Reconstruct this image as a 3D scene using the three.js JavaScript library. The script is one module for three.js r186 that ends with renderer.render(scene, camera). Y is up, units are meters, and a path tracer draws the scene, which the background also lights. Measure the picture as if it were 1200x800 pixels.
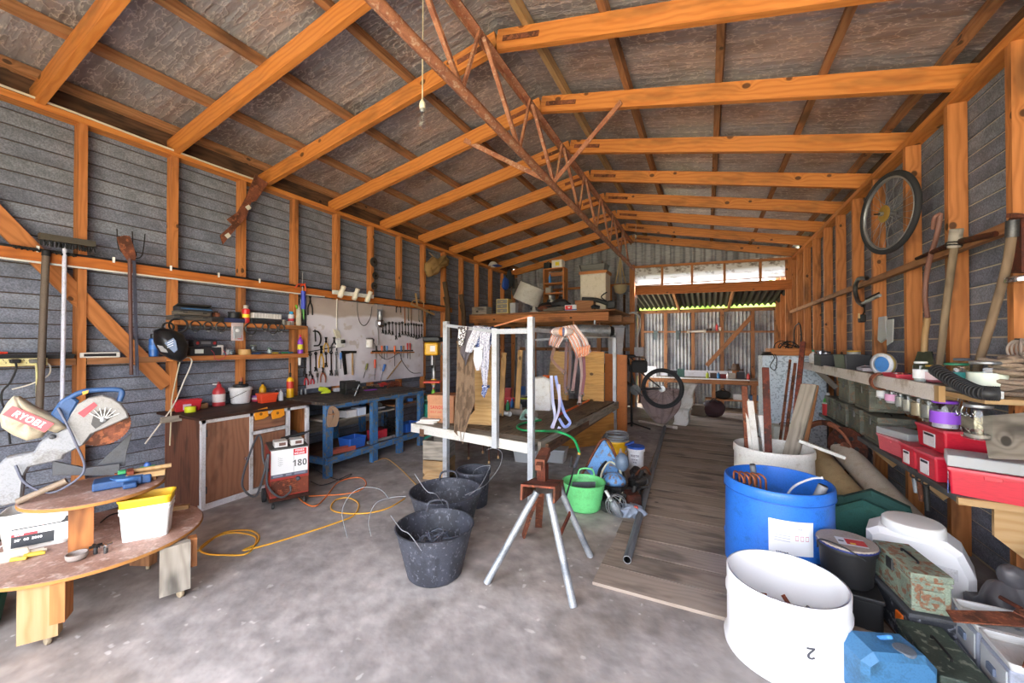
import * as THREE from 'three';
import { mergeGeometries } from 'three/addons/utils/BufferGeometryUtils.js';
import { RoundedBoxGeometry } from 'three/addons/geometries/RoundedBoxGeometry.js';

// ---------------------------------------------------------------- camera, sky, sun, exposure
const scene = new THREE.Scene();
const FOC = 460, CAM = new THREE.Vector3(0, 1.4, 0);
const YAW = Math.atan(228 / FOC), PIT = Math.atan(4 / FOC);
const camera = new THREE.PerspectiveCamera(2 * Math.atan(400 / FOC) * 180 / Math.PI, 1.5, 0.05, 300);
camera.position.copy(CAM);
camera.rotation.set(PIT, YAW, 0, 'YXZ');
camera.updateMatrixWorld();
const renderer = new THREE.WebGLRenderer();
renderer.toneMapping = THREE.LinearToneMapping;
renderer.toneMappingExposure = 11.6;
renderer.shadowMap.enabled = true;
{ // bright hazy sky: soft blue white, a little brighter overhead
  const w = 64, h = 32, d = new Float32Array(w * h * 4);
  for (let j = 0; j < h; j++) for (let i = 0; i < w; i++) {
    const e = Math.max(0, (j + 0.5) / h * 2 - 1), k = (j * w + i) * 4;
    d[k] = 0.92 - 0.1 * e; d[k + 1] = 0.95 - 0.06 * e; d[k + 2] = 1.02 + 0.06 * e; d[k + 3] = 1;
  }
  const t = new THREE.DataTexture(d, w, h, THREE.RGBAFormat, THREE.FloatType);
  t.mapping = THREE.EquirectangularReflectionMapping; t.magFilter = THREE.LinearFilter; t.needsUpdate = true;
  scene.background = t; scene.environment = t;
}
const sun = new THREE.DirectionalLight(new THREE.Color().setRGB(1, 0.93, 0.82), 8);
sun.position.set(9, 22, -8); sun.castShadow = true; sun.shadow.mapSize.set(2048, 2048);
Object.assign(sun.shadow.camera, { left: -16, right: 16, top: 16, bottom: -16, near: 1, far: 60 });
sun.name = 'sun'; scene.add(sun); scene.add(sun.target);

// ---------------------------------------------------------------- helpers
const V = (x, y, z) => new THREE.Vector3(x, y, z), PI = Math.PI;
let SEED = 12345;
const rnd = () => { SEED = (SEED * 1664525 + 1013904223) >>> 0; return SEED / 4294967296; };
const rr = (a, b) => a + (b - a) * rnd();
function ray(px, py) { return V(px - 600, 400 - py, -FOC).applyQuaternion(camera.quaternion); }
function G(px, py, h = 0) { const d = ray(px, py); return d.multiplyScalar((h - CAM.y) / d.y).add(CAM); }   // on the level h
function WX(px, py, X) { const d = ray(px, py); return d.multiplyScalar(X / d.x).add(CAM); }                  // on the plane x = X
function WZ(px, py, Z) { const d = ray(px, py); return d.multiplyScalar(Z / d.z).add(CAM); }                  // on the plane z = Z
const used = {};
function numbered(n) { const k = used[n] = (used[n] ?? -1) + 1; return k ? n + '_' + String(k).padStart(3, '0') : n; }
function tag(o, label, category, group) { o.userData.label = label; o.userData.category = category; if (group) o.userData.group = group; return o; }
function thing(name, label, category, pos = [0, 0, 0], turn = 0, group) {
  const o = new THREE.Group(); o.name = numbered(name); scene.add(o);
  if (pos.isVector3) o.position.copy(pos); else o.position.set(...pos);
  o.rotation.y = turn; return tag(o, label, category, group);
}
function part(name, geo, mat, parent, label) {
  const m = new THREE.Mesh(Array.isArray(geo) ? merge(geo) : geo, mat);
  m.name = name; m.castShadow = m.receiveShadow = true; parent.add(m);
  if (label) m.userData.label = label;
  return m;
}
function single(name, geo, mat, label, category, pos, turn, group) {          // a thing that is one mesh
  const m = part(numbered(name), geo, mat, scene);
  if (pos) { if (pos.isVector3) m.position.copy(pos); else m.position.set(...pos); }
  if (turn) m.rotation.y = turn;
  return tag(m, label, category, group);
}
function struct(name, geo, mat) { const m = part(name, geo, mat, scene); m.userData.kind = 'structure'; return m; }
function merge(list) {
  list = list.map((g) => { let q = g.index ? g.toNonIndexed() : g; for (const k of Object.keys(q.attributes)) if (!['position', 'normal', 'uv'].includes(k)) q.deleteAttribute(k); return q; });
  return mergeGeometries(list);
}
function copy(o, pos, turn, label, group) {
  const c = o.clone(); c.name = numbered(o.name.replace(/_\d\d\d$/, '')); c.userData = { ...o.userData }; scene.add(c);
  if (pos) { if (pos.isVector3) c.position.copy(pos); else c.position.set(...pos); }
  if (turn !== undefined) c.rotation.y = turn;
  if (label) c.userData.label = label;
  if (group) c.userData.group = group;
  return c;
}
// geometries. uv are in metres, u along the longest side
function uvBox(g, w, h, d) {
  const p = g.attributes.position, n = g.attributes.normal, uv = g.attributes.uv, o1 = rnd() * 7, o2 = rnd() * 7;
  const ax = [w, h, d], L = ax.indexOf(Math.max(...ax));
  for (let i = 0; i < p.count; i++) {
    const q = [p.getX(i), p.getY(i), p.getZ(i)], m = [Math.abs(n.getX(i)), Math.abs(n.getY(i)), Math.abs(n.getZ(i))], f = m.indexOf(Math.max(...m));
    const rest = [0, 1, 2].filter((a) => a !== f);
    const a = rest.includes(L) ? L : rest[0], b = rest.find((k) => k !== a);
    uv.setXY(i, q[a] + o1, q[b] + o2 + f * 0.37);
  }
  return g;
}
function box(w, h, d, x = 0, y = 0, z = 0) { return uvBox(new THREE.BoxGeometry(w, h, d), w, h, d).translate(x, y, z); }
function boxB(w, h, d, x = 0, y = 0, z = 0) { return box(w, h, d, x, y + h / 2, z); }                          // base at y
function rbox(w, h, d, r = 0.01, x = 0, y = 0, z = 0, s = 2) { return uvBox(new RoundedBoxGeometry(w, h, d, s, Math.min(r, w / 2.01, h / 2.01, d / 2.01)), w, h, d).translate(x, y + h / 2, z); }
function orient(g, p, q, up = V(0, 1, 0)) {                                                                     // local z along p to q
  const z = q.clone().sub(p).normalize(); let u = up.clone();
  if (Math.abs(z.dot(u)) > 0.98) u = Math.abs(z.x) < 0.9 ? V(1, 0, 0) : V(0, 0, 1);
  const x = u.clone().cross(z).normalize(), y = z.clone().cross(x), m = new THREE.Matrix4().makeBasis(x, y, z);
  m.setPosition(p.clone().add(q).multiplyScalar(0.5)); return g.applyMatrix4(m);
}
const v3 = (p) => p.isVector3 ? p : V(...p);
function bar(p, q, w, h, up) { p = v3(p); q = v3(q); return orient(box(w, h, p.distanceTo(q)), p, q, up); }
function rod(p, q, r, r2 = r, n = 8) { p = v3(p); q = v3(q); const L = p.distanceTo(q), g = new THREE.CylinderGeometry(r2, r, L, n); g.rotateX(PI / 2); scaleUV(g, 2 * PI * r, L); return orient(g, p, q); }
function scaleUV(g, a, b) { const uv = g.attributes.uv; for (let i = 0; i < uv.count; i++) uv.setXY(i, uv.getX(i) * a, uv.getY(i) * b); return g; }
function tube(pts, r, n = 40, m = 6, closed = false, tension = 0.5) {
  const c = new THREE.CatmullRomCurve3(pts.map(v3), closed, 'catmullrom', tension);
  const g = new THREE.TubeGeometry(c, n, r, m, closed); return scaleUV(g, c.getLength(), 2 * PI * r);
}
function lathe(prof, n = 28) {
  const g = new THREE.LatheGeometry(prof.map((p) => new THREE.Vector2(Math.max(p[0], 1e-4), p[1])), n), m = prof.length, s = [0], R = Math.max(...prof.map((p) => p[0])) * 2 * PI, uv = g.attributes.uv, o = rnd() * 5;
  for (let j = 1; j < m; j++) s.push(s[j - 1] + Math.hypot(prof[j][0] - prof[j - 1][0], prof[j][1] - prof[j - 1][1]));
  for (let i = 0; i < uv.count; i++) uv.setXY(i, uv.getX(i) * R + o, s[i % m] + o);
  return g;
}
function cyl(r, h, y = 0, n = 20, r2 = r, b = Math.min(0.004, h / 4, r / 3)) { return lathe([[0, y], [r - b, y], [r, y + b], [r2, y + h - b], [r2 - b, y + h], [0, y + h]], n); }
function torus(R, r, n = 32, m = 8, arc) { return new THREE.TorusGeometry(R, r, m, n, arc); }
function plate(pts, t, bev = 0) {                                                                               // outline in x,y, thickness t along z, centred
  const s = new THREE.Shape(pts.map((p) => new THREE.Vector2(...p)));
  return new THREE.ExtrudeGeometry(s, { depth: t - 2 * bev, bevelEnabled: bev > 0, bevelSize: bev, bevelThickness: bev, bevelSegments: 1, steps: 1 }).translate(0, 0, -t / 2 + bev);
}
function shapePlate(s, t, bev = 0, seg = 16) { return new THREE.ExtrudeGeometry(s, { depth: t - 2 * bev, bevelEnabled: bev > 0, bevelSize: bev, bevelThickness: bev, bevelSegments: 1, curveSegments: seg }).translate(0, 0, -t / 2 + bev); }
const TR = (g, x, y, z) => g.translate(x, y, z), RX = (g, a) => g.rotateX(a), RY = (g, a) => g.rotateY(a), RZ = (g, a) => g.rotateZ(a);
function grid(fn, nu, nv, closed = false) {                                                                     // fn(u,v) -> [x,y,z]
  const pos = [], uv = [], idx = [];
  for (let j = 0; j <= nv; j++) for (let i = 0; i <= nu; i++) { const p = fn(i / nu, j / nv); pos.push(...p); uv.push(i / nu, j / nv); }
  for (let j = 0; j < nv; j++) for (let i = 0; i < nu; i++) { const a = j * (nu + 1) + i, b = a + 1, c = a + nu + 1, d = c + 1; idx.push(a, b, d, a, d, c); }
  const g = new THREE.BufferGeometry(); g.setAttribute('position', new THREE.Float32BufferAttribute(pos, 3)); g.setAttribute('uv', new THREE.Float32BufferAttribute(uv, 2)); g.setIndex(idx); g.computeVertexNormals(); return g;
}

// ---------------------------------------------------------------- noise and textures
function hash(x, y, s) { let h = (x * 374761393 + y * 668265263 + s * 982451653) | 0; h = Math.imul(h ^ (h >>> 13), 1274126177); h ^= h >>> 16; return (h >>> 0) / 4294967296; }
function vnoise(x, y, s, px, py) {                                                                              // tiles after px, py cells
  const xi = Math.floor(x), yi = Math.floor(y), fx = x - xi, fy = y - yi, u = fx * fx * (3 - 2 * fx), v = fy * fy * (3 - 2 * fy);
  const m = (a, n) => ((a % n) + n) % n, x0 = m(xi, px), x1 = m(xi + 1, px), y0 = m(yi, py), y1 = m(yi + 1, py);
  const a = hash(x0, y0, s), b = hash(x1, y0, s), c = hash(x0, y1, s), d = hash(x1, y1, s);
  return a + (b - a) * u + (c - a) * v + (a - b - c + d) * u * v;
}
function fbm(u, v, s, fx, fy, o = 4) { let t = 0, a = 0.5, n = 0; for (let k = 0; k < o; k++) { t += a * vnoise(u * fx, v * fy, s + k * 17, fx, fy); n += a; a *= 0.5; fx *= 2; fy *= 2; } return t / n; }
const clamp = (x, a = 0, b = 1) => Math.min(b, Math.max(a, x)), sst = (a, b, x) => { const t = clamp((x - a) / (b - a)); return t * t * (3 - 2 * t); };
function tex(w, h, fn, srgb = true, rx = 1, ry = 1) {                                                           // fn(u,v) -> [r,g,b] 0..1 (or a number)
  const d = new Uint8Array(w * h * 4);
  for (let j = 0; j < h; j++) for (let i = 0; i < w; i++) {
    const c = fn((i + 0.5) / w, (j + 0.5) / h), k = (j * w + i) * 4, a = typeof c === 'number';
    d[k] = 255 * clamp(a ? c : c[0]); d[k + 1] = 255 * clamp(a ? c : c[1]); d[k + 2] = 255 * clamp(a ? c : c[2]); d[k + 3] = 255;
  }
  const t = new THREE.DataTexture(d, w, h); t.wrapS = t.wrapT = THREE.RepeatWrapping; t.magFilter = THREE.LinearFilter; t.minFilter = THREE.LinearMipmapLinearFilter; t.generateMipmaps = true;
  if (srgb) t.colorSpace = THREE.SRGBColorSpace; t.repeat.set(rx, ry); t.needsUpdate = true; return t;
}
const hex = (h) => [(h >> 16 & 255) / 255, (h >> 8 & 255) / 255, (h & 255) / 255], mix = (a, b, t) => a.map((x, i) => x + (b[i] - x) * t), mul = (a, k) => a.map((x) => x * k);
function canvasTex(w, h, draw) {
  const c = document.createElement('canvas'); c.width = w; c.height = h; draw(c.getContext('2d'), w, h);
  const t = new THREE.CanvasTexture(c); t.colorSpace = THREE.SRGBColorSpace; return t;
}
function std(color, roughness = 0.6, metalness = 0, o = {}) { return new THREE.MeshStandardMaterial({ color, roughness, metalness, side: THREE.DoubleSide, ...o }); }
// wood: u along the grain, one repeat = 1.6 m by 0.4 m
function woodTex(seed, light, dark, knots = 3, grime = 0.25, w = 512, h = 128) {
  const K = []; for (let k = 0; k < knots; k++) K.push([hash(k, 1, seed), hash(k, 2, seed), 0.012 + 0.012 * hash(k, 3, seed)]);
  const L = hex(light), D = hex(dark);
  return tex(w, h, (u, v) => {
    let warp = fbm(u, v, seed, 4, 3, 3) * 0.5, kn = 0;
    for (const [a, b, r] of K) {
      let du = Math.abs(u - a), dv = Math.abs(v - b); du = Math.min(du, 1 - du) * 1.6; dv = Math.min(dv, 1 - dv) * 0.4;
      const q = Math.hypot(du * 0.75, dv) / r; warp += 0.35 * Math.exp(-q * q * 0.35); kn = Math.max(kn, sst(1.15, 0.75, q));
    }
    const ring = 0.5 + 0.5 * Math.sin((v * 9 + warp * 5) * 2 * PI), fine = vnoise(u * 24, v * 96, seed + 5, 24, 96), gr = fbm(u, v, seed + 9, 6, 4, 4);
    let c = mix(L, D, clamp(0.5 * ring * ring + 0.22 * fine + 0.1));
    c = mul(c, 1 - grime * sst(0.5, 0.85, gr)); return mix(c, mul(D, 0.45), kn * 0.85);
  }, true, 1 / 1.6, 1 / 0.4);
}
function woodMat(t, rough = 0.65, color = 0xffffff) { return std(color, rough, 0, { map: t }); }
function blotch(seed, a, b, fx = 4, fy = 4, lo = 0.4, hi = 0.65, size = 256, sc = 1, c3, k3 = 0.7) {              // two-tone worn surface, one repeat = sc metres
  const A = hex(a), B = hex(b), C = c3 === undefined ? null : hex(c3);
  return tex(size, size, (u, v) => {
    const n = fbm(u, v, seed, fx, fy, 5), f = vnoise(u * 120, v * 120, seed + 3, 120, 120);
    let c = mix(A, B, sst(lo, hi, n)); if (C) c = mix(c, C, 0.8 * sst(k3 - 0.12, k3 + 0.06, fbm(u, v, seed + 40, fx * 4, fy * 4, 4)));
    return mul(c, 0.9 + 0.2 * f);
  }, true, 1 / sc, 1 / sc);
}

// ---------------------------------------------------------------- materials
const T_pine = woodTex(11, 0xd28844, 0xb4662a, 2, 0.22), T_pine2 = woodTex(23, 0xc47e46, 0x9e5e2e, 3, 0.3), T_brown = woodTex(37, 0xa5744e, 0x80522f, 3, 0.35);
const T_grey = woodTex(41, 0xa39a8d, 0x7d7468, 3, 0.4), T_pale = woodTex(53, 0xd9bf95, 0xc09c68, 3, 0.25), T_dark = woodTex(61, 0x6e4d38, 0x4a3020, 2, 0.4), T_ply = woodTex(71, 0xd8b27a, 0xc0945a, 2, 0.2);
const M = {
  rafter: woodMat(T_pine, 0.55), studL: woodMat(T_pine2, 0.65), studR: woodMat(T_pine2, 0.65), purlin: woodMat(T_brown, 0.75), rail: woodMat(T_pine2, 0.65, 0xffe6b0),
  brown: woodMat(T_brown, 0.75), grey: woodMat(T_grey, 0.8), pale: woodMat(T_pale, 0.7, 0xd4c8bc), dark: woodMat(T_dark, 0.8), ply: woodMat(T_ply, 0.7), pine: woodMat(T_pine2, 0.65), plyEdge: woodMat(T_ply, 0.8, 0xd8b890),
};
const T_rust = blotch(81, 0x7a4632, 0x54301f, 5, 5, 0.35, 0.65, 256, 0.4, 0x9a5c3c, 0.66), T_steel = blotch(83, 0xa8aaac, 0x85888c, 5, 5, 0.35, 0.7, 128, 0.4), T_dirty = blotch(87, 0xffffff, 0xc8beb2, 5, 5, 0.5, 0.95, 256, 0.5), T_dusty = blotch(89, 0xffffff, 0xe6e2dc, 8, 8, 0.45, 0.9, 128, 0.35);
M.rust = std(0xffffff, 0.85, 0.15, { map: T_rust }); M.rustLight = std(0xffd8c8, 0.8, 0.1, { map: T_rust }); M.rustDark = std(0x9a8478, 0.8, 0.3, { map: T_rust });
M.steel = std(0xffffff, 0.42, 0.75, { map: T_steel }); M.steelDark = std(0x8a8784, 0.5, 0.7, { map: T_steel }); M.iron = std(0x4a4745, 0.6, 0.55, { map: T_steel }); M.chrome = std(0xd5d7da, 0.18, 1); M.galv = std(0xf2f5f8, 0.5, 0.45, { map: T_steel });
M.alu = std(0xf4f6f8, 0.45, 0.35, { map: T_dirty }); M.black = std(0x1b1b1d, 0.55); M.blackMatt = std(0x232325, 0.85); M.rubber = std(0x2a2a2d, 0.8, 0, { map: T_dusty }); M.white = std(0xe8e8e6, 0.5); M.whiteDirty = std(0xe6e4de, 0.6, 0, { map: T_dirty }); M.cord = std(0xd8d4c8, 0.6);
const colorMats = {};
function P(c, rough = 0.5, dirty = 1) { const k = c + '_' + rough + '_' + dirty; return colorMats[k] ??= std(c, rough, 0, dirty ? { map: T_dusty } : {}); }   // painted or plastic surface
function glass(color = 0xffffff, rough = 0.05) { return new THREE.MeshPhysicalMaterial({ color, roughness: rough, transmission: 1, thickness: 0, ior: 1.45, side: THREE.DoubleSide }); }
M.glass = glass(); M.frost = new THREE.MeshPhysicalMaterial({ color: 0xd9dcdf, roughness: 0.55, transmission: 0.55, thickness: 0, side: THREE.DoubleSide });

// ---------------------------------------------------------------- the shed
const XL = -4.39, XR = 1.47, XM = -1.46, BZ = -9.15, FZ = 0.9, LZ = -11.3, WT = 0.1;
const low = (x) => x < XM ? 3.17 + 0.181 * (x - XL) : 3.08 + 0.2116 * (XR - x);           // underside of the rafters
const T_conc = tex(1024, 1024, (u, v) => {
  const a = fbm(u, v, 3, 4, 4, 6), b = fbm(u, v, 7, 3, 9, 5), f = fbm(u, v, 9, 64, 64, 3), s = fbm(u, v, 15, 9, 9, 4);
  let c = mix(hex(0x9a9697), hex(0xb8b4b4), sst(0.3, 0.7, a)); c = mix(c, hex(0x8a7c70), 0.38 * sst(0.5, 0.74, b)); c = mix(c, hex(0x756a60), 0.3 * sst(0.58, 0.78, s));
  c = mix(c, hex(0xe6e4e4), 0.6 * sst(0.83, 0.86, fbm(u, v, 21, 110, 110, 2)) * sst(0.45, 0.6, fbm(u, v, 22, 5, 5, 2)));
  return mul(c, 0.82 + 0.36 * f);
}, true, 1 / 5, 1 / 5);
const B_conc = tex(512, 512, (u, v) => fbm(u, v, 9, 32, 32, 4), false, 1 / 2, 1 / 2);
function flat(x0, x1, z0, z1, y, t) { const g = box(Math.abs(x1 - x0), t, Math.abs(z1 - z0), (x0 + x1) / 2, y - t / 2, (z0 + z1) / 2); const uv = g.attributes.uv, p = g.attributes.position; for (let i = 0; i < uv.count; i++) uv.setXY(i, p.getX(i), p.getZ(i)); return g; }
const floor = struct('floor', [flat(-4.7, 1.78, FZ + 0.4, BZ - 0.05, 0, 0.18)], std(0xf4efea, 0.82, 0, { map: T_conc, bumpMap: B_conc, bumpScale: 0.004 }));
{ // worn floor boards laid over the concrete on the right
  const t = [0, 1, 2].map((k) => woodTex(101 + k, [0xa09184, 0x98897b, 0xa4968a][k], [0x8e7e71, 0x857567, 0x928377][k], 1, 0.3)).map((x) => woodMat(x, 0.85));
  let z = -2.27, k = 0;
  while (z > BZ + 0.25) { const w = rr(0.18, 0.24), b = part('plank', box(1.86 + rr(-0.015, 0.015), 0.018, w - 0.006, 0.33, 0.009 + rr(-0.001, 0.0015), z - w / 2), t[(k * 7 + (k >> 1)) % 3], floor); z -= w; k++; }
}
struct('ground', [flat(-60, 60, 60, -60, -0.2, 0.2)], std(0xffffff, 0.95, 0, { map: blotch(5, 0xb0a894, 0x8e8a6a, 6, 6, 0.4, 0.65, 512, 6) }));
struct('floor_lower', [flat(-1.7, 1.7, BZ - 0.05, LZ - 0.1, -0.19, 0.1)], std(0xffffff, 0.95, 0, { map: blotch(4, 0x8c7a68, 0x75644f, 7, 7, 0.4, 0.65, 256, 2) }));

// cladding: every course of boards is a piece of its wall, the joints recessed
const T_board = tex(512, 128, (u, v) => { const f = vnoise(u * 256, v * 64, 5, 256, 64), g = fbm(u, v, 9, 12, 4, 4); return mul(mix(hex(0x7f8490), hex(0x6d727d), sst(0.35, 0.7, g)), 0.82 + 0.34 * f); }, true, 1 / 1.4, 1 / 0.35);
const M_boards = [0xffffff, 0xf2f2f6, 0xeaeaf0].map((c) => std(c, 0.8, 0, { map: T_board }));
const wallL = struct('wall_left', [box(0.05, 3.3, FZ - BZ + 0.1, XL - WT - 0.045, 1.6, (FZ + BZ) / 2)], std(0x4a3a2e, 0.9));
const wallR = struct('wall_right', [box(0.05, 3.2, FZ - LZ + 0.1, XR + WT + 0.04, 1.5, (FZ + LZ) / 2)], std(0xc8bba4, 0.9));
for (let y = 0.02, k = 0; y < 3.2; y += 0.11, k++) {
  part('board', RZ(box(0.012, 0.101, FZ - BZ, 0, 0, 0), 0.05).translate(XL - WT - 0.012, y + 0.052, (FZ + BZ) / 2), M_boards[k * 5 % 3], wallL);
  if (y < 3.05) part('board', RZ(box(0.012, 0.099, FZ - LZ, 0, 0, 0), -0.02).translate(XR + WT + 0.012, y + 0.052, (FZ + LZ) / 2), M_boards[k * 5 % 3], wallR);
}
const studZL = []; for (let k = -3; k < 14; k++) studZL.push(-1.26 - 0.598 * k);
for (const z of studZL) if (z > BZ + 0.05 && z < FZ - 0.05) part('stud', bar([XL - WT / 2, 0, z], [XL - WT / 2, 3.14, z], 0.05, WT - 0.004), M.studL, wallL);
const studZR = [0.3, -0.35, -0.98, -1.6, -2.3, -3.07, -3.69, -4.32, -5.03, -5.62, -6.24, -6.82, -7.45, -8.08, -8.64, -9.1, -9.7, -10.4, -11.1];
for (const z of studZR) part('stud', bar([XR + WT / 2, 0, z - 0.025], [XR + WT / 2, 3.03, z - 0.025], 0.05, WT - 0.004), M.studR, wallR);
part('top_plate', bar([XL - WT / 2, 3.165, FZ], [XL - WT / 2, 3.165, BZ], WT + 0.01, 0.05), M.rafter, wallL);
part('top_plate', bar([XR + WT / 2, 3.055, FZ], [XR + WT / 2, 3.055, BZ], WT + 0.01, 0.05), M.rafter, wallR);
part('rail', bar([XL + 0.022, 2.035, FZ - 0.05], [XL + 0.022, 2.06, -6.2], 0.04, 0.085), M.rail, wallL);
part('rail', bar([XR - 0.02, 2.02, -3.0], [XR - 0.02, 2.03, -9.1], 0.045, 0.05), M.brown, wallR);
part('rail', bar([XR - 0.02, 2.02, -3.62], [XR - 0.02, 2.03, -3.02], 0.047, 0.052), M.brown, wallR);
part('brace', bar([XL - 0.032, 2.5, -0.69], [XL - 0.032, 1.03, -1.82], 0.03, 0.12, V(1, 0, 0).cross(V(0, -1.47, -1.13))), M.studL, wallL);
for (const [z0, z1, y] of [[-0.7, -1.23, 1.24], [-1.29, -1.83, 1.24]]) part('nogging', bar([XL - 0.045, y + 0.03, z0], [XL - 0.045, y + 0.03, z1], 0.085, 0.05), M.brown, wallL);
// cables along the rail and the plate
const M_clip = P(0xe8e8e4, 0.5, 0);
{ const cb = part('cable', tube([[XL + 0.03, 2.095, FZ - 0.1], [XL + 0.03, 2.09, -1.0], [XL + 0.03, 2.097, -2.2], [XL + 0.03, 2.1, -3.6], [XL + 0.03, 2.108, -5.2], [XL + 0.03, 2.112, -6.1]], 0.014, 60, 6), M.black, wallL);
  for (const px of [44, 133, 200, 256, 304]) { const p = WX(px, 300, XL + 0.04); part('cable_clip', box(0.012, 0.045, 0.014, XL + 0.045, 2.095, p.z), M_clip, cb); } }
part('conduit', tube([[XL + 0.05, 2.0, FZ - 0.1], [XL + 0.05, 1.998, -1.2], [XL + 0.05, 2.005, -2.4], [XL + 0.05, 2.01, -3.4]], 0.008, 30, 6), P(0xdddad2, 0.5, 0), wallL);
part('cable', tube([[XL + 0.01, 3.2, FZ - 0.1], [XL + 0.012, 3.2, -0.98], [XL + 0.012, 3.185, -1.9], [XL + 0.012, 3.19, -2.55], [XL + 0.06, 3.185, -2.66]], 0.009, 40, 6), P(0xcfc6b4, 0.6, 0), wallL);

// ceiling: crumpled silver foil under the roofing iron, purlins and rafters
const B_foil = tex(1024, 1024, (u, v) => {
  const a = fbm(u, v, 31, 8, 50, 3), b = 1 - Math.abs(2 * fbm(u, v, 33, 30, 70, 3) - 1), c = 1 - Math.abs(2 * fbm(u, v, 35, 6, 64, 2) - 1), r = 0.5 + 0.5 * Math.sin(v * 26 * 2 * PI);
  return 0.35 * a + 0.3 * Math.pow(b, 4) + 0.2 * Math.pow(c, 5) + 0.25 * r;
}, false, 1 / 2, 1 / 2);
const T_foil = tex(1024, 1024, (u, v) => { const b = 1 - Math.abs(2 * fbm(u, v, 33, 30, 70, 3) - 1), d = fbm(u, v, 38, 5, 7, 4), s = fbm(u, v, 44, 3, 30, 4); return mix(mix(hex(0xb0b0b8), hex(0x948e90), sst(0.45, 0.7, d)), hex(0xf2efec), 0.9 * Math.pow(b, 14) + 0.3 * sst(0.6, 0.75, s)); }, true, 1 / 2, 1 / 2);  // pale crease lines and streaks paint glints into the foil colour
const M_foil = std(0xffffff, 0.33, 0.6, { map: T_foil, bumpMap: B_foil, bumpScale: 0.012 });
const roofUp = 0.235;
function slope(x0, x1, z0, z1, t, mat, name, par) {
  const y0 = low(x0 + (x0 === XM ? 1e-5 * (x1 - x0) : 0)), y1 = low(x1), L = Math.hypot(x1 - x0, y1 - y0);
  const g = box(L, t, Math.abs(z1 - z0)); const uv = g.attributes.uv, p = g.attributes.position; for (let i = 0; i < uv.count; i++) uv.setXY(i, p.getX(i) + 0.3, p.getZ(i));
  return part(name, g.rotateZ(Math.atan2(y1 - y0, x1 - x0)).translate((x0 + x1) / 2, (y0 + y1) / 2 + roofUp + t / 2, (z0 + z1) / 2), mat, par);
}
const ceiling = struct('ceiling', [box(0.3, 0.03, FZ - BZ + 1, XM, low(XM) + roofUp + 0.045, (FZ + BZ) / 2 + 0.3)], M_foil);
slope(-4.75, XM, FZ + 0.8, BZ - 0.2, 0.03, M_foil, 'foil_sheet', ceiling); slope(XM + 0.001, 1.85, FZ + 0.8, BZ - 0.2, 0.03, M_foil, 'foil_sheet', ceiling);
const rafZ = [0.72, -0.15, -1.03, -1.86, -2.69, -3.6, -4.52, -5.42, -6.33, -7.23, -8.1, -9.02];
rafZ.forEach((z, k) => {
  const c = (x0, x1) => bar([x0, low(x0) + 0.076, z], [x1, low(x1) + 0.076, z], 0.05, 0.15);
  part('rafter', c(XL - 0.2, XM - 0.003), M.rafter, ceiling); part('rafter', c(XM + 0.003, XR + 0.2), M.rafter, ceiling);
  if (k > 1) for (const s of [-1, 1]) { const a = V(XM + s * 0.06, low(XM + s * 0.06) + 0.075, z + 0.028), b = V(XM + s * 0.36, low(XM + s * 0.36) + 0.075, z + 0.028); part('strap', bar(a, b, 0.006, 0.04), M.rust, ceiling); }
});
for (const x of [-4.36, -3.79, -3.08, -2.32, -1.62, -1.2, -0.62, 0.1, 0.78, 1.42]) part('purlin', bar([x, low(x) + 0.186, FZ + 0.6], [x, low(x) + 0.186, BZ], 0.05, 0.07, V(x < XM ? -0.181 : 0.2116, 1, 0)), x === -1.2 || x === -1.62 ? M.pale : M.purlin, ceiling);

part('eave_board', bar([XL - 0.12, 3.3, FZ + 0.1], [XL - 0.12, 3.3, BZ], 0.02, 0.3), M.dark, ceiling); part('eave_board', bar([XR + 0.13, 3.2, FZ + 0.1], [XR + 0.13, 3.2, BZ], 0.02, 0.3), M.dark, ceiling);
// steel ridge truss
const M_red = std(0xffffff, 0.75, 0.0, { map: blotch(93, 0xb07658, 0x935c46, 5, 5, 0.35, 0.65, 256, 0.4, 0xc8a890, 0.7) });
{
  const t = part('ridge_truss', rod([0, 0, 0.6], [0, 0, BZ + 0.08], 0.036, 0.036, 8), M_red, ceiling, 'rusty red steel lattice truss under the roof ridge'); t.position.set(XM, 3.1, 0);
  part('top_chord', [bar([-0.02, 0.58, 0.6], [-0.02, 0.58, BZ + 0.08], 0.06, 0.006), bar([-0.047, 0.56, 0.6], [-0.047, 0.56, BZ + 0.08], 0.006, 0.05)], M_red, t);
  for (let k = 0, z = 0.5; z - 0.9 > BZ; z -= 0.9, k++) { part('web_strut', bar([0, 0.02, z], [0, 0.57, z - 0.22], 0.022, 0.022), M_red, t); part('web_strut', bar([0, 0.57, z - 0.28], [0, 0.02, z - 0.87], 0.03, 0.03), M_red, t); }
  const p = V(0, 0.02, -3.92 ); 
  part('fly_brace', bar(p, WZ(728, 119, -3.55).sub(V(XM, 3.1, 0)), 0.01, 0.05), M_red, t);
  part('fly_brace', bar(p, WZ(544, 164, -3.55).sub(V(XM, 3.1, 0)), 0.01, 0.05), M_red, t);
}
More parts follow.
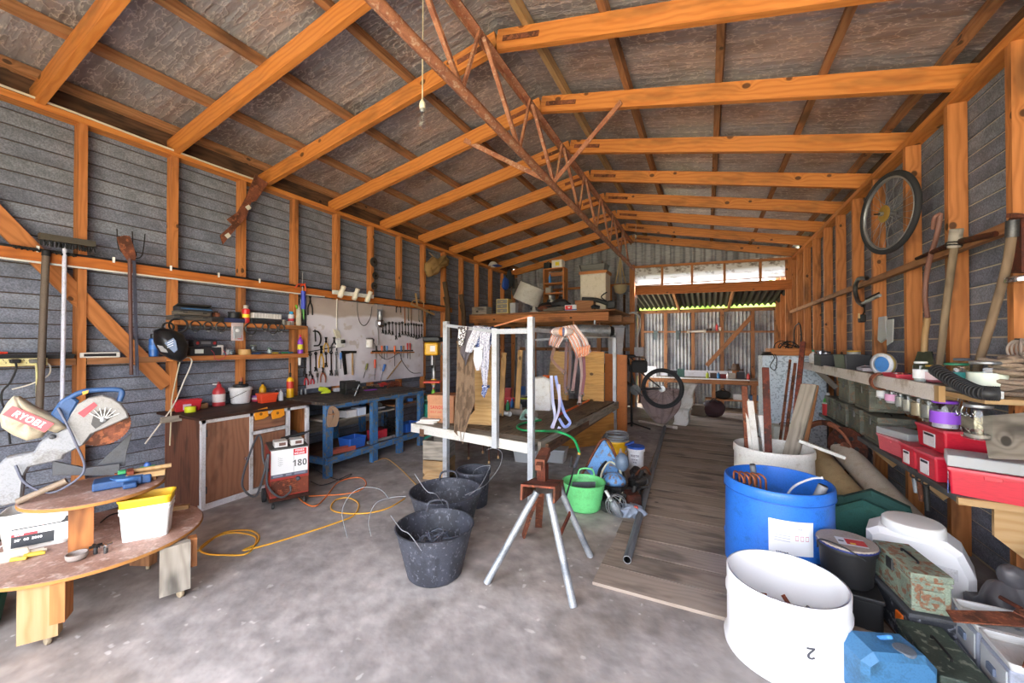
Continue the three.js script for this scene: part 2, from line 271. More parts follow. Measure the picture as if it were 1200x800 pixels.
// ---------------------------------------------------------------- the gable and the lean-to behind it
function corr(w, h, per, amp, seg, sharp = 0) {                                                                 // ribs run up y, sheet faces z
  const n = Math.round(w / per) * seg;
  return grid((u, v) => { let s = Math.sin(u * w / per * 2 * PI); if (sharp) s = clamp(s * 3 - 1.6, -1, 1); return [(u - 0.5) * w, v * h, s * amp]; }, n, 1);
}
const M_zinc = std(0xffffff, 0.4, 0.2, { map: T_steel }), M_zincDull = std(0xe4e4e8, 0.6, 0.35, { map: blotch(91, 0xb4b6ba, 0x96969a, 12, 2, 0.4, 0.6, 256, 1.2) });
const wallB = struct('wall_back', [corr(6.1, 1.15, 0.2, 0.018, 10, 1).translate(XM, 2.95, BZ - 0.07)], M_zincDull);
part('cladding', corr(3.1, 2.97, 0.2, 0.018, 10, 1).translate(XM - 1.5, 0, BZ - 0.07), M_zincDull, wallB);
const B = (x0, y0, x1, y1, w, h, m, name = 'framing', z = BZ) => part(name, bar([x0, y0, z], [x1, y1, z], w, h), m, wallB);
B(-1.42, 2.62, 1.47, 2.56, 0.06, 0.19, M.rail, 'beam', BZ + 0.02);
B(-1.46, 3.15, 1.47, 3.06, 0.06, 0.045, M.studL, 'beam', BZ + 0.02);
part('post', bar([-1.5, 0, BZ], [-1.5, 3.2, BZ], 0.1, 0.1), M.studL, wallB); part('post', bar([-1.6, 0, BZ - 0.12], [-1.6, 2.55, BZ - 0.12], 0.06, 0.1), M.brown, wallB); part('post', bar([1.42, 0, BZ], [1.42, 3.05, BZ], 0.08, 0.1), M.studR, wallB);
B(-4.3, 2.75, -1.5, 2.78, 0.05, 0.05, M.pine, 'girt', BZ); B(-4.3, 1.3, -1.5, 1.3, 0.05, 0.08, M.brown, 'girt', BZ);
for (const x of [-3.9, -3.3, -2.6, -2.0]) part('stud', bar([x, 0, BZ - 0.02], [x, 2.78, BZ - 0.02], 0.05, 0.07), M.pine, wallB);
for (const x of [-0.865, -0.27, 0.335, 0.96]) part('stud', bar([x, 2.66, BZ + 0.01], [x, 3.1, BZ + 0.01], 0.05, 0.045), M.studL, wallB);
{ // translucent panels with lapped sheets above the beam
  const T_pan = tex(256, 128, (u, v) => { const n = fbm(u, v, 77, 6, 6, 5), s = sst(0.5, 0.75, n) * sst(0.25, 0.5, v); return mix(hex(0xe2e2e2), hex(0x857c76), 0.8 * s + 0.25 * sst(0.55, 0.8, n)); });
  const mp = new THREE.MeshPhysicalMaterial({ map: T_pan, roughness: 0.9, transmission: 0.13, thickness: 0, side: THREE.DoubleSide });
  const xs = [-1.45, -0.865, -0.27, 0.335, 0.96, 1.44];
  for (let k = 0; k < 5; k++) {
    const w = struct('window_' + (k + 1), [bar([xs[k], 2.725, BZ + 0.005], [xs[k + 1], 2.725, BZ + 0.005], 0.03, 0.012)], M.brown);
    for (let r = 0; r < 3; r++) { const g = new THREE.PlaneGeometry(xs[k + 1] - xs[k] - 0.02, 0.15); const uv = g.attributes.uv; for (let i = 0; i < uv.count; i++) uv.setXY(i, uv.getX(i) * 0.9 + k * 0.37, uv.getY(i) * 0.33 + r / 3); part('pane', g.rotateX(-0.06).translate((xs[k] + xs[k + 1]) / 2, 2.79 + r * 0.135, BZ - 0.03 + (r % 2) * 0.012), mp, w); }
  }
}
const wallLean = struct('wall_rear', [corr(3.3, 2.52, 0.085, 0.018, 8).translate(-0.05, -0.19, LZ - 0.06)], M_zinc);
const LB = (p, q, w, h, m, name) => part(name, bar(p, q, w, h), m, wallLean);
for (const x of [-1.58, -0.987, -0.319, 0.351, 1.019, 1.5]) LB([x, -0.19, LZ], [x, 2.27, LZ], 0.05, 0.08, M.brown, 'stud');
LB([-1.66, 2.3, LZ], [1.57, 2.28, LZ], 0.08, 0.09, M.brown, 'top_plate'); LB([-1.62, 1.76, LZ + 0.01], [1.5, 1.72, LZ + 0.01], 0.05, 0.045, M.brown, 'nogging');
LB([0.0, 0.87, LZ + 0.055], [1.0, 2.1, LZ + 0.055], 0.025, 0.1, M.brown, 'brace');
struct('wall_lean_to', [box(0.04, 0.25, 2.2, -1.68, 2.42, (BZ + LZ) / 2), box(0.04, 2.6, 0.25, -1.68, 1.1, BZ - 0.1), box(0.04, 2.6, 0.2, -1.68, 1.1, LZ + 0.05)], M.dark);  // middle left open, an added gap letting daylight onto the rear wall
const leanRoof = struct('ceiling_lean_to', [RX(corr(3.5, 2.2, 0.12, 0.03, 8), -PI / 2 + 0).rotateX(-0.115).translate(-0.05, 2.645, BZ - 0.05)], std(0x3c3834, 0.75, 0.3));
for (const x of [-0.65, 0.5]) part('rafter', bar([x, 2.56, BZ - 0.05], [x, 2.32, LZ], 0.05, 0.09), M.brown, leanRoof);
{ // hedge outside behind the lean-to, seen through the gap under the eaves
  const h = thing('hedge', 'bright green hedge outside, seen through the eave gap', 'hedge', [0, -0.2, -13.4]);
  part('foliage', grid((u, v) => { const a = fbm(u, v, 55, 24, 12, 4); return [(u - 0.5) * 7, v * 3.4 + 0.1 * a, 0.55 * a - 0.2 * v]; }, 90, 40), std(0xffffff, 0.9, 0, { map: blotch(57, 0x9ab84a, 0x64862c, 24, 24, 0.35, 0.65, 256, 1) }), h);
}
// front of the shed round the wide door opening behind the camera
struct('wall_front', [box(6.2, 1.3, 0.08, XM, 3.3, FZ + 0.1), box(1.35, 3.1, 0.1, XL + 0.62, 1.5, FZ + 0.05), box(0.14, 3.1, 0.12, XL - 0.1, 1.5, FZ + 0.06), box(0.14, 3.1, 0.12, XR + 0.1, 1.5, FZ + 0.06)], M.brown);

// ---------------------------------------------------------------- tools for placing and tracing things
const FWD = V(0, 0, -1).applyQuaternion(camera.quaternion);
const mpp = (p) => p.clone().sub(CAM).dot(FWD) / FOC;                                         // metres per photo pixel at a point
const faceCam = (p) => Math.atan2(-p.x, -p.z);                                                // turn that shows local z to the camera
function lens(p, turn) {                                                                       // photo pixel -> local x,y on the upright plane through p
  const n = V(Math.sin(turn), 0, Math.cos(turn)), ex = V(Math.cos(turn), 0, -Math.sin(turn));
  return (px, py, dz = 0) => { const d = ray(px, py), o = p.clone().addScaledVector(n, dz), t = o.clone().sub(CAM).dot(n) / d.dot(n), q = CAM.clone().addScaledVector(d, t).sub(p); return [q.dot(ex), q.y, dz]; };
}
function outline(map, pts, t, bev = 0, dz = 0) { return plate(pts.map(([x, y]) => map(x, y, dz).slice(0, 2)), t, bev).translate(0, 0, dz); }
const L3 = (map, x, y, dz = 0) => V(...map(x, y, dz));
function printMat(w, h, draw, rough = 0.6) { return std(0xffffff, rough, 0, { map: canvasTex(w, h, draw) }); }
function panel(w, h, x = 0, y = 0, z = 0) { return new THREE.PlaneGeometry(w, h).translate(x, y, z); }
function openBox(w, h, d, t, taper = 0, r = 0.01) {                                            // open tub with rounded corners, outer size at the rim
  const ring = (a, b, y, rad) => { const o = []; const n = 5; for (const [sx, sz, a0] of [[1, 1, 0], [-1, 1, 1], [-1, -1, 2], [1, -1, 3]]) for (let k = 0; k <= n; k++) { const q = (a0 + k / n) * PI / 2; o.push([sx * (a / 2 - rad) + rad * Math.cos(q), y, sz * (b / 2 - rad) + rad * Math.sin(q)]); } return o; };
  const R = [ring(0.02, 0.02, 0, 0.005), ring(w - 2 * taper, d - 2 * taper, 0, r), ring(w, d, h - 0.012, r * 1.3), ring(w + 2 * t, d + 2 * t, h - 0.012, r * 1.4), ring(w + 2 * t, d + 2 * t, h, r * 1.4), ring(w - 2 * t, d - 2 * t, h, r), ring(w - 2 * taper - 2 * t, d - 2 * taper - 2 * t, t, r * 0.8), ring(0.02, 0.02, t, 0.005)];
  const n = R[0].length; return facet(grid((u, v) => { const i = Math.round(u * n) % n, j = Math.round(v * (R.length - 1)); return R[j][i]; }, n, R.length - 1));
}
function facet(g) { const q = g.toNonIndexed(); q.computeVertexNormals(); return q; }
function bucketGeo(r0, r1, h, t = 0.006, lip = 0.008, n = 36) { return lathe([[0, 0], [r0 - 0.01, 0], [r0, 0.01], [r1 - 0.002, h - 0.03], [r1 + lip, h - 0.03], [r1 + lip, h], [r1 - t, h], [r1 - t - 0.002, h - 0.03], [r0 - t, 0.014], [0, 0.012]], n); }
// small generic things that stand on p
function sprayCan(p, r, h, body, cap, label, band, name = 'spray_can', group) {
  const t = thing(name, label, 'can', p, 0, group);
  part('body', lathe([[0, 0], [r * 0.95, 0], [r, 0.004], [r, h * 0.74], [r * 0.92, h * 0.78], [r * 0.62, h * 0.82], [0, h * 0.82]], 18), P(body, 0.35), t);
  if (band) part('label_band', cyl(r * 1.015, h * 0.22, h * 0.3, 18), P(band, 0.5, 0), t);
  part('cap', cyl(r * 0.66, h * 0.2, h * 0.8, 14), P(cap, 0.45, 0), t); return t;
}
function bottle(p, r, h, body, cap, label, band, name = 'bottle', group) {
  const t = thing(name, label, 'bottle', p, 0, group);
  part('body', lathe([[0, 0], [r * 0.95, 0], [r, 0.004], [r, h * 0.62], [r * 0.8, h * 0.72], [r * 0.35, h * 0.82], [r * 0.33, h * 0.9], [0, h * 0.9]], 18), P(body, 0.4), t);
  if (band) part('label_band', cyl(r * 1.015, h * 0.3, h * 0.2, 18), P(band, 0.6, 0), t);
  part('cap', cyl(r * 0.4, h * 0.13, h * 0.87, 12), P(cap, 0.5, 0), t); return t;
}
function tin(p, r, h, body, lid, label, band, name = 'tin', group) {
  const t = thing(name, label, 'tin', p, 0, group);
  part('body', cyl(r, h * 0.93, 0, 20), typeof body === 'number' ? P(body, 0.45) : body, t);
  if (band) part('label_band', cyl(r * 1.015, h * 0.5, h * 0.2, 20), P(band, 0.6, 0), t);
  part('lid', cyl(r * 1.04, h * 0.08, h * 0.92, 20), typeof lid === 'number' ? P(lid, 0.4, 0) : lid, t); return t;
}
const M_jar = glass(0xf4f8f8, 0.03);
function jar(p, r, h, lid, fill, fillH, label, band, group, hang = false) {                     // hang: the lid is screwed to the shelf above p
  const t = thing('glass_jar', label, 'jar', p, 0, group), y = hang ? -h : 0;
  part('glass', lathe([[0, y], [r * 0.9, y], [r, y + 0.006], [r, y + h * 0.78], [r * 0.82, y + h * 0.88], [r * 0.82, y + h * 0.93]], 20), M_jar, t);
  if (fill !== null) { const f = []; for (let k = 0; k < 34; k++) { const a = rr(0, 6.28), q = r * 0.8 * Math.sqrt(rnd()), g = rod([0, 0, 0], [0, 0, rr(0.012, 0.03)], 0.003, 0.003, 5); f.push(RY(RX(g, rr(-1.5, 1.5)), rr(0, 6)).translate(q * Math.cos(a) * 0.8, y + 0.01 + rnd() * h * fillH, q * Math.sin(a) * 0.8)); } const c = part('contents', [cyl(r * 0.86, h * fillH, y + 0.005, 14), ...f], P(fill, 0.5), t); c.userData.kind = 'stuff'; }
  part('lid', cyl(r * 0.88, h * 0.11, y + h * 0.9, 20), typeof lid === 'number' ? P(lid, 0.4, 0) : lid, t);
  if (band) part('label_band', lathe([[r * 1.012, y + h * 0.2], [r * 1.012, y + h * 0.62]], 20), P(band, 0.6, 0), t);
  return t;
}
function carton(p, w, h, d, color, label, turn = 0, name = 'cardboard_box', cat = 'box', group) {
  const t = thing(name, label, cat, p, turn, group);
  part('body', rbox(w, h * 0.92, d, 0.004), P(color, 0.7), t); part('lid', rbox(w * 1.02, h * 0.22, d * 1.02, 0.004, 0, h * 0.78, 0), P(color, 0.65), t); return t;
}
function organizer(p, w, h, d, color, lid, label, turn = 0, name = 'storage_case', group) {
  const t = thing(name, label, 'case', p, turn, group);
  part('body', rbox(w, h * 0.75, d, 0.008), P(color, 0.45), t); const l = part('lid', rbox(w * 1.02, h * 0.3, d * 1.02, 0.008, 0, h * 0.7, 0), P(lid, 0.4), t);
  for (const s of [-1, 1]) part('latch', rbox(w * 0.12, h * 0.35, 0.008, 0.002, s * w * 0.3, h * 0.5, d / 2 + 0.004), P(0x333335, 0.5, 0), t);
  return t;
}
function bin(p, w, h, d, color, label, turn = 0, name = 'plastic_bin', group, taper = 0.012) { const m = single(name, openBox(w, h, d, 0.004, taper, 0.012), P(color, 0.45), label, 'bin', p, turn, group); return m; }

// ---------------------------------------------------------------- left front: tiered stand and mitre saw
const TX = -3.08, TZ = -0.95;
const M_ply = std(0xffffff, 0.6, 0, { map: blotch(131, 0xb08e80, 0x957060, 5, 5, 0.35, 0.7, 512, 0.8, 0xc8b0a4, 0.7) });
{
  const t = thing('tiered_stand', 'two-tier round plywood stand on short timber legs with castors', 'work stand', [TX, 0, TZ]);
  const disc = (r, y) => { const g = cyl(r, 0.02, y, 72, r, 0.003), q = g.attributes.position, uv = g.attributes.uv; for (let i = 0; i < q.count; i++) uv.setXY(i, q.getX(i), q.getZ(i)); return g; };
  const lo = part('lower_top', disc(0.47, 0.3), M_ply, t); part('ply_edge', [lathe([[0.4705, 0.302], [0.4725, 0.304], [0.4725, 0.316], [0.4705, 0.318]], 72)], M.plyEdge, lo);
  const up = part('upper_top', disc(0.285, 0.572), M_ply, t); part('ply_edge', [lathe([[0.2855, 0.574], [0.2872, 0.576], [0.2872, 0.588], [0.2855, 0.59]], 72)], M.plyEdge, up);
  const leg = (px, py, mat, turn) => { const q = G(px, py).sub(V(TX, 0, TZ)), l = part('leg', RY(box(0.13, 0.26, 0.05, 0, 0.17, 0), turn).translate(q.x, 0, q.z), mat, t); part('castor', RZ(cyl(0.022, 0.02, -0.01, 14), PI / 2).rotateY(turn + 0.6).translate(q.x + 0.012, 0.022, q.z - 0.02), P(0x9a8a70, 0.7), l); return q; };
  const q1 = leg(205, 701, M.grey, 1.2), q2 = leg(47, 757, M.pale, 1.0); leg(168, 668, M.brown, 0.4);
  part('leg_block', RY(box(0.05, 0.19, 0.09, 0, 0.205, 0), 1.0).translate(q2.x + 0.045, 0, q2.z - 0.055), M.pine, t); part('leg_block', RY(box(0.04, 0.16, 0.06), 1.2).translate(q1.x - 0.01, 0.22, q1.z - 0.085), M.pine, t);
  for (const [px, py] of [[95, 646], [158, 606]]) { const q = G(px, py, 0.32).sub(V(TX, 0, TZ)); part('post', RY(box(0.09, 0.252, 0.045, 0, 0.446, 0), 1.25).translate(q.x, 0, q.z), M.pine, t); }
}
const M_beige = std(0xb4a892, 0.9, 0, { map: T_dusty }), M_casting = std(0x8c8e94, 0.5, 0.35, { map: T_dirty });
{ // mitre saw
  const p = V(TX + 0.02, 0.592, TZ - 0.03), turn = faceCam(p) - 0.05, m = lens(p, turn), t = thing('mitre_saw', 'blue and grey mitre saw with a beige dust bag on tiered stand', 'saw', p, turn);
  const blue = P(0x2d5080, 0.5), Q = (x, y, z = 0) => L3(m, x, y, z);
  part('base', [rbox(0.2, 0.045, 0.12, 0.008, 0.05, 0.004, 0.02), rbox(0.1, 0.05, 0.1, 0.01, 0.14, 0, 0.02), rbox(0.06, 0.03, 0.2, 0.01, 0.1, 0, 0.03)], blue, t);
  part('turntable', [cyl(0.075, 0.02, 0.035, 28).translate(0.09, 0, 0.02)], P(0x35629a, 0.45), t);
  part('fence', [outline(m, [[62, 540], [62, 556], [140, 556], [140, 543], [100, 548]], 0.02, 0.002, -0.03), outline(m, [[118, 541], [155, 506], [148, 530], [146, 545], [112, 549]], 0.012, 0.002, -0.06)], P(0x4a4c52, 0.5), t);
  part('arm', outline(m, [[-12, 566], [0, 545], [10, 536], [43, 529], [50, 518], [60, 510], [80, 502], [84, 494], [93, 487], [108, 507], [97, 519], [74, 531], [72, 536], [33, 545], [27, 556], [24, 585], [4, 590], [-12, 580]], 0.06, 0.008, -0.02), M_casting, t);
  const g = part('upper_guard', outline(m, [[80, 497], [86, 484], [93, 474], [105, 467], [120, 464], [131, 467], [140, 473], [147, 482], [149, 488], [106, 507], [97, 519]], 0.05, 0.006, 0.0), std(0x8f8d8c, 0.45, 0.1, { map: T_dusty }), t);
  const c0 = Q(121, 492, 0.03), vent = [], R = 0.07;
  part('vent_panel', outline(m, [[107, 497], [110, 486], [118, 480], [127, 481], [133, 487], [118, 498], [112, 502]], 0.006, 0.001, 0.027), P(0x4a4848, 0.6), g);
  for (let k = 0; k < 7; k++) { const a = 0.45 + k * 0.33; vent.push(rod([c0.x + 0.012 * Math.cos(a), c0.y + 0.012 * Math.sin(a), 0.033], [c0.x + R * Math.cos(a), c0.y + R * Math.sin(a), 0.031], 0.0025)); }
  part('guard_ribs', vent, P(0xdad7d0, 0.5, 0), g);
  part('sticker', outline(m, [[91, 484], [110, 471], [114, 475], [98, 489]], 0.002, 0, 0.0275), P(0xd8404a, 0.5, 0), g);
  { const n = 48, pts = [], r = 0.122; for (let k = 0; k < n; k++) { const a = k / n * 2 * PI; pts.push([r * Math.cos(a), r * Math.sin(a)], [0.955 * r * Math.cos(a + 0.11), 0.955 * r * Math.sin(a + 0.11)]); } const c = Q(119, 497, 0); part('blade', plate(pts, 0.003).translate(c.x, c.y, 0), M.rust, t); part('arbor', RX(cyl(0.014, 0.02, 0, 12), PI / 2).translate(c0.x, c0.y, 0.02), M.steel, t); }
  part('handle', tube([Q(67, 486), Q(72, 473), Q(82, 466), Q(97, 459), Q(118, 456.5), Q(138, 456.5), Q(143, 460), Q(140, 470)], 0.014, 40, 8), blue, t); part('handle_root', outline(m, [[63, 484], [70, 474], [84, 466], [90, 470], [82, 484], [80, 496], [70, 492]], 0.05, 0.008, -0.01), blue, t);
  part('trigger', outline(m, [[97, 459], [104, 457], [103, 460], [98, 462]], 0.03, 0.002, 0.0), P(0xe8a33a, 0.5, 0), t);
  { // dust bag, pillow shaped
    const pts = [[2, 500], [0, 486], [8, 472], [16, 463.5], [23, 464], [48, 479], [72, 491], [79, 501], [68, 507], [57, 503], [50, 512], [32, 516], [16, 510]].map(([x, y]) => m(x, y, -0.01)), cx = m(36, 490, -0.01);
    const n = pts.length, bag = part('dust_bag', grid((u, v) => { const i = u * n % n, a = pts[Math.floor(i) % n], b = pts[(Math.floor(i) + 1) % n], f = i % 1, e = [a[0] + (b[0] - a[0]) * f, a[1] + (b[1] - a[1]) * f], s = Math.sin(v * PI), c = Math.cos(v * PI), w = Math.pow(s, 0.45); return [cx[0] + (e[0] - cx[0]) * w, cx[1] + (e[1] - cx[1]) * w, -0.01 + 0.055 * c + 0.004 * Math.sin(u * 40)]; }, 52, 16), M_beige, t);
    const a = Q(18, 479, 0.05), b = Q(53, 494, 0.05), mid = Q(34, 491, 0.05), ang = Math.atan2(b.y - a.y, b.x - a.x);
    part('bag_label', RZ(panel(0.175, 0.052), ang).translate(mid.x, mid.y, 0.053), printMat(256, 76, (c, w, h) => { c.fillStyle = '#d9565c'; c.fillRect(0, 0, w, h); c.fillStyle = '#fff4f0'; c.font = 'bold 62px sans-serif'; c.textAlign = 'center'; c.fillText('RYOBI', w / 2, 60); }), bag);
  }
  part('bevel_knob', RX(cyl(0.012, 0.02, 0, 12), PI / 2).translate(Q(61, 512, 0.03).x, Q(61, 512, 0.03).y, 0.01), P(0x3c3c40, 0.5), t);
  part('slide_bar', rod(Q(20, 588, 0.05), Q(78, 563, 0.06), 0.016), P(0x8c7a68, 0.6), t);
  part('power_cord', tube([Q(68, 478, 0.02), Q(80, 500, 0.05), Q(90, 522, 0.06), Q(99, 545, 0.06), Q(92, 560, 0.07), Q(60, 577, 0.06), Q(30, 566, 0.05), Q(18, 545, 0.04)], 0.006, 60, 6), P(0x5c5f70, 0.6), t);
}
const lowT = 0.3205, upT = 0.5925;
{ const p = G(172, 563, upT + 0.0); const t = single('timber_offcut', RY(box(0.17, 0.028, 0.09, 0, 0.014, 0), 1.1), M.pale, 'pale timber offcut overhanging the upper tier beside mitre saw', 'timber', p.setY(upT + 0.03));
  p.y = upT; single('timber_offcut', RY(box(0.12, 0.03, 0.06, 0, 0.015, 0), 1.1), M.brown, 'short brown packing block under the pale offcut', 'timber', [p.x - 0.02, upT, p.z + 0.01]);
  const h = thing('claw_hammer', 'small wooden-handled hammer lying on the pale offcut', 'hammer', [p.x, upT + 0.0585, p.z], 1.25); part('head', [rbox(0.03, 0.022, 0.09, 0.004, -0.07, 0, 0)], M.rustLight, h); part('handle', rod([-0.06, 0.013, 0], [0.11, 0.012, 0.01], 0.011, 0.013), M.pale, h); }
{ const p = G(146, 557, upT + 0.05); const a = V(TX + 0.1, upT + 0.056, TZ - 0.12);
  const t = thing('ratchet_clamp', 'green-jawed squeeze clamp resting behind mitre saw base', 'clamp', [TX + 0.05, upT + 0.055, TZ - 0.14], 1.25); part('bar', box(0.16, 0.01, 0.016, 0, 0.008, 0), M.rustLight, t); part('jaw', rbox(0.07, 0.022, 0.03, 0.006, 0.06, 0.003, 0), P(0x3a9a5c, 0.5), t); part('jaw', rbox(0.035, 0.022, 0.03, 0.006, -0.05, 0.003, 0), P(0x3a9a5c, 0.5), t);
  const c = thing('brush_handle', 'stubby blue plastic tool handle behind the hammer', 'tool', [TX + 0.06, upT + 0.0, TZ - 0.2], 1.25); part('grip', lathe([[0, 0], [0.016, 0.004], [0.02, 0.03], [0.017, 0.09], [0.01, 0.1], [0, 0.1]], 14), P(0x3c5c9c, 0.5), c); }
{ // white plaster pail on the lower tier
  const p = G(40, 647, lowT); p.x -= 0.09; p.z += 0.0; const t = thing('plaster_pail', 'white rectangular plaster pail with black label under the saw', 'pail', [TX - 0.19, lowT, TZ + 0.16], 1.1);
  part('body', openBox(0.27, 0.2, 0.2, 0.004, 0.02, 0.03), M.whiteDirty, t); part('rim', openBox(0.285, 0.03, 0.215, 0.003, 0, 0.03).translate(0, 0.155, 0), P(0xe8eaee, 0.5), t);
  part('label', RX(panel(0.2, 0.12, 0, 0, 0), -0.1).translate(0.02, 0.088, 0.0965), printMat(400, 240, (c) => { c.fillStyle = '#f4f4f4'; c.fillRect(0, 0, 400, 240); c.fillStyle = '#23272e'; c.fillRect(0, 0, 400, 62); c.fillRect(0, 128, 300, 112); c.fillStyle = '#c8323a'; c.fillRect(0, 104, 180, 24); c.font = 'bold 38px sans-serif'; c.fillStyle = '#d8464e'; c.fillText('Easy', 150, 45); c.fillStyle = '#fff'; c.fillText('mat', 245, 45); c.fillStyle = '#333'; c.font = 'bold 22px sans-serif'; c.fillText('RAPID FLOOR LEVELLER', 30, 92); c.fillStyle = '#fff'; c.fillText('RAPID', 20, 124); c.font = 'bold 34px sans-serif'; c.fillText('30\'  60  2000', 20, 180); }), t);
  part('handle', tube([[-0.145, 0.14, 0], [-0.15, 0.08, 0.06], [-0.13, 0.04, 0.1], [-0.1, 0.06, 0.106]], 0.003, 20, 5), M.whiteDirty, t);
}
{ // square white pail with a yellow liner
  const p = G(167, 630, lowT), turn = 1.0, t = thing('square_pail', 'white square pail with yellow tub nested in its top', 'pail', [p.x - 0.02, lowT, p.z - 0.03], turn);
  part('body', openBox(0.215, 0.185, 0.14, 0.004, 0.012, 0.018), P(0xf4f4f2, 0.45), t); part('rib', openBox(0.214, 0.012, 0.139, 0.004, 0.0, 0.02).translate(0, 0.15, 0), P(0xf4f4f2, 0.45), t);
  part('yellow_tub', openBox(0.224, 0.06, 0.149, 0.005, 0.006, 0.022).translate(0, 0.172, 0), P(0xf5c92a, 0.4), t);
}
{ const g = thing('work_glove', 'dirty white work glove with yellow fingertips on lower tier', 'glove', G(18, 655, lowT), 1.2), fl = [];
  part('cuff', RX(lathe([[0.0, 0], [0.03, 0.0], [0.038, 0.04], [0.034, 0.11], [0, 0.12]], 14), 0).scale(1, 1, 0.42).rotateZ(-PI / 2).translate(-0.07, 0.015, 0), std(0xcfc5b2, 0.9, 0, { map: T_dirty }), g);
  for (let k = 0; k < 4; k++) part('finger', rod([0.03, 0.013, -0.025 + k * 0.017], [0.09 + (k % 2) * 0.012, 0.01, -0.03 + k * 0.02], 0.01, 0.008), k > 1 ? P(0xd8bc48, 0.6) : std(0xcfc5b2, 0.9), g); part('thumb', rod([-0.01, 0.012, 0.03], [0.045, 0.01, 0.05], 0.01, 0.008), P(0xd8bc48, 0.6), g); }
single('clay_dish', lathe([[0, 0], [0.032, 0], [0.04, 0.012], [0.042, 0.032], [0.036, 0.032], [0.033, 0.014], [0, 0.01]], 24), P(0x9a8f88, 0.9), 'small grey cement-crusted dish on the lower tier', 'dish', G(90, 655, lowT));
for (const [px, py, c, n] of [[112, 649, 'iron', 'black'], [124, 648, 'chrome', 'chromed']]) { const t = thing('tap_fitting', n + ' tap handle lying on lower tier beside square pail', 'tap fitting', G(px, py, lowT)); part('spindle', [cyl(0.009, 0.035, 0, 12)], M.steelDark, t); part('cross_handle', [rod([-0.024, 0.042, 0], [0.024, 0.042, 0], 0.007), rod([0, 0.042, -0.024], [0, 0.042, 0.024], 0.007)], M[c], t); }
{ const p = G(208, 597, lowT); single('timber_offcut', RY(box(0.12, 0.025, 0.03, 0, 0.0125, 0), 0.9), M.pale, 'thin pale timber offcut on lower tier by square pail', 'timber', p);
  single('black_cable', tube([G(118, 612, lowT + 0.006), G(128, 604, lowT + 0.006), G(140, 601, lowT + 0.006), G(150, 606, lowT + 0.006)], 0.004, 24, 6), M.black, 'short black cable on the lower tier behind square pail', 'cable'); }
{ const p = V(-3.25, 0, -0.5), t = thing('green_bin', 'dark green plastic tub on the floor beneath tiered stand', 'tub', p, 1.1); part('body', openBox(0.34, 0.24, 0.24, 0.005, 0.03, 0.04), P(0x1f6a52, 0.45), t); part('rim', openBox(0.35, 0.03, 0.25, 0.005, 0, 0.04).translate(0, 0.16, 0), P(0x1f6a52, 0.45), t); }

// ---------------------------------------------------------------- left wall: long-handled tools, sockets, shelf on the noggings
const WALLT = PI / 2;
{ const p = WX(78, 470, XL + 0.07), m = lens(p, WALLT), t = thing('push_broom', 'push broom hung head up with a pale metal handle', 'broom', p, WALLT), a = L3(m, 76, 284), b = L3(m, 73, 470);
  part('handle', rod(a, b, 0.013), P(0xc8c8d8, 0.4), t); part('head', bar(L3(m, 44, 277, 0.0).add(V(0, 0, 0.03)), L3(m, 109, 287).add(V(0, 0, 0.03)), 0.05, 0.045), P(0x4a4338, 0.7), t);
  const br = []; for (let k = 0; k < 60; k++) { const f = k / 59, c = L3(m, 45 + 62 * f, 281.5 + 9.5 * f).add(V(0, 0, 0.03 + rr(-0.02, 0.02))); br.push(rod(c, c.clone().add(V(rr(-0.008, 0.008), -0.035, rr(-0.01, 0.01))), 0.004, 0.003, 4)); } const s = part('bristles', br, M.blackMatt, t); s.userData.kind = 'stuff'; }
{ const p = WX(50, 480, XL + 0.06), m = lens(p, WALLT), t = thing('iron_pipe', 'long dark iron pipe leaning upright on left wall', 'pipe', p, WALLT); part('shaft', rod(L3(m, 54, 296, 0.02), L3(m, 45, 506, 0.02), 0.021), std(0x6a5d52, 0.7, 0.3, { map: T_dusty }), t); part('end_cap', rod(L3(m, 54.3, 294, 0.02), L3(m, 54, 300, 0.02), 0.024), M.iron, t); }
{ const p = WX(50, 296, XL + 0.06), m = lens(p, WALLT), t = thing('auger_bit', 'spiral auger bit resting across the wall rail', 'drill bit', p, WALLT), pts = []; for (let k = 0; k <= 60; k++) { const f = k / 60, c = L3(m, 15 + 75 * f, 289 + 11 * f); pts.push([c.x, c.y + 0.009 * Math.cos(f * 70), 0.012 + 0.009 * Math.sin(f * 70)]); } part('spiral', tube(pts, 0.006, 150, 5), M.iron, t); part('shank', rod(L3(m, 15, 289, 0.012), L3(m, 90, 300, 0.012), 0.006), M.iron, t); }
{ const p = WX(153, 440, XL + 0.075), m = lens(p, WALLT), t = thing('spade', 'rusty-bladed spade hung blade up on left wall', 'spade', p, WALLT);
  part('blade', outline(m, [[137, 278], [146, 276], [152, 277], [156, 288], [159, 300], [158, 305], [149, 304], [142, 294]], 0.01, 0.002, 0.03), M.rust, t); part('handle', rod(L3(m, 152, 303, 0.03), L3(m, 154, 439, 0.03), 0.014, 0.013), std(0x5a3a34, 0.55, 0, { map: T_dusty }), t); }
{ const p = WX(161, 440, XL + 0.06), m = lens(p, WALLT), t = thing('garden_fork', 'four-pronged garden fork hung behind the spade', 'fork', p, WALLT);
  for (const [a, b] of [[137, 268], [155, 271], [170, 274]]) part('tine', tube([L3(m, a, b), L3(m, a + (a > 160 ? -2 : 1), b + 18), L3(m, a > 160 ? 165 : a + 5, b + 27), L3(m, 157, 303)], 0.004, 14, 5), M.iron, t); part('handle', rod(L3(m, 157, 303), L3(m, 161, 440), 0.012), P(0x5c6074, 0.5), t); }
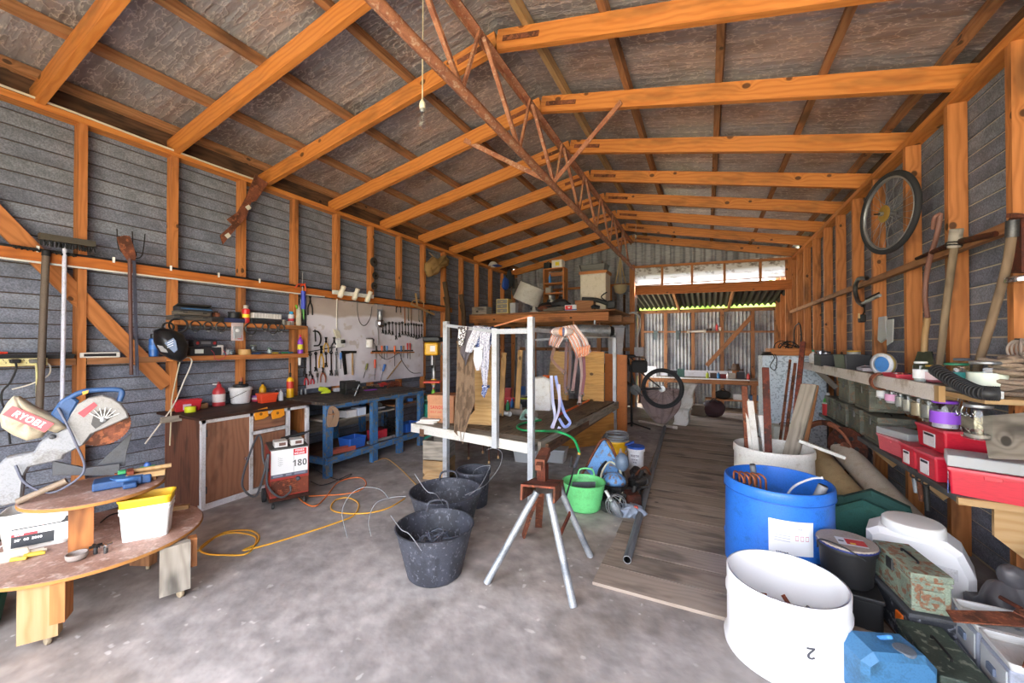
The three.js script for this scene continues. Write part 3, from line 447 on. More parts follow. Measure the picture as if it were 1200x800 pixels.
{ const p = WX(28, 428, XL + 0.03), m = lens(p, WALLT), t = thing('power_board', 'cream power board with plugs on left wall', 'power board', p, WALLT), a = L3(m, 0, 423), b = L3(m, 55, 422);
  part('housing', bar(L3(m, -8, 423.5), b, 0.035, 0.07), P(0xe6dba0, 0.5), t); for (const [x, c] of [[18, 0x1c1c1e], [41, 0x6a6a68]]) { const q = L3(m, x, 423, 0.04), pl = part('plug', rbox(0.05, 0.03, 0.04, 0.01, q.x, q.y - 0.015, 0.035), P(c, 0.5), t); part('cord', tube(x === 18 ? [q, L3(m, 19, 432, 0.06), L3(m, 12, 448, 0.03), L3(m, 3, 458, 0.01), L3(m, 2, 470, 0.01), L3(m, 8, 486, 0.01), L3(m, 12, 520, 0.01)] : [q, L3(m, 43, 435, 0.06), L3(m, 43, 470, 0.03), L3(m, 43, 505, 0.01)], 0.006, 40, 6), x === 18 ? M.black : P(0xcfc68c, 0.6), pl); }
  for (const x of [6, 30]) for (const [dx, a2] of [[-0.012, 0.4], [0.012, -0.4], [0, 0]]) { const q = L3(m, x, 423); part('socket_slot', RZ(box(0.003, 0.011, 0.002), a2).translate(q.x + dx, q.y + (dx ? 0.008 : -0.012), 0.0185), M.black, t); }
  part('white_lead', tube([L3(m, 55, 425, 0.01), L3(m, 59, 430, 0.02), L3(m, 56, 440, 0.02), L3(m, 36, 450, 0.02), L3(m, 14, 456, 0.02)], 0.005, 30, 6), M.cord, t); }
single('black_tray', [openBox(0.42, 0.035, 0.1, 0.004, 0.004)], M.black, 'long shallow black tray on nogging beside power board', 'tray', WX(35, 417, XL - 0.02).setY(1.296).add(V(0.02, 0, 0)), WALLT);
{ const t = thing('marking_knife', 'red-handled tool lying on the black tray', 'tool', WX(5, 408, XL - 0.02).setY(1.332).add(V(0.02, 0, 0.02)), WALLT); part('handle', rod([-0.06, 0.012, 0], [0.03, 0.012, 0], 0.012, 0.008), P(0xd8432a, 0.5), t); part('blade', rod([0.03, 0.012, 0], [0.12, 0.01, 0], 0.004), M.steelDark, t); }
{ const p = WX(116, 417, XL - 0.03).setY(1.296), t = thing('intercom', 'small white plastic case with a dark slot on nogging', 'case', p, WALLT); part('body', rbox(0.24, 0.045, 0.06, 0.008), P(0xe0dcd4, 0.5), t); part('slot', rbox(0.19, 0.022, 0.006, 0.002, 0, 0.012, 0.029), M.black, t); }

// ---------------------------------------------------------------- left wall: shelves
const SX = XL + 0.12;
{ const t = thing('wall_shelf', 'two-tier timber wall shelf on left wall over the cabinet', 'shelf', [XL, 1.28, -2.45]);
  part('shelf_board', bar([0.02, -0.005, 0.65], [0.02, -0.005, -0.68], 0.2, 0.045), M.pine, t); part('shelf_board', bar([0.02, 0.325, 0.6], [0.02, 0.325, -0.67], 0.2, 0.04), M.pine, t); part('end_panel', bar([0.02, 0.02, -0.655], [0.02, 0.305, -0.655], 0.03, 0.2, V(1, 0, 0)), M.pine, t); }
const s1 = 1.299, s2 = 1.626, onS = (px, y, dx = -0.07) => { const q = WX(px, 400, SX + dx); return V(q.x, y, q.z); };   // on the lower or upper shelf
const kS = (px) => mpp(onS(px, s1));
{ // dark cases on the upper shelf
  organizer(onS(222, s2), 0.3, 0.045, 0.16, 0x57524c, 0x4a4744, 'flat dark tool case at bottom of upper shelf stack', WALLT); organizer(onS(224, s2 + 0.048), 0.26, 0.04, 0.14, 0x6a6258, 0x5a5650, 'grey-brown tool case in the middle of shelf stack', WALLT);
  const t = thing('hinged_case', 'open black case with blue edge topping the shelf stack', 'case', onS(226, s2 + 0.09), WALLT); part('body', rbox(0.27, 0.035, 0.13, 0.006), P(0x2c2e33, 0.5), t); part('stripe', box(0.25, 0.008, 0.004, 0, 0.018, 0.066), P(0x3a6c9c, 0.5), t); part('lid', RX(rbox(0.27, 0.012, 0.12, 0.004), -0.3).translate(0, 0.04, -0.01), P(0x3a3634, 0.5), t);
  const v = thing('bench_clamp', 'small rusty drill vice on the upper shelf', 'vice', onS(253, s2), WALLT); part('base', rbox(0.11, 0.05, 0.08, 0.005), M.steelDark, v); part('jaw', rbox(0.04, 0.04, 0.06, 0.005, 0, 0.05, 0), M.rust, v); part('screw', rod([0, 0.08, 0], [0, 0.105, 0], 0.015), M.iron, v);
  carton(onS(272, s2), 0.19, 0.045, 0.1, 0x2a3358, 'dark blue and cream flat box on the upper shelf', WALLT); const b = thing('black_pot', 'round black pot with lid on the flat blue box', 'pot', onS(274, s2 + 0.046), WALLT); part('body', cyl(0.05, 0.055, 0, 20), M.black, b); part('lid', cyl(0.053, 0.012, 0.053, 20), M.blackMatt, b);
  sprayCan(onS(288, s2), 0.036, 0.19, 0xd62c2c, 0xb8b0a8, 'red and yellow aerosol can on the upper shelf', 0xe8cf2e);
  organizer(onS(309, s2), 0.32, 0.06, 0.11, 0x2c2e33, 0x3a3c40, 'black socket case under the white ribbed case', WALLT);
  const r = thing('ribbed_case', 'white ribbed drill-bit case on top of black socket case', 'case', onS(311, s2 + 0.061), WALLT); part('body', rbox(0.31, 0.055, 0.1, 0.006), P(0xcfcac8, 0.5), r); for (let k = 0; k < 9; k++) part('rib', box(0.012, 0.05, 0.004, -0.13 + k * 0.0325, 0.027, 0.052), P(0xdedad8, 0.5), r);
  for (const [x, c, l, h] of [[332, 0x8a8884, 'dull grey tin at right of black socket case', 0.06], [338, 0x9c968c, 'small beige tin at end of upper shelf', 0.045]]) tin(onS(x, s2), 0.028, h, c, 0xb8b4ac, l);
  sprayCan(onS(341, s2, -0.14), 0.032, 0.17, 0xe4e2e0, 0x3aa8d8, 'white aerosol can with sky-blue cap and red band', 0xd23a44);
  const g = thing('caulking_gun', 'beige sealant cartridge in a green caulking gun on shelf end', 'caulking gun', onS(350, s2), WALLT); part('cartridge', cyl(0.03, 0.2, 0, 16), P(0xb8ae98, 0.6), g); part('nozzle', rod([0, 0.2, 0], [0, 0.25, 0], 0.012, 0.005), P(0xd8d4c4, 0.5), g); part('handle', rod([-0.02, 0.2, 0], [-0.05, 0.24, 0.02], 0.01), P(0x7cc63c, 0.5), g); part('rod', rod([0.02, 0.1, 0], [0.025, 0.32, 0], 0.004), M.steel, g);
}
{ const p = WX(355, 352, XL + 0.07), m = lens(p, WALLT), t = thing('caulking_gun', 'orange caulking gun with a blue cartridge hanging from rail', 'caulking gun', p, WALLT);
  part('frame', [tube([L3(m, 346, 337), L3(m, 350, 333), L3(m, 357, 334), L3(m, 358, 342)], 0.008, 20, 6), tube([L3(m, 352, 335), L3(m, 358, 332.5)], 0.008, 8, 6)], P(0xe0522c, 0.5), t); part('rod', rod(L3(m, 354.5, 318), L3(m, 354.5, 342), 0.004), M.steel, t); part('cartridge', rod(L3(m, 355.5, 341), L3(m, 355.5, 362), 0.026), P(0x3848b8, 0.45), t); part('nozzle', rod(L3(m, 355.5, 362), L3(m, 356, 374), 0.014, 0.006), P(0x5a9a4a, 0.5), t); }
for (const [x, y, r] of [[229, 381, 6], [244, 381, 5], [259, 382, 6], [294, 384, 7], [311, 382, 4], [320, 384, 6], [330, 383, 4]]) { const p = WX(x, y + 1, SX + 0.012), k = mpp(p), t = thing('hose_clamp', 'steel hose clamp hanging under the upper shelf edge', 'hose clamp', p, WALLT + 0.2, 'hose clamps under the shelf'); part('band', torus(r * k, 0.005, 24, 5).scale(1, 1, 2), M.steelDark, t); part('screw_housing', rbox(0.02, 0.014, 0.014, 0.003, 0, -r * k - 0.012, 0), M.steel, t); }
{ const p = WX(278, 399, SX + 0.012), m = lens(p, WALLT), t = thing('blister_pack', 'clear blister pack with red card hanging from upper shelf', 'package', p, WALLT); part('card', outline(m, [[271, 378], [285, 378], [285, 399], [271, 399]], 0.004), P(0xc8b8b8, 0.6), t); part('blister', outline(m, [[274, 383], [282, 383], [282, 396], [274, 396]], 0.02, 0.004, 0.012), M.frost, t); const a = L3(m, 278, 387, 0.02), b = L3(m, 281, 395, 0.006); part('item', RX(cyl(0.018, 0.012, 0, 16), PI / 2).translate(a.x, a.y, 0.018), P(0xe6e6e6, 0.4), t); part('print', box(0.04, 0.04, 0.002, b.x, b.y, 0.004), P(0xc83a3a, 0.5, 0), t); }
// lower shelf
{ // welding mask hanging from the stud
  const p = WX(202, 424, XL + 0.2), turn = 1.0, m = lens(p, turn), t = thing('welding_mask', 'black welding mask with blue badge hung by the shelf', 'welding mask', p, turn), Q = (x, y, z) => L3(m, x, y, z);
  const A = [[180, 387], [188, 384], [202, 386], [215, 392], [221, 404], [219, 418], [212, 424], [200, 421], [187, 414], [180, 400]].map(([x, y]) => m(x, y)), c = m(201, 403), n = A.length;
  part('shell', grid((u, v) => { const i = u * n, a = A[Math.floor(i) % n], b = A[(Math.floor(i) + 1) % n], f = i % 1, s = Math.sin(v * PI / 2); return [c[0] + (a[0] + (b[0] - a[0]) * f - c[0]) * s, c[1] + (a[1] + (b[1] - a[1]) * f - c[1]) * s, 0.1 * Math.sqrt(Math.max(0, 1 - s * s))]; }, 40, 8), std(0x17181b, 0.3), t);
  part('badge', outline(m, [[193, 402], [203, 396], [206, 399], [208, 410], [204, 413]], 0.01, 0.002, 0.1), P(0x33507c, 0.35, 0), t); part('badge_bars', [0, 1, 2].map((k) => { const a = Q(196, 402 + k * 2.6, 0.106), b = Q(203, 398.5 + k * 2.8, 0.106); return bar(a, b, 0.003, 0.004); }), P(0xb8c4d4, 0.4, 0), t);
  part('lens', outline(m, [[184, 404], [193, 406], [197, 413], [189, 412]], 0.01, 0.002, 0.085), std(0x2a1f26, 0.15), t);
  const k = mpp(p), h1 = Q(209, 381, -0.02), h2 = Q(197, 383, -0.03); part('headband', [torus(8.5 * k, 0.008, 24, 6).scale(1, 1, 2.5).translate(h1.x, h1.y, -0.02), torus(5 * k, 0.008, 20, 6).scale(1, 1, 2.5).translate(h2.x, h2.y, -0.03)], M.black, t); }
sprayCan(WX(180, 415, XL + 0.02).setY(1.297), 0.033, 0.2, 0x2c5fa4, 0x22262c, 'blue aerosol can with black cap behind welding mask', 0x3c74c0);
{ const t = thing('car_radio', 'black radio with red buttons on top of the charger', 'radio', onS(238, s1 + 0.085), WALLT); part('body', rbox(0.2, 0.065, 0.1, 0.01), P(0x33343a, 0.5), t); for (const s of [-1, 1]) part('dial', RX(cyl(0.014, 0.01, 0, 12), PI / 2).translate(s * 0.07, 0.033, 0.05), P(0x9c2c2c, 0.5, 0), t); part('face', box(0.08, 0.022, 0.003, 0, 0.035, 0.051), P(0x666a70, 0.4, 0), t); }
{ const t = thing('battery_charger', 'black battery charger with a white meter face', 'charger', onS(238, s1), WALLT); part('body', rbox(0.26, 0.078, 0.12, 0.006), P(0x2b2b2e, 0.5), t); part('meter', box(0.07, 0.04, 0.003, -0.06, 0.04, 0.061), P(0xd8dcd8, 0.3, 0), t); part('lead', tube([[0.04, 0.05, 0.06], [0.05, 0.02, 0.09], [0.06, -0.03, 0.085], [0.11, -0.045, 0.08], [0.16, 0.0, 0.08], [0.15, 0.05, 0.05]], 0.003, 30, 5), P(0xb03048, 0.5, 0), t); }
carton(onS(255, s1, -0.06), 0.08, 0.1, 0.05, 0xe8e4e2, 'small white carton on lower shelf beside charger', WALLT);
for (const [x, c] of [[262, 0x6a94b8], [267, 0xc8ccd0], [271, 0x7a8894]]) jar(onS(x, s1), 0.022, 0.055, 0x8a9298, c, 0.5, c === 0x6a94b8 ? 'tiny jar of blue screws on lower shelf' : c === 0xc8ccd0 ? 'tiny jar of bright nails on lower shelf' : 'tiny jar of grey washers on lower shelf');
{ const t = thing('tape_roll', 'thick roll of tan masking tape on lower shelf', 'tape', onS(287, s1, -0.04)); part('tape', lathe([[0.035, 0], [0.056, 0], [0.056, 0.055], [0.035, 0.055]], 24), P(0xc49a5e, 0.6), t); part('core', lathe([[0.033, 0.002], [0.0345, 0.002], [0.0345, 0.053], [0.033, 0.053]], 20), P(0x8a6a40, 0.8), t); }
jar(onS(297, s1, -0.13), 0.032, 0.1, 0x7c8478, 0x7a7a74, 0.4, 'empty-looking glass jar behind the tape roll'); jar(onS(316, s1), 0.024, 0.065, 0x3a8a5a, 0xb8c0c0, 0.5, 'small glass jar with a green lid on lower shelf');
[[301, 0x33507c, 'blue-handled file on lower shelf'], [306, 0x2a2c30, 'black-handled chisel on lower shelf'], [323, 0xc8b03a, 'yellow craft knife on lower shelf'], [335, 0x2f8a5a, 'green-handled trowel on lower shelf'], [341, 0x3c8ccc, 'bright blue screwdriver by green trowel']].forEach(([x, c, l], k) => { const p = onS(x, s1, -0.03 - 0.02 * (k % 3)), t = thing('hand_tool', l, 'tool', p, WALLT + 0.15 * (k - 2)); part('handle', rod([-0.05, 0.011, 0], [0.03, 0.011, 0], 0.011, 0.009), P(c, 0.5), t); part('blade', bar([0.03, 0.009, 0], [0.1, 0.008, 0.01], 0.012, 0.005), M.steelDark, t); });
bottle(onS(352, s1, -0.0), 0.03, 0.22, 0x8a3ab0, 0xd03040, 'purple cleaner bottle with red cap at lower shelf end', 0xd8cc3c);
{ const p = WX(220, 420, SX), m = lens(p, WALLT); single('white_lead', tube([L3(m, 217, 419, 0.0), L3(m, 222, 419, 0.03), L3(m, 224.5, 425, 0.04), L3(m, 215, 448, 0.05), L3(m, 203, 475, 0.05), L3(m, 185, 500, 0.06), L3(m, 170, 520, 0.06)], 0.006, 50, 6), M.cord, 'long white lead looping down from lower shelf to the saw', 'cable', p, WALLT);
  single('white_lead', tube([L3(m, 211, 424, 0.01), L3(m, 206, 445, 0.05), L3(m, 201, 472, 0.12), L3(m, 200, 500, 0.14), L3(m, 199, 522, 0.14)], 0.005, 40, 6), P(0xcfc9a8, 0.6), 'thin cream lead hanging beside the cabinet end', 'cable', p, WALLT); }

// ---------------------------------------------------------------- cabinet under the shelves
const T_cab = woodTex(141, 0x9c6e54, 0x80543e, 1, 0.35), M_cab = woodMat(T_cab, 0.6), M_paint = std(0xd6d4d6, 0.55, 0, { map: T_dirty }), CX = -3.81, CT = 0.8;
{ const t = thing('bench_cabinet', 'brown timber cabinet with white framed front and a door', 'cabinet', [CX, 0, -2.3]), z0 = 0.505, z1 = -0.49;
  part('end_panel', box(0.56, 0.76, 0.018, -0.3, 0.38, z0 - 0.009), woodMat(T_cab, 0.65, 0xc8b8b4), t); part('end_panel', box(0.56, 0.76, 0.018, -0.3, 0.38, z1 + 0.009), M.pine, t); part('back_panel', box(0.01, 0.76, 0.98, -0.575, 0.38, 0.01), M.dark, t);
  part('top_board', box(0.72, 0.022, 1.03, -0.32, 0.779, 0.015), std(0x6a5a54, 0.7, 0, { map: T_cab }), t); part('plinth', box(0.03, 0.05, 0.99, -0.02, 0.025, 0.01), M_paint, t);
  part('inner_shelf', box(0.55, 0.018, 0.2, -0.3, 0.42, -0.375), M.pine, t); part('divider', box(0.55, 0.74, 0.018, -0.3, 0.39, -0.27), M.pine, t);
  const fr = (y0, za, y1, zb) => part('face_frame', bar([0.002, y0, za], [0.002, y1, zb], 0.03, 0.035, V(1, 0, 0)), M_paint, t);
  fr(0.02, z0 - 0.018, 0.768, z0 - 0.018); fr(0.02, 0.1, 0.77, 0.1); fr(0.4, -0.262, 0.77, -0.262); fr(0.02, -0.475, 0.77, -0.475); fr(0.752, z0, 0.752, z1); fr(0.575, 0.1, 0.575, -0.26);
  const d = part('door', rbox(0.018, 0.68, 0.36, 0.004, 0.0, 0.055, 0.292), M_cab, t); part('knob', RZ(cyl(0.016, 0.025, 0, 14), -PI / 2).translate(0.01, 0.36, 0.15), M.chrome, d); for (const y of [0.14, 0.62]) part('hinge', rbox(0.012, 0.06, 0.02, 0.003, 0.012, y, 0.468), M.steelDark, d);
  part('drawer', rbox(0.018, 0.13, 0.31, 0.003, -0.002, 0.6, -0.08), M_cab, t); part('door', rbox(0.018, 0.49, 0.31, 0.003, -0.004, 0.06, -0.08), M_cab, t);
  part('edge_batten', box(0.03, 0.05, 0.14, -0.3, 0.7655, 0.58), M.grey, t);
}
for (const [x0, x1, l] of [[298, 314, 'orange magnetic welding square at left of the drawer front'], [318, 333, 'orange magnetic welding square at right of the drawer front']]) {
  const p = WX((x0 + x1) / 2, 486, CX + 0.026), m = lens(p, WALLT), w = x1 - x0, t = thing('welding_magnet', l, 'magnet', p, WALLT), yy = (x) => 479 + (x - 298) * -0.06;
  part('plate', outline(m, [[x0 + 0.28 * w, yy(x0) + 1], [x1 - 1, yy(x1) - 1], [x1, yy(x1) + 9], [x1 - 0.3 * w, yy(x0) + 11], [x0 + 0.1 * w, yy(x0) + 13], [x0, yy(x0) + 6]], 0.014, 0.002), P(0xf09a1e, 0.5), t); const c = L3(m, (x0 + x1) / 2, yy(x0) + 6, 0.008); part('hub', RX(cyl(0.014, 0.003, 0, 14), PI / 2).translate(c.x, c.y, 0.006), P(0x8a5a1c, 0.6), t); }
{ const on = (px, py) => { const q = G(px, py, 0.8005).setY(0.7905); q.x = Math.max(q.x, -4.38); return q; };
  { const p = on(212, 480); const t = thing('red_bin', 'red open-fronted parts bin on the cabinet top', 'bin', [p.x + 0.02, 0.7905, p.z - 0.04], 1.3); part('tub', openBox(0.2, 0.1, 0.13, 0.004, 0.012), P(0xc0202c, 0.5), t); part('lining', box(0.06, 0.05, 0.004, -0.01, 0.04, 0.066), P(0xd8b8cc, 0.6), t); }
  { const p = on(221, 481); const t = thing('tape_roll', 'bright yellow-green tape roll on cabinet edge', 'tape', [p.x + 0.03, 0.7905, p.z]); part('tape', lathe([[0.02, 0], [0.042, 0], [0.042, 0.05], [0.02, 0.05]], 24), P(0xd8e02c, 0.5), t); part('core', lathe([[0.0185, 0.001], [0.0195, 0.001], [0.0195, 0.049], [0.0185, 0.049]], 20), P(0x9a9a40, 0.8), t); }
  { const p = on(236, 477); const t = thing('tape_roll', 'wide brown packing tape roll behind yellow-green tape', 'tape', [p.x - 0.02, 0.7905, p.z]); part('tape', lathe([[0.045, 0], [0.062, 0], [0.062, 0.045], [0.045, 0.045]], 24), P(0xa8845a, 0.5), t); part('core', lathe([[0.043, 0.001], [0.0445, 0.001], [0.0445, 0.044], [0.043, 0.044]], 20), P(0x7a5a38, 0.8), t); }
  { const p = on(247, 473), t = thing('fire_extinguisher', 'small red bottle with white label on cabinet top', 'bottle', p); part('body', lathe([[0, 0], [0.052, 0], [0.055, 0.006], [0.055, 0.14], [0.045, 0.17], [0.02, 0.19], [0.02, 0.215], [0, 0.215]], 20), P(0xb8343a, 0.4), t); part('label_band', lathe([[0.0557, 0.04], [0.0557, 0.12]], 20), P(0xd8cccc, 0.6), t); const v = part('valve', [cyl(0.014, 0.03, 0.21, 10)], P(0x8a3030, 0.5), t); part('spout', rod([0, 0.215, 0], [-0.05, 0.215, 0.03], 0.006), P(0xe8e8e8, 0.5), v); }
  { const p = on(273, 470), t = thing('white_bucket', 'white plastic bucket with wire handle on cabinet top', 'bucket', [p.x, 0.7905, p.z]); part('body', bucketGeo(0.085, 0.1, 0.165), P(0xd8d8da, 0.5), t); part('handle', tube([[-0.1, 0.13, 0], [-0.07, 0.08, 0.07], [0.0, 0.06, 0.1], [0.07, 0.09, 0.075], [0.1, 0.13, 0]], 0.003, 24, 5), M.iron, t); part('lid', cyl(0.095, 0.012, 0.157, 28), P(0xc8c8c6, 0.5), t);
    const q = thing('black_reel', 'flat black reel lying on white bucket lid', 'reel', [p.x, 0.9605, p.z]); part('disc', cyl(0.07, 0.025, 0, 22), M.black, q); part('hub', cyl(0.02, 0.03, 0.025, 12), M.blackMatt, q); sprayCan([p.x + 0.01, 1.016, p.z], 0.012, 0.05, 0x9a4a2c, 0xb86a3a, 'tiny brown bottle standing on the black reel'); }
  { const p = on(290, 468), t = thing('tape_stack', 'pair of pink and white tape rolls behind orange bin', 'tape', p); for (const [k, c] of [[0, 0xc83a5a], [1, 0xe8d4dc], [2, 0x8a4a9a]]) part('roll', lathe([[0.02, k * 0.022], [0.036, k * 0.022], [0.036, k * 0.022 + 0.021], [0.02, k * 0.022 + 0.021]], 20), P(c, 0.5), t); }
  bottle(on(299.5, 467), 0.035, 0.2, 0xe0a81c, 0x26262a, 'yellow spray bottle with black trigger on cabinet top', 0xd08a14);
  { const p = on(313, 470), t = thing('orange_tray', 'bright orange lidded box on the cabinet top', 'box', p, 1.45); part('body', openBox(0.17, 0.09, 0.11, 0.004, 0.01), P(0xe24a26, 0.45), t); part('lid', rbox(0.18, 0.014, 0.115, 0.004, 0, 0.085, 0), P(0xe85a30, 0.45), t); }
  { const p = on(340, 465), t = thing('gas_cylinder', 'tall yellow gas cylinder with torch valve on cabinet top', 'gas cylinder', p); part('body', lathe([[0, 0], [0.036, 0], [0.038, 0.01], [0.038, 0.2], [0.03, 0.225], [0.014, 0.24], [0, 0.24]], 20), P(0xf0b818, 0.35), t); part('label_band', lathe([[0.0385, 0.11], [0.0385, 0.19]], 20), P(0xc83828, 0.5), t); const v = part('valve', cyl(0.012, 0.05, 0.24, 12), M.iron, t); part('torch_tube', tube([[0, 0.29, 0], [0.005, 0.34, 0], [0, 0.4, 0]], 0.006, 10, 6), M.iron, v); }
  for (const [px, py, h, c, l] of [[329, 468, 0.12, 0xd8d8dc, 'white squeeze bottle beside the orange box'], [283, 462, 0.11, 0x2a2a2c, 'black bottle behind white bucket']]) bottle(on(px, py), 0.026, h, c, 0x8c8c90, l);
  for (let k = 0; k < 6; k++) { const p = on(309 + k * 5, 461.5 - k * 0.5); p.x -= 0.05; const t = thing('socket', 'small chrome socket standing in the row behind orange box', 'socket', p, 0, 'sockets in a row on the cabinet'); part('barrel', cyl(0.012, 0.05 + 0.012 * (k % 3), 0, 12), M.steel, t); part('drive', cyl(0.007, 0.012, 0.05 + 0.012 * (k % 3), 8), M.chrome, t); }
}
{ // welding helmet and gloves inside the open compartment
  const p = V(CX - 0.12, 0.43, -2.675), t = thing('safety_helmet', 'dark grey helmet inside the open cabinet compartment', 'helmet', p, WALLT); part('dome', new THREE.SphereGeometry(0.08, 20, 10, 0, 2 * PI, 0, PI / 2).scale(1, 0.95, 1.1), P(0x3a3c48, 0.45), t); part('brim', lathe([[0.07, 0], [0.09, 0.0], [0.09, 0.012], [0.07, 0.014]], 24), P(0x33353e, 0.5), t);
}
// ---------------------------------------------------------------- arc welder
{ const p = V(-3.385, 0, -2.27), turn = 1.117, t = thing('arc_welder', 'red and white arc welder with dial on small wheels', 'welder', p, turn), w = 0.3, d = 0.34, m_r = P(0x9a2c22, 0.5), m = lens(p.clone().add(V(Math.sin(turn) * d / 2, 0, Math.cos(turn) * d / 2)), turn);
  part('case', rbox(w, 0.4, d, 0.008, 0, 0.1, 0), m_r, t); part('top_tray', rbox(w * 0.98, 0.015, d * 0.98, 0.004, 0, 0.5, 0), P(0x4a4846, 0.6), t);
  const fp = part('front_panel', panel(w * 0.93, 0.235, 0, 0.385, d / 2 + 0.002), printMat(384, 300, (c) => { c.fillStyle = '#dedede'; c.fillRect(0, 0, 384, 300); c.fillStyle = '#c82c34'; c.fillRect(230, 8, 140, 70); c.fillStyle = '#f4e8e8'; c.font = 'bold 28px sans-serif'; c.fillText('POWER', 248, 38); c.fillText('WELDER', 240, 70); c.fillStyle = '#555'; c.font = 'bold 96px sans-serif'; c.fillText('180', 218, 200); c.fillStyle = '#777'; for (let k = 0; k < 14; k++) { c.fillRect(70 + (k % 3) * 12, 80 + k * 7, 10 + (k * 7 % 20), 3); } c.fillRect(232, 80, 3, 190); c.fillStyle = '#4c5160'; c.fillRect(0, 262, 384, 38); c.fillStyle = '#7c8090'; c.fillRect(20, 270, 100, 20); c.fillRect(150, 270, 60, 20); c.fillRect(240, 270, 120, 20); }), t);
  part('dial', outline(m, [[336, 541], [344, 543], [340, 546], [338, 550], [336, 547]], 0.02, 0.002, 0.012), M.black, fp);
  part('lower_front', rbox(w * 0.96, 0.13, 0.01, 0.003, 0, 0.115, d / 2 + 0.002), M.rustLight, t); for (let k = 0; k < 6; k++) part('louvre', box(0.1, 0.005, 0.008, 0.01, 0.13 + k * 0.016, d / 2 + 0.01), M.rust, t);
  part('base_skirt', rbox(w * 1.02, 0.03, d * 1.02, 0.004, 0, 0.07, 0), M.rustDark, t);
  for (const s of [-1, 1]) { part('rear_wheel', RZ(cyl(0.06, 0.03, -0.015, 24), PI / 2).translate(s * (w / 2 + 0.015) , 0.06, -d / 2 + 0.07), M.rubber, t); part('front_castor', RZ(cyl(0.022, 0.02, -0.01, 14), PI / 2).translate(s * 0.12, 0.022, d / 2 - 0.04), M.steelDark, t); part('castor_stem', cyl(0.006, 0.04, 0.035, 8).translate(s * 0.12, 0, d / 2 - 0.04), M.steelDark, t); }
  part('electrode_cable', tube([[-0.13, 0.3, 0.12], [-0.19, 0.42, 0.16], [-0.2, 0.58, 0.1], [-0.22, 0.62, 0.02], [-0.28, 0.45, -0.02], [-0.33, 0.22, 0.02], [-0.25, 0.14, 0.14], [-0.2, 0.3, 0.2], [-0.16, 0.5, 0.2], [-0.17, 0.25, 0.21], [-0.08, 0.12, 0.22], [0.0, 0.14, 0.2], [0.0, 0.19, 0.185]], 0.009, 90, 6), P(0x4a4a4e, 0.6), t);
  part('plug', RX(cyl(0.018, 0.03, 0, 12), PI / 2).translate(0.06, 0.24, d / 2), P(0x44464c, 0.5), t);
}
for (const [x, l] of [[-0.06, 'left pale grey electrode box on top of arc welder'], [0.065, 'right pale grey electrode box on top of arc welder']]) { const t = thing('electrode_box', l, 'box', V(-3.385, 0.516, -2.27).add(V(x * 0.438 + 0.06, 0, -x * 0.897 + 0.03)), 1.117); part('body', rbox(0.1, 0.05, 0.12, 0.005), P(0xcfcdca, 0.6), t); part('window', box(0.05, 0.026, 0.003, 0.01, 0.026, 0.061), P(0x6a4a40, 0.6), t); }
{ const t = thing('electrode_holder', 'black electrode holder laid across the arc welder top', 'welding holder', V(-3.42, 0.517, -2.3), 1.0); part('grip', rod([-0.05, 0.02, -0.06], [0.14, 0.05, -0.08], 0.016), M.black, t); part('jaw', rod([0.14, 0.05, -0.08], [0.2, 0.07, -0.085], 0.012, 0.006), M.steelDark, t); }
// ---------------------------------------------------------------- cords on the floor
const floorCord = (pts, r, c, label, name = 'extension_cord') => single(name, tube(pts.map(([x, y, h]) => G(x, y, (h ?? 0) + r)), r, pts.length * 12, 6), P(c, 0.5), label, 'cord');
floorCord([[214, 652], [232, 645], [255, 628], [278, 624], [300, 630], [290, 648], [262, 650], [240, 648], [236, 640], [262, 624], [290, 621], [303, 627], [300, 637], [285, 645], [330, 633], [395, 612], [415, 603], [420, 590], [408, 583], [393, 586], [388, 596], [402, 601], [430, 601], [455, 595], [474, 584]], 0.006, 0xdca22c, 'yellow extension cord coiled on the concrete by tiered stand');
floorCord([[346, 574], [352, 585], [368, 593], [382, 582], [395, 566], [410, 560], [424, 560], [429, 567], [420, 575], [400, 579], [362, 581]], 0.006, 0xd9732a, 'orange welder lead looped on the concrete floor');
floorCord([[362, 545], [380, 556], [400, 562], [412, 555], [380, 568], [364, 564]], 0.005, 0x26262a, 'black cord on the floor in front of blue bench');
floorCord([[438, 541], [452, 537], [468, 548], [490, 570]], 0.005, 0xc89a3c, 'short ochre cord trailing from under the blue bench');

// ---------------------------------------------------------------- tool board on the left wall
const BX = XL + 0.012, tb = lens(V(BX, 0, 0), WALLT);
{ const t = thing('tool_board', 'white painted tool board on the left wall above blue bench', 'board', [XL, 0.86, -4.29], WALLT);
  const T = tex(512, 256, (u, v) => { const n = fbm(u, v, 151, 6, 4, 5), e = fbm(u, v, 152, 5, 2, 4), s = sst(0.82, 0.86, v + 0.16 * (e - 0.5)); return mix(mix(hex(0xdcd8e0), hex(0xc4bcc4), sst(0.4, 0.8, n)), hex(0x9c8672), clamp(0.6 * s + 0.3 * sst(0.72, 0.78, fbm(u, v, 159, 20, 12, 3)))); });
  part('sheet', new THREE.BoxGeometry(2.2, 1.135, 0.012).translate(0, 0.568, 0.005), std(0xffffff, 0.75, 0, { map: T }), t); }
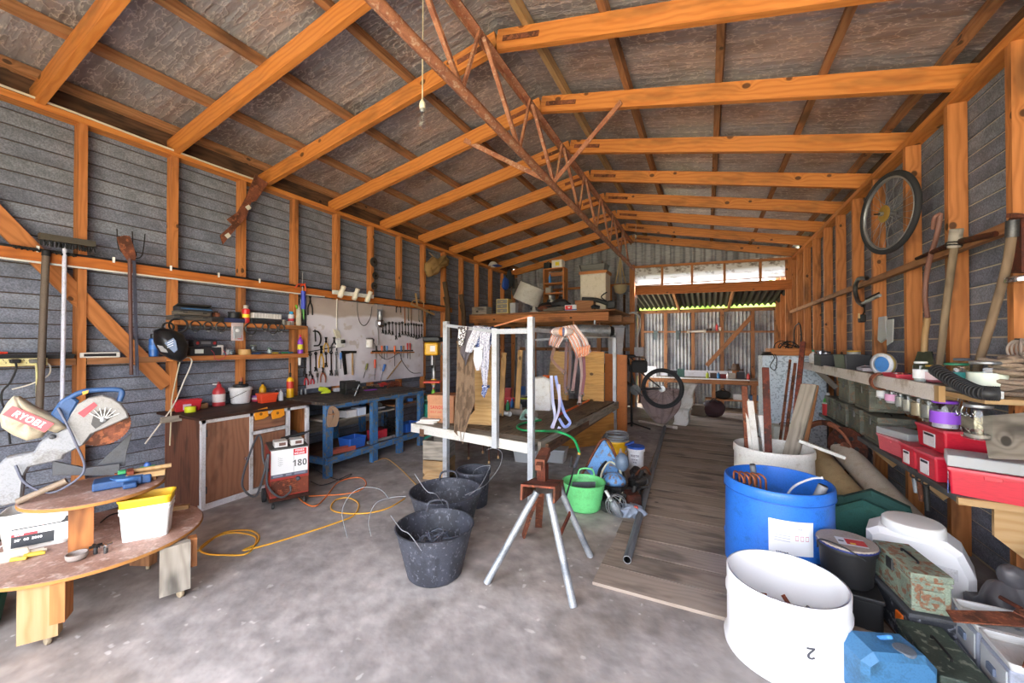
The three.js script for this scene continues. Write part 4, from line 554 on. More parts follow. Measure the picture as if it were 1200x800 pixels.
// hand tools hung on the board: each a thing of its own, drawn between photo points on the board
const hung = (name, label, cat, x, y, group) => { const p = WX(x, y, BX), t = thing(name, label, cat, p, WALLT, group); return [t, lens(p, WALLT)]; };
function spanner(x, y0, y1, label, w = 2.2, group, mat = M.steelDark) {
  const [t, m] = hung('spanner', label, 'spanner', x, y0, group), a = L3(m, x, y0, 0.012), b = L3(m, x + 0.3, y1, 0.012), k = mpp(WX(x, y0, BX)) * w;
  part('shaft', bar(a, b, k * 0.55, 0.006, V(0, 0, 1)), mat, t); part('ring_end', torus(k * 0.6, k * 0.26, 14, 6).translate(a.x, a.y, 0.012), mat, t);
  part('open_end', plate([[-0.9, 0.9], [-0.5, -0.2], [-0.9, -0.9], [-0.55, -1.5], [-0.3, -0.7], [0.3, -0.7], [0.55, -1.5], [0.9, -0.9], [0.5, -0.2], [0.4, 0.9]].map(([u, v]) => [u * k, v * k]), 0.008).translate(b.x, b.y, 0.012), mat, t); return t;
}
function pliers(x, y0, y1, color, label, w = 3, flip = 1) {                                      // jaws at y0, handles at y1
  const [t, m] = hung('pliers', label, 'pliers', x, Math.min(y0, y1)), J = (y0 + (y1 - y0) * 0.32), mat = M.iron;
  part('jaws', [bar(L3(m, x - 0.3 * w, y0, 0.015), L3(m, x + 0.2 * w, J, 0.015), 0.014, 0.01), bar(L3(m, x + 0.3 * w, y0, 0.015), L3(m, x - 0.2 * w, J, 0.015), 0.014, 0.01)], mat, t);
  for (const s of [-1, 1]) part('handle', tube([L3(m, x, J, 0.015), L3(m, x + s * 0.8 * w, y0 + (y1 - y0) * 0.6, 0.015), L3(m, x + s * 0.9 * w, y1, 0.015)], 0.008, 12, 6), color === null ? mat : P(color, 0.5), t);
  const c = L3(m, x, J, 0.015); part('pivot', RX(cyl(0.012, 0.018, -0.009, 12), PI / 2).translate(c.x, c.y, 0.015), mat, t); return t;
}
function driver(x, y0, y1, x1, color, label, r = 0.014, shaft = true) {                            // handle from y0, tip at y1
  const [t, m] = hung('screwdriver', label, 'screwdriver', x, y0), q = (f) => L3(m, x + (x1 - x) * f, y0 + (y1 - y0) * f, 0.02);
  part('handle', rod(q(0), q(0.42), r, r * 0.8), typeof color === 'number' ? P(color, 0.45) : color, t); part('shaft', rod(q(0.4), q(1), 0.0045, 0.004), M.steelDark, t); return t;
}
{ const [t, m] = hung('spotlight_bar', 'white bar with three spotlights on the left wall rail', 'spotlight', 413, 346); const a = L3(m, 390, 342, 0.075), b = L3(m, 437, 347.5, 0.075);
  part('bar', bar(a, b, 0.03, 0.05), M.whiteDirty, t);
  for (const [x, y] of [[401, 342], [417.5, 345], [432.5, 348]]) { const c = L3(m, x, y, 0.13), s = part('lamp_head', RX(lathe([[0.0, -0.075], [0.032, -0.07], [0.036, -0.03], [0.026, 0.03], [0.03, 0.06], [0.03, 0.085], [0, 0.09]], 16), 0.5).translate(c.x, c.y, 0.12), P(0xe4dcc8, 0.5), t); part('bulb_face', RX(cyl(0.03, 0.004, -0.078, 14), 0.5).translate(c.x, c.y, 0.12), M.frost, s); part('arm', rod([c.x, c.y + 0.03, 0.085], [c.x, c.y + 0.02, 0.12], 0.008), P(0xe4dcc8, 0.5), s); } }
{ const p = WX(396, 370, BX), m = lens(p, WALLT), t = thing('junction_box', 'white wall socket with black plug on the tool board', 'socket', p, WALLT); part('box', outline(m, [[394, 398], [403, 397], [403, 406], [394, 407]], 0.035, 0.003, 0.02), P(0xe6e4e0, 0.5), t); const c = L3(m, 402, 400, 0.05); part('plug', rbox(0.05, 0.05, 0.04, 0.01, c.x, c.y - 0.025, 0.05), M.black, t);
  part('cable', tube([L3(m, 395, 350, 0.02), L3(m, 394.6, 365, 0.012), L3(m, 395, 386, 0.012), L3(m, 398, 398, 0.02)], 0.006, 24, 6), P(0xdedad0, 0.5), t); part('junction', outline(m, [[391, 386], [397, 388], [399, 395], [394, 396]], 0.025, 0.004, 0.015), P(0xcfc8b4, 0.5), t); }
{ const [t, m] = hung('steel_lantern', 'chromed hanging work lamp on tool board', 'lamp', 442, 384), k = mpp(WX(442, 384, BX)), g = (pr) => lathe(pr.map(([r, y]) => [r * k, (384 - y) * k]), 18).translate(0, 0, 0.055); part('lower_shell', g([[0, 384], [3, 384], [5, 382], [5.2, 377], [4, 375], [0, 375]]), M.chrome, t); part('barrel', g([[0, 375], [3, 375], [3.2, 366], [2.6, 363], [0, 363]]), M.steel, t); part('cage', [torus(3.4 * k, 0.004, 18, 5).rotateX(PI / 2).translate(0, 21 * k, 0.055), torus(3.8 * k, 0.004, 18, 5).rotateX(PI / 2).translate(0, 27 * k, 0.055), ...[0, 1, 2, 3].map((i) => rod([3.4 * k * Math.cos(i * 1.57), 20 * k, 0.055 + 3.4 * k * Math.sin(i * 1.57)], [3.8 * k * Math.cos(i * 1.57), 27 * k, 0.055 + 3.8 * k * Math.sin(i * 1.57)], 0.003))], M.steel, t);
  part('hose', tube([L3(m, 443, 384, 0.03), L3(m, 443.5, 396, 0.02), L3(m, 443, 404, 0.02)], 0.008, 12, 6), P(0x8c8c8a, 0.6), t); part('cord', tube([L3(m, 436, 359, 0.02), L3(m, 434, 372, 0.015), L3(m, 428, 381, 0.015), L3(m, 422, 378, 0.015), L3(m, 419, 365, 0.015), L3(m, 419, 352, 0.05)], 0.005, 30, 6), P(0x5a5856, 0.6), t); }
{ const p = WX(433, 407, BX + 0.06), k = mpp(p), t = thing('white_tin', 'white tin with dark lid fixed to tool board', 'tin', p); part('body', cyl(4 * k, 9.5 * k, 0, 20), P(0xdcdad8, 0.5), t); part('lid', cyl(4.1 * k, 1.6 * k, 9.4 * k, 20), P(0x6a6460, 0.6), t); part('strap', rod([-0.03, 5 * k, -0.03], [-0.06, 5 * k, -0.05], 0.01), M.black, t); }
pliers(363.5, 346, 369, null, 'large black fencing pliers by caulking gun');
{ const [t, m] = hung('g_clamp', 'iron G-clamp hung left of the white socket', 'clamp', 371, 388); part('frame', tube([L3(m, 367, 388, 0.015), L3(m, 373, 389, 0.015), L3(m, 376, 396, 0.015), L3(m, 374, 404, 0.015), L3(m, 368, 405, 0.015)], 0.009, 24, 6), M.iron, t); part('screw', rod(L3(m, 369, 386, 0.015), L3(m, 370, 400, 0.015), 0.008), M.iron, t); }
{ const [t, m] = hung('tool_rail', 'dark steel rod carrying spanners across tool board', 'rail', 380, 410); part('rod', rod(L3(m, 357, 413, 0.012), L3(m, 401, 405, 0.012), 0.006), M.iron, t); for (const [x, y] of [[362, 412.2], [395, 406.2]]) part('bracket', rod(L3(m, x, y, 0.0), L3(m, x, y, 0.016), 0.005), M.iron, t); }
pliers(382, 395, 413, 0xc49a3a, 'end-cutting pliers with ochre grips'); pliers(376.5, 405, 431, 0xd2a02c, 'yellow and red handled pliers below tool rail'); pliers(391.5, 395, 411, null, 'carpenter pincers hung beside white socket', 3.4);
spanner(356.5, 416, 437, 'grey adjustable spanner, first on the tool rail', 2.6); spanner(363.5, 415, 437, 'ring spanner hung second on the tool rail', 2.6); spanner(370, 414, 432, 'black short spanner hung third on tool rail', 2.4, null, M.iron); spanner(382, 414, 427, 'stubby spanner behind ochre-grip pliers', 2.2, null, M.iron); spanner(388, 413, 436, 'long black adjustable spanner on tool rail', 2.6, null, M.iron); spanner(394, 414, 436, 'bright steel adjustable spanner at tool rail end', 3, null, M.steel);
driver(399.5, 413, 432, 399, 0x3a78c8, 'bright blue handled screwdriver beside the bench hammer'); driver(351, 419, 440, 351, 0xe4e2e0, 'white-handled brush at the left edge of tool board', 0.018);
{ const [t, m] = hung('carpenters_square', 'black carpenter square hung on tool board', 'square', 404, 411); part('stock', outline(m, [[400, 411], [409, 411], [409, 414], [404.5, 414.5], [406.5, 438], [403.5, 439]], 0.012, 0.001, 0.012), M.iron, t); part('blade_edge', bar(L3(m, 402, 412, 0.02), L3(m, 408.5, 412, 0.02), 0.006, 0.012), M.steelDark, t); }
{ const [t, m] = hung('ball_hammer', 'hammer with pale timber handle hung head up', 'hammer', 413, 412); part('head', bar(L3(m, 409.5, 412.3, 0.02), L3(m, 417, 412.3, 0.02), 0.03, 0.032), M.iron, t); part('handle', rod(L3(m, 413, 413, 0.02), L3(m, 413.2, 439, 0.02), 0.011, 0.013), M.pale, t); }
pliers(378.5, 430, 448, 0x8a4a34, 'rusty long-nose pliers low on tool board', 3.2); pliers(359, 438, 451, 0xc02c34, 'red-handled pliers left of low rusty pliers', 2.4); pliers(366, 440, 450, 0xb8323a, 'red-handled snips standing behind the yellow gloves', 2); driver(372, 437, 449, 372, 0x44403c, 'dark short chisel low on tool board');
// spanner row and larger tools at the right of the board
{ const xs = [448.5, 452, 456, 460, 464, 468, 471.5, 475, 478.5, 482, 485, 488, 491, 494], ys = [380, 380, 378.5, 378, 379, 379, 378, 380, 380, 379.5, 380, 380.5, 381, 381];
  xs.forEach((x, i) => spanner(x, ys[i], ys[i] + [8, 9, 10, 12, 16, 13, 12, 10, 11, 13, 13, 14, 13, 12][i], 'open-ended spanner hanging in the row on the white board', 1.9 + 0.2 * (i % 3), 'spanners in a row on the tool board', i % 3 ? M.steelDark : M.iron)); }
pliers(467, 352, 366, null, 'heavy black pincers on the rail end', 3); pliers(521 - 18, 0 + 361, 378, 0x3a3432, 'brown tongs on the wall beyond tool board', 2.6);
[[474, 352, 379, 0x9a5a3a, 'rust-red tyre lever hung above spanner row'], [478, 353, 374, 0x6a6058, 'grey tyre lever hung above spanner row'], [481.5, 354, 378, 0x7a5c44, 'brown tyre lever hung above spanner row'], [490.5, 362, 375, 0x8a847c, 'short pale lever hung above spanner row'], [494.5, 360, 376, 0x5c564e, 'dark steel bar hung at board end']].forEach(([x, a, b, c, l]) => { const [t, m] = hung('lever', l, 'lever', x, a); part('shaft', bar(L3(m, x, a, 0.02), L3(m, x + 0.5, b, 0.02), 0.014, 0.01), P(c, 0.6), t); part('tip', bar(L3(m, x + 0.5, b, 0.02), L3(m, x + 1.2, b + 2, 0.03), 0.02, 0.008), M.iron, t); });
{ const [t, m] = hung('bow_saw', 'pale wooden bow jig hung on rail at board end', 'jig', 495, 362); part('beam', bar(L3(m, 481.5, 356, 0.09), L3(m, 509, 368.5, 0.09), 0.02, 0.03), M.pale, t); part('stem', bar(L3(m, 487, 343.5, 0.09), L3(m, 489, 358, 0.09), 0.02, 0.025), M.pale, t); part('arc', tube([L3(m, 482, 355, 0.09), L3(m, 485, 352, 0.09), L3(m, 491, 351.5, 0.09), L3(m, 496, 354, 0.09), L3(m, 496.5, 360, 0.09)], 0.009, 20, 6), M.pale, t); }
{ const [t, m] = hung('screwdriver_rack', 'timber strip rack holding a row of screwdrivers', 'rack', 460, 413); part('strip', bar(L3(m, 436, 413.3, 0.035), L3(m, 484, 412.5, 0.035), 0.06, 0.02), M.pine, t); part('back_rail', bar(L3(m, 436, 411.5, 0.006), L3(m, 484, 410.5, 0.006), 0.008, 0.02), M.iron, t); }
[[441, 0x2c2c30, 'black'], [447.5, 0xe0662c, 'orange'], [450.5, 0x3c3c40, 'charcoal'], [453.5, 0x4c86c8, 'light blue'], [462.5, 0xe8692a, 'long bright orange'], [470, 0x3f76b8, 'mid blue'], [473, 0x8a6a4a, 'wooden'], [477.5, 0xd23a34, 'red'], [480.5, 0xc22a2a, 'dark red']].forEach(([x, c, n], i) => driver(x, 405 + (i > 6 ? -3 : 0), i === 4 ? 429 : 419 + (i % 3), x, c, n + '-handled screwdriver standing in the timber rack'));
{ const [t, m] = hung('loop_cord', 'thin black cord draped below the screwdriver rack', 'cord', 450, 410); part('cord', tube([L3(m, 437, 400, 0.03), L3(m, 441, 407, 0.02), L3(m, 445, 416, 0.015), L3(m, 452, 421, 0.015), L3(m, 459, 419, 0.015), L3(m, 468, 414, 0.02), L3(m, 472, 424, 0.015), L3(m, 482, 436, 0.015), L3(m, 493, 437, 0.015)], 0.004, 50, 5), M.black, t); part('plug', rbox(0.03, 0.04, 0.03, 0.006, ...L3(m, 437, 400, 0.03).toArray()), M.black, t); }
driver(430.5, 426, 443, 426, 0x8a8a3a, 'olive-handled chisel leaning on tool board'); driver(439.5, 421, 445, 439, 0xe0522c, 'orange-handled knife low on tool board'); driver(451, 427, 446, 446, 0x3a6ab0, 'fat blue-handled tool leaning on tool board', 0.02);
{ const [t, m] = hung('dowel', 'thin timber dowel leaning across tool board', 'dowel', 462, 433); part('stick', rod(L3(m, 453.5, 444, 0.03), L3(m, 470, 423, 0.02), 0.009), M.pale, t); part('tip', rod(L3(m, 470, 423, 0.02), L3(m, 470.6, 422, 0.02), 0.009, 0.004), M.brown, t); }
{ const [t, m] = hung('pulley_wheels', 'string of three steel discs hung on a stud', 'discs', 436, 320); for (const [x, y, r] of [[438, 307, 5.5], [440, 323, 4.5], [438.5, 335, 4.5]]) { const c = L3(m, x, y, 0.05), k = mpp(WX(x, y, BX)); part('disc', RX(cyl(r * k, 0.02, 0, 22), PI / 2).translate(c.x, c.y, 0.04), M.steelDark, t); part('hub', RX(cyl(r * k * 0.3, 0.028, 0, 12), PI / 2).translate(c.x, c.y, 0.04), M.iron, t); } }
{ const [t, m] = hung('straw_hat', 'tan sacking bundle hung high on left wall', 'sack', 508, 315); const A = [[497, 308], [504, 301], [511, 304], [518, 299], [523, 304], [521, 312], [513, 314], [508, 322], [500, 325], [495, 317]].map(([x, y]) => m(x, y, 0.05)), c = m(506, 312, 0.05), n = A.length; part('sacking', grid((u, v) => { const i = u * n, a = A[Math.floor(i) % n], b = A[(Math.floor(i) + 1) % n], f = i % 1, s = Math.sin(v * PI); return [c[0] + (a[0] + (b[0] - a[0]) * f - c[0]) * Math.pow(s, 0.6), c[1] + (a[1] + (b[1] - a[1]) * f - c[1]) * Math.pow(s, 0.6), 0.1 + 0.09 * Math.cos(v * PI) + 0.01 * Math.sin(u * 30)]; }, 40, 12), std(0x9a7a4c, 0.95, 0, { map: T_dirty }), t); part('tie', tube([L3(m, 503, 296, 0.03), L3(m, 508, 301, 0.1), L3(m, 512, 304, 0.1)], 0.006, 10, 5), M.pale, t); }
{ const p = WX(283, 258, XL + 0.05), m = lens(p, WALLT), t = thing('model_plane', 'rusty sheet-metal bird-shaped scrap hung from the plate', 'scrap metal', p, WALLT); part('body', outline(m, [[299, 205], [314, 215], [300, 235], [294, 237], [288, 255], [276, 268], [261, 286], [258, 276], [272, 263], [266, 257], [278, 249], [288, 232]], 0.012, 0.002, 0.04), M.rust, t); for (const [x, y] of [[291, 243], [267, 276]]) { const c = L3(m, x, y, 0.05); part('patch', RZ(rbox(0.05, 0.04, 0.006, 0.002, 0, -0.02, 0), 0.8).translate(c.x, c.y, 0.05), P(0xd0c8bc, 0.6), t); } }
// ---------------------------------------------------------------- blue work bench
const M_blue = std(0xffffff, 0.6, 0, { map: blotch(161, 0x3a6c9e, 0x2f5a88, 4, 8, 0.4, 0.6, 256, 0.5, 0x7a6a58, 0.64) }), M_top = std(0xffffff, 0.8, 0, { map: blotch(163, 0x4a403a, 0x352e2a, 5, 5, 0.4, 0.6, 256, 0.6, 0x6a5a4c, 0.66) });
const BFX = -3.56, bT = 0.8;
{ const t = thing('blue_workbench', 'long blue painted workbench with two lower shelves', 'workbench', [BFX, 0, -3.6]), zs = [0.74, 0.1, -0.34, -0.76];
  for (const z of zs) { part('leg', bar([-0.03, 0, z], [-0.03, 0.765, z], 0.085, 0.05), M_blue, t); part('leg', bar([-0.7, 0, z], [-0.7, 0.765, z], 0.08, 0.05), M_blue, t); }
  part('top', box(0.86, 0.03, 1.6, -0.4, 0.782, 0), M_top, t); part('apron', box(0.03, 0.06, 1.6, 0.012, 0.755, 0), M_blue, t); part('lower_shelf', box(0.72, 0.02, 1.58, -0.36, 0.2, 0), M.dark, t); part('lower_rail', box(0.03, 0.07, 1.58, 0.012, 0.185, 0), M_blue, t); part('end_rail', box(0.7, 0.07, 0.03, -0.36, 0.185, 0.79), M_blue, t);
  part('middle_shelf', box(0.5, 0.02, 1.0, -0.36, 0.56, 0.15), M.grey, t); part('middle_shelf', box(0.5, 0.02, 0.42, -0.36, 0.6, -0.54), M.brown, t); part('back_board', box(0.02, 0.14, 1.6, -0.74, 0.4, 0), M.grey, t); }
const onB = (px, py) => { const q = G(px, py, bT).setY(0.7975); q.x = Math.max(q.x, -4.3); q.z = Math.max(q.z, -4.3); return q; };
{ const t = thing('bench_vice', 'heavy dark bench vice bolted to blue workbench', 'vice', onB(409, 461), 1.2); part('base', rbox(0.16, 0.06, 0.2, 0.01), M.iron, t); part('fixed_jaw', rbox(0.18, 0.1, 0.07, 0.01, 0, 0.06, -0.04), M.iron, t); part('sliding_jaw', rbox(0.18, 0.1, 0.06, 0.01, 0, 0.06, 0.1), M.iron, t); part('screw', rod([0, 0.07, 0.1], [0, 0.07, 0.26], 0.014), M.steelDark, t); part('lever', rod([0.03, 0.13, 0.25], [-0.06, -0.08, 0.25], 0.007), M.steel, t); }
{ const y = (px, py, c, l, w, h, d, nm = 'carton') => { const q = onB(px, py); carton(q, w, h, d, c, l, 1.3, nm); };
  y(384, 457, 0xc8c8cc, 'pale grey blister box on the blue bench end', 0.12, 0.04, 0.07); y(434, 457, 0x8a3ab0, 'flat purple pack at the bench front edge', 0.16, 0.012, 0.06); y(437, 451, 0xd8d8d8, 'white sachet on bench beyond vice', 0.1, 0.03, 0.06); y(451, 450, 0x6a5a4c, 'brown tray of scraps on the blue bench', 0.2, 0.03, 0.14); y(490, 447, 0xb02c2c, 'red tin box at far bench end', 0.12, 0.05, 0.1);
  const g = thing('rubber_gloves', 'lime yellow rubber gloves draped on bench corner', 'gloves', onB(371, 459), 1.3); for (const s of [-1, 1]) part('glove', lathe([[0, 0], [0.03, 0.01], [0.035, 0.05], [0.028, 0.12], [0, 0.13]], 12).scale(1, 1, 0.5).rotateZ(PI / 2 + s * 0.3).translate(0.05, 0.018, s * 0.035), P(0xc8d82c, 0.5), g);
  const o = thing('tape_measure', 'small orange tape measure on the bench', 'tape measure', onB(459, 451), 1.2); part('case', rbox(0.07, 0.06, 0.05, 0.012), P(0xe8602c, 0.5), o); part('hook', box(0.02, 0.01, 0.01, 0.04, 0.01, 0), M.steel, o);
  const s = thing('twig_bundle', 'heap of tangled rusty wire offcuts on blue bench', 'wire', onB(470, 452)), w = []; for (let k = 0; k < 46; k++) { const a = rr(0, 6.28), q = rr(0.02, 0.12); w.push(tube([[q * Math.cos(a), 0.005 + rr(0, 0.05), q * Math.sin(a)], [rr(-0.05, 0.05), rr(0.04, 0.09), rr(-0.05, 0.05)], [q * Math.cos(a + 2.5), 0.005 + rr(0, 0.05), q * Math.sin(a + 2.5)]], 0.004, 8, 4)); } part('wires', w, M.rustLight, s).userData.kind = 'stuff'; }
[[398, 452, 'black', 0.16, 0.7], [424, 449, 'rust', 0.2, 1.4], [441, 455, 'iron', 0.22, 0.4], [448, 447, 'pale', 0.26, 1.1], [455, 454, 'rust', 0.15, 2.2], [478, 450, 'iron', 0.18, 0.9], [421, 453, 'pale', 0.2, 1.7]].forEach(([x, y, mt, l, a], i) => { const q = onB(x, y), t = thing('scrap_rod', ['black rod left of the bench vice', 'rusty flat bar behind bench vice', 'iron file near the bench front', 'pale timber slat on bench top', 'rusty bolt beside the orange tape measure', 'iron bar past the wire heap', 'pale dowel lying by bench vice'][i], 'rod', q, a); part('shaft', bar([-l / 2, 0.012, 0], [l / 2, 0.012, 0], 0.022, 0.022), mt === 'black' ? M.black : M[mt], t); part('tip', bar([l / 2, 0.012, 0], [l / 2 + 0.03, 0.012, 0], 0.012, 0.012), M.iron, t); });
{ const sh = (px, h, dx = -0.15) => { const q = WX(px, 500, BFX + dx); return V(q.x, h, q.z); };
  bin(sh(413, 0.211), 0.24, 0.12, 0.2, 0x2a5cb4, 'blue crate on the lower bench shelf', WALLT); carton(sh(442, 0.211), 0.18, 0.13, 0.16, 0xb02838, 'red box on the lower bench shelf', WALLT); bin(sh(478, 0.211), 0.24, 0.12, 0.16, 0x2a60c0, 'bright blue basket at far end of lower shelf', WALLT);
  { const t = thing('red_pipe', 'short faded red channel on lower bench shelf', 'channel', sh(402, 0.211, -0.08), 1.3); part('web', box(0.26, 0.01, 0.07, 0, 0.005, 0), P(0x9a4a3c, 0.7), t); for (const s of [-1, 1]) part('flange', box(0.26, 0.05, 0.008, 0, 0.025, s * 0.035), P(0x9a4a3c, 0.7), t); }
  { const t = thing('steel_pipe', 'pale steel pipe lying on lower bench shelf', 'pipe', sh(447, 0.211, -0.05), 1.45); part('tube', rod([-0.2, 0.02, 0], [0.2, 0.02, 0], 0.018), M.galv, t); part('collar', rod([0.14, 0.022, 0], [0.2, 0.022, 0], 0.021), M.steel, t); }
  carton(sh(408, 0.571), 0.15, 0.08, 0.12, 0xd8d8dc, 'plain white box on the middle bench shelf', WALLT); carton(sh(420, 0.571), 0.12, 0.09, 0.12, 0xc4d0e4, 'white and blue box on the middle bench shelf', WALLT);
  { const t = thing('grinder_parts', 'grey machine parts on middle bench shelf', 'parts', sh(442, 0.571), 1); part('gear', RX(cyl(0.06, 0.03, 0, 18), PI / 2).translate(0, 0.06, 0), M.steelDark, t); part('block', rbox(0.14, 0.05, 0.1, 0.01, 0.05, 0, -0.05), M.iron, t); part('shaft', rod([-0.1, 0.03, 0.05], [0.08, 0.05, 0.06], 0.014), M.steel, t); }
  { const t = thing('chain_heap', 'dark heap of chain on the lower bench shelf', 'chain', sh(457, 0.211, -0.3)); const c = []; for (let k = 0; k < 40; k++) c.push(RX(RY(torus(0.02, 0.006, 10, 5), rr(0, 3)), rr(0, 3)).translate(rr(-0.07, 0.07), 0.02 + rr(0, 0.2) * (1 - k / 60), rr(-0.07, 0.07))); part('links', c, M.iron, t).userData.kind = 'stuff'; }
  { const t = thing('blue_sponge', 'small bright blue tool on the middle bench shelf', 'tool', sh(480, 0.611), 1.2); part('body', rbox(0.08, 0.05, 0.06, 0.015), P(0x3a78c8, 0.5), t); part('nozzle', rod([0.04, 0.03, 0], [0.1, 0.03, 0], 0.01), M.iron, t); }
}
{ const p = V(BFX + 0.05, 0.62, -2.84), t = thing('twine_hank', 'hank of brown twine hung on the bench end', 'twine', p, 1.2), c = []; for (let k = 0; k < 9; k++) c.push(tube([[-0.02 + k * 0.004, 0.14, 0.01], [0.02 + k * 0.006, 0.06, 0.03], [-0.03 + k * 0.008, -0.08, 0.02], [-0.04 + k * 0.006, 0.02, 0.0]], 0.004, 16, 4, true)); part('strands', c, std(0x8a705a, 0.9), t).userData.kind = 'stuff'; part('tie', torus(0.03, 0.006, 14, 5).rotateX(PI / 2).translate(-0.005, 0.06, 0.015), M.brown, t); }
// ---------------------------------------------------------------- drill press corner
{ const p = G(509, 519), t = thing('green_stand', 'green steel stand carrying the yellow drill press', 'stand', [p.x - 0.12, 0, p.z - 0.12], 0.5); for (const [x, z] of [[-0.17, 0.15], [0.17, 0.15], [-0.17, -0.15], [0.17, -0.15]]) part('leg', box(0.03, 0.6, 0.03, x, 0.3, z), P(0x2f6a4c, 0.6), t); part('top', box(0.4, 0.03, 0.36, 0, 0.612, 0), P(0x2f6a4c, 0.6), t);
  const q = V(p.x - 0.12, 0.628, p.z - 0.12), k = mpp(q), d = thing('drill_press', 'yellow bench drill press with black belt cover', 'drill press', q, 0.5); part('base', rbox(0.26, 0.04, 0.3, 0.01), P(0x2f7a58, 0.5), d); part('column', rod([0, 0.03, -0.08], [0, 0.78, -0.08], 0.03, 0.03, 14), M.steel, d); part('head', rbox(0.2, 0.19, 0.3, 0.03, 0, 0.62, 0.02), P(0xe8b020, 0.45), d); part('plate', box(0.07, 0.08, 0.004, 0.02, 0.72, 0.172), P(0xe4e0d8, 0.5, 0), d); part('belt_cover', rbox(0.24, 0.07, 0.46, 0.02, 0, 0.82, -0.06), M.black, d); part('motor', RX(cyl(0.08, 0.2, 0, 20), 0).translate(-0.06, 0.6, -0.26), M.black, d); part('quill', rod([0, 0.62, 0.06], [0, 0.48, 0.06], 0.025), M.steel, d); part('chuck', rod([0, 0.5, 0.06], [0, 0.43, 0.06], 0.024, 0.015), M.iron, d); part('table', rbox(0.24, 0.03, 0.2, 0.008, 0, 0.22, 0.04), P(0xd8462c, 0.5), d); part('table_bracket', rbox(0.07, 0.09, 0.08, 0.01, 0, 0.18, -0.08), P(0xe8b020, 0.45), d); for (let i = 0; i < 3; i++) part('feed_lever', rod([0.11, 0.68, 0.02], [0.13, 0.68 + 0.12 * Math.cos(i * 2.1), 0.02 + 0.12 * Math.sin(i * 2.1)], 0.006), M.steel, d); }
{ const p = G(508, 521), t = thing('teal_drum', 'teal plastic drum on the floor under green stand', 'drum', [p.x - 0.13, 0, p.z - 0.13]); part('body', lathe([[0, 0], [0.13, 0], [0.14, 0.01], [0.14, 0.17], [0.146, 0.18], [0.146, 0.19], [0.14, 0.2], [0.14, 0.38], [0.146, 0.39], [0.146, 0.4], [0.14, 0.41], [0.14, 0.55], [0.13, 0.565], [0, 0.565]], 28), P(0x2f8a74, 0.45), t); part('lid', cyl(0.12, 0.012, 0.562, 24), P(0x2f7a68, 0.5), t); }
bottle(V(G(515, 519).x - 0.15, 0.628, G(515, 519).z - 0.05), 0.028, 0.15, 0x7ac83a, 0xd8422c, 'lime green bottle beside the drill press');
bottle(V(G(515, 519).x - 0.05, 0.628, G(515, 519).z - 0.18), 0.028, 0.13, 0xc0282c, 0x222222, 'small red bottle beside the drill press');

// ---------------------------------------------------------------- centre: caged deck
const D = (px, py, zc) => ray(px, py).multiplyScalar(zc / FOC).add(CAM);                          // at a distance along the view
M.deck = woodMat(T_grey, 0.85, 0xc8b8a4);
const M_post = std(0xb4b8be, 0.5, 0.2, { map: T_dirty }), DK = 0.555;
function drape(t, name, m, L, R, mat, amp = 0.02, folds = 5, dz = 0.03, thick = 0.006) {          // cloth between a left and a right edge
  const at = (A, v) => { const i = v * (A.length - 1), a = A[Math.min(A.length - 2, Math.floor(i))], b = A[Math.min(A.length - 1, Math.floor(i) + 1)], f = i - Math.min(A.length - 2, Math.floor(i)); return [a[0] + (b[0] - a[0]) * f, a[1] + (b[1] - a[1]) * f]; };
  const f = (s) => grid((u, v) => { const a = at(L, v), b = at(R, v), q = m(a[0] + (b[0] - a[0]) * u, a[1] + (b[1] - a[1]) * u, dz); return [q[0], q[1], dz + s * thick * Math.sqrt(Math.sin(PI * clamp(u, 0.02, 0.98))) + amp * Math.sin(u * folds * PI * 2 + v * 3) * (0.35 + 0.65 * v) + 0.4 * amp * Math.sin(v * 11 + u * 5)]; }, 36, 24);
  return part(name, [f(1), f(-1)], mat, t);
}
const T_plaid = tex(256, 256, (u, v) => { const s = (u * 5) % 1; let c = hex(0xa8968e); if (s < 0.22) c = hex(0xc87c4c); else if (s < 0.36) c = hex(0x5c5c78); else if (s < 0.5) c = hex(0xd8ccc8); return mul(c, 0.85 + 0.3 * vnoise(u * 90, v * 90, 4, 90, 90)); });
const T_speck = tex(256, 256, (u, v) => mix(hex(0xd6d6dc), hex(0x8c8c9a), sst(0.5, 0.6, fbm(u, v, 171, 40, 60, 2)))), T_navy = tex(256, 256, (u, v) => mix(hex(0x2c3e74), hex(0xc8cce0), sst(0.56, 0.62, fbm(u, v, 173, 30, 40, 2)))), T_bw = tex(128, 256, (u, v) => mix(hex(0x4c4648), hex(0xe8e6e6), sst(0.52, 0.56, fbm(u, v, 175, 10, 20, 2))));
const M_cloth = (map, c = 0xffffff) => std(c, 0.95, 0, map ? { map } : {});
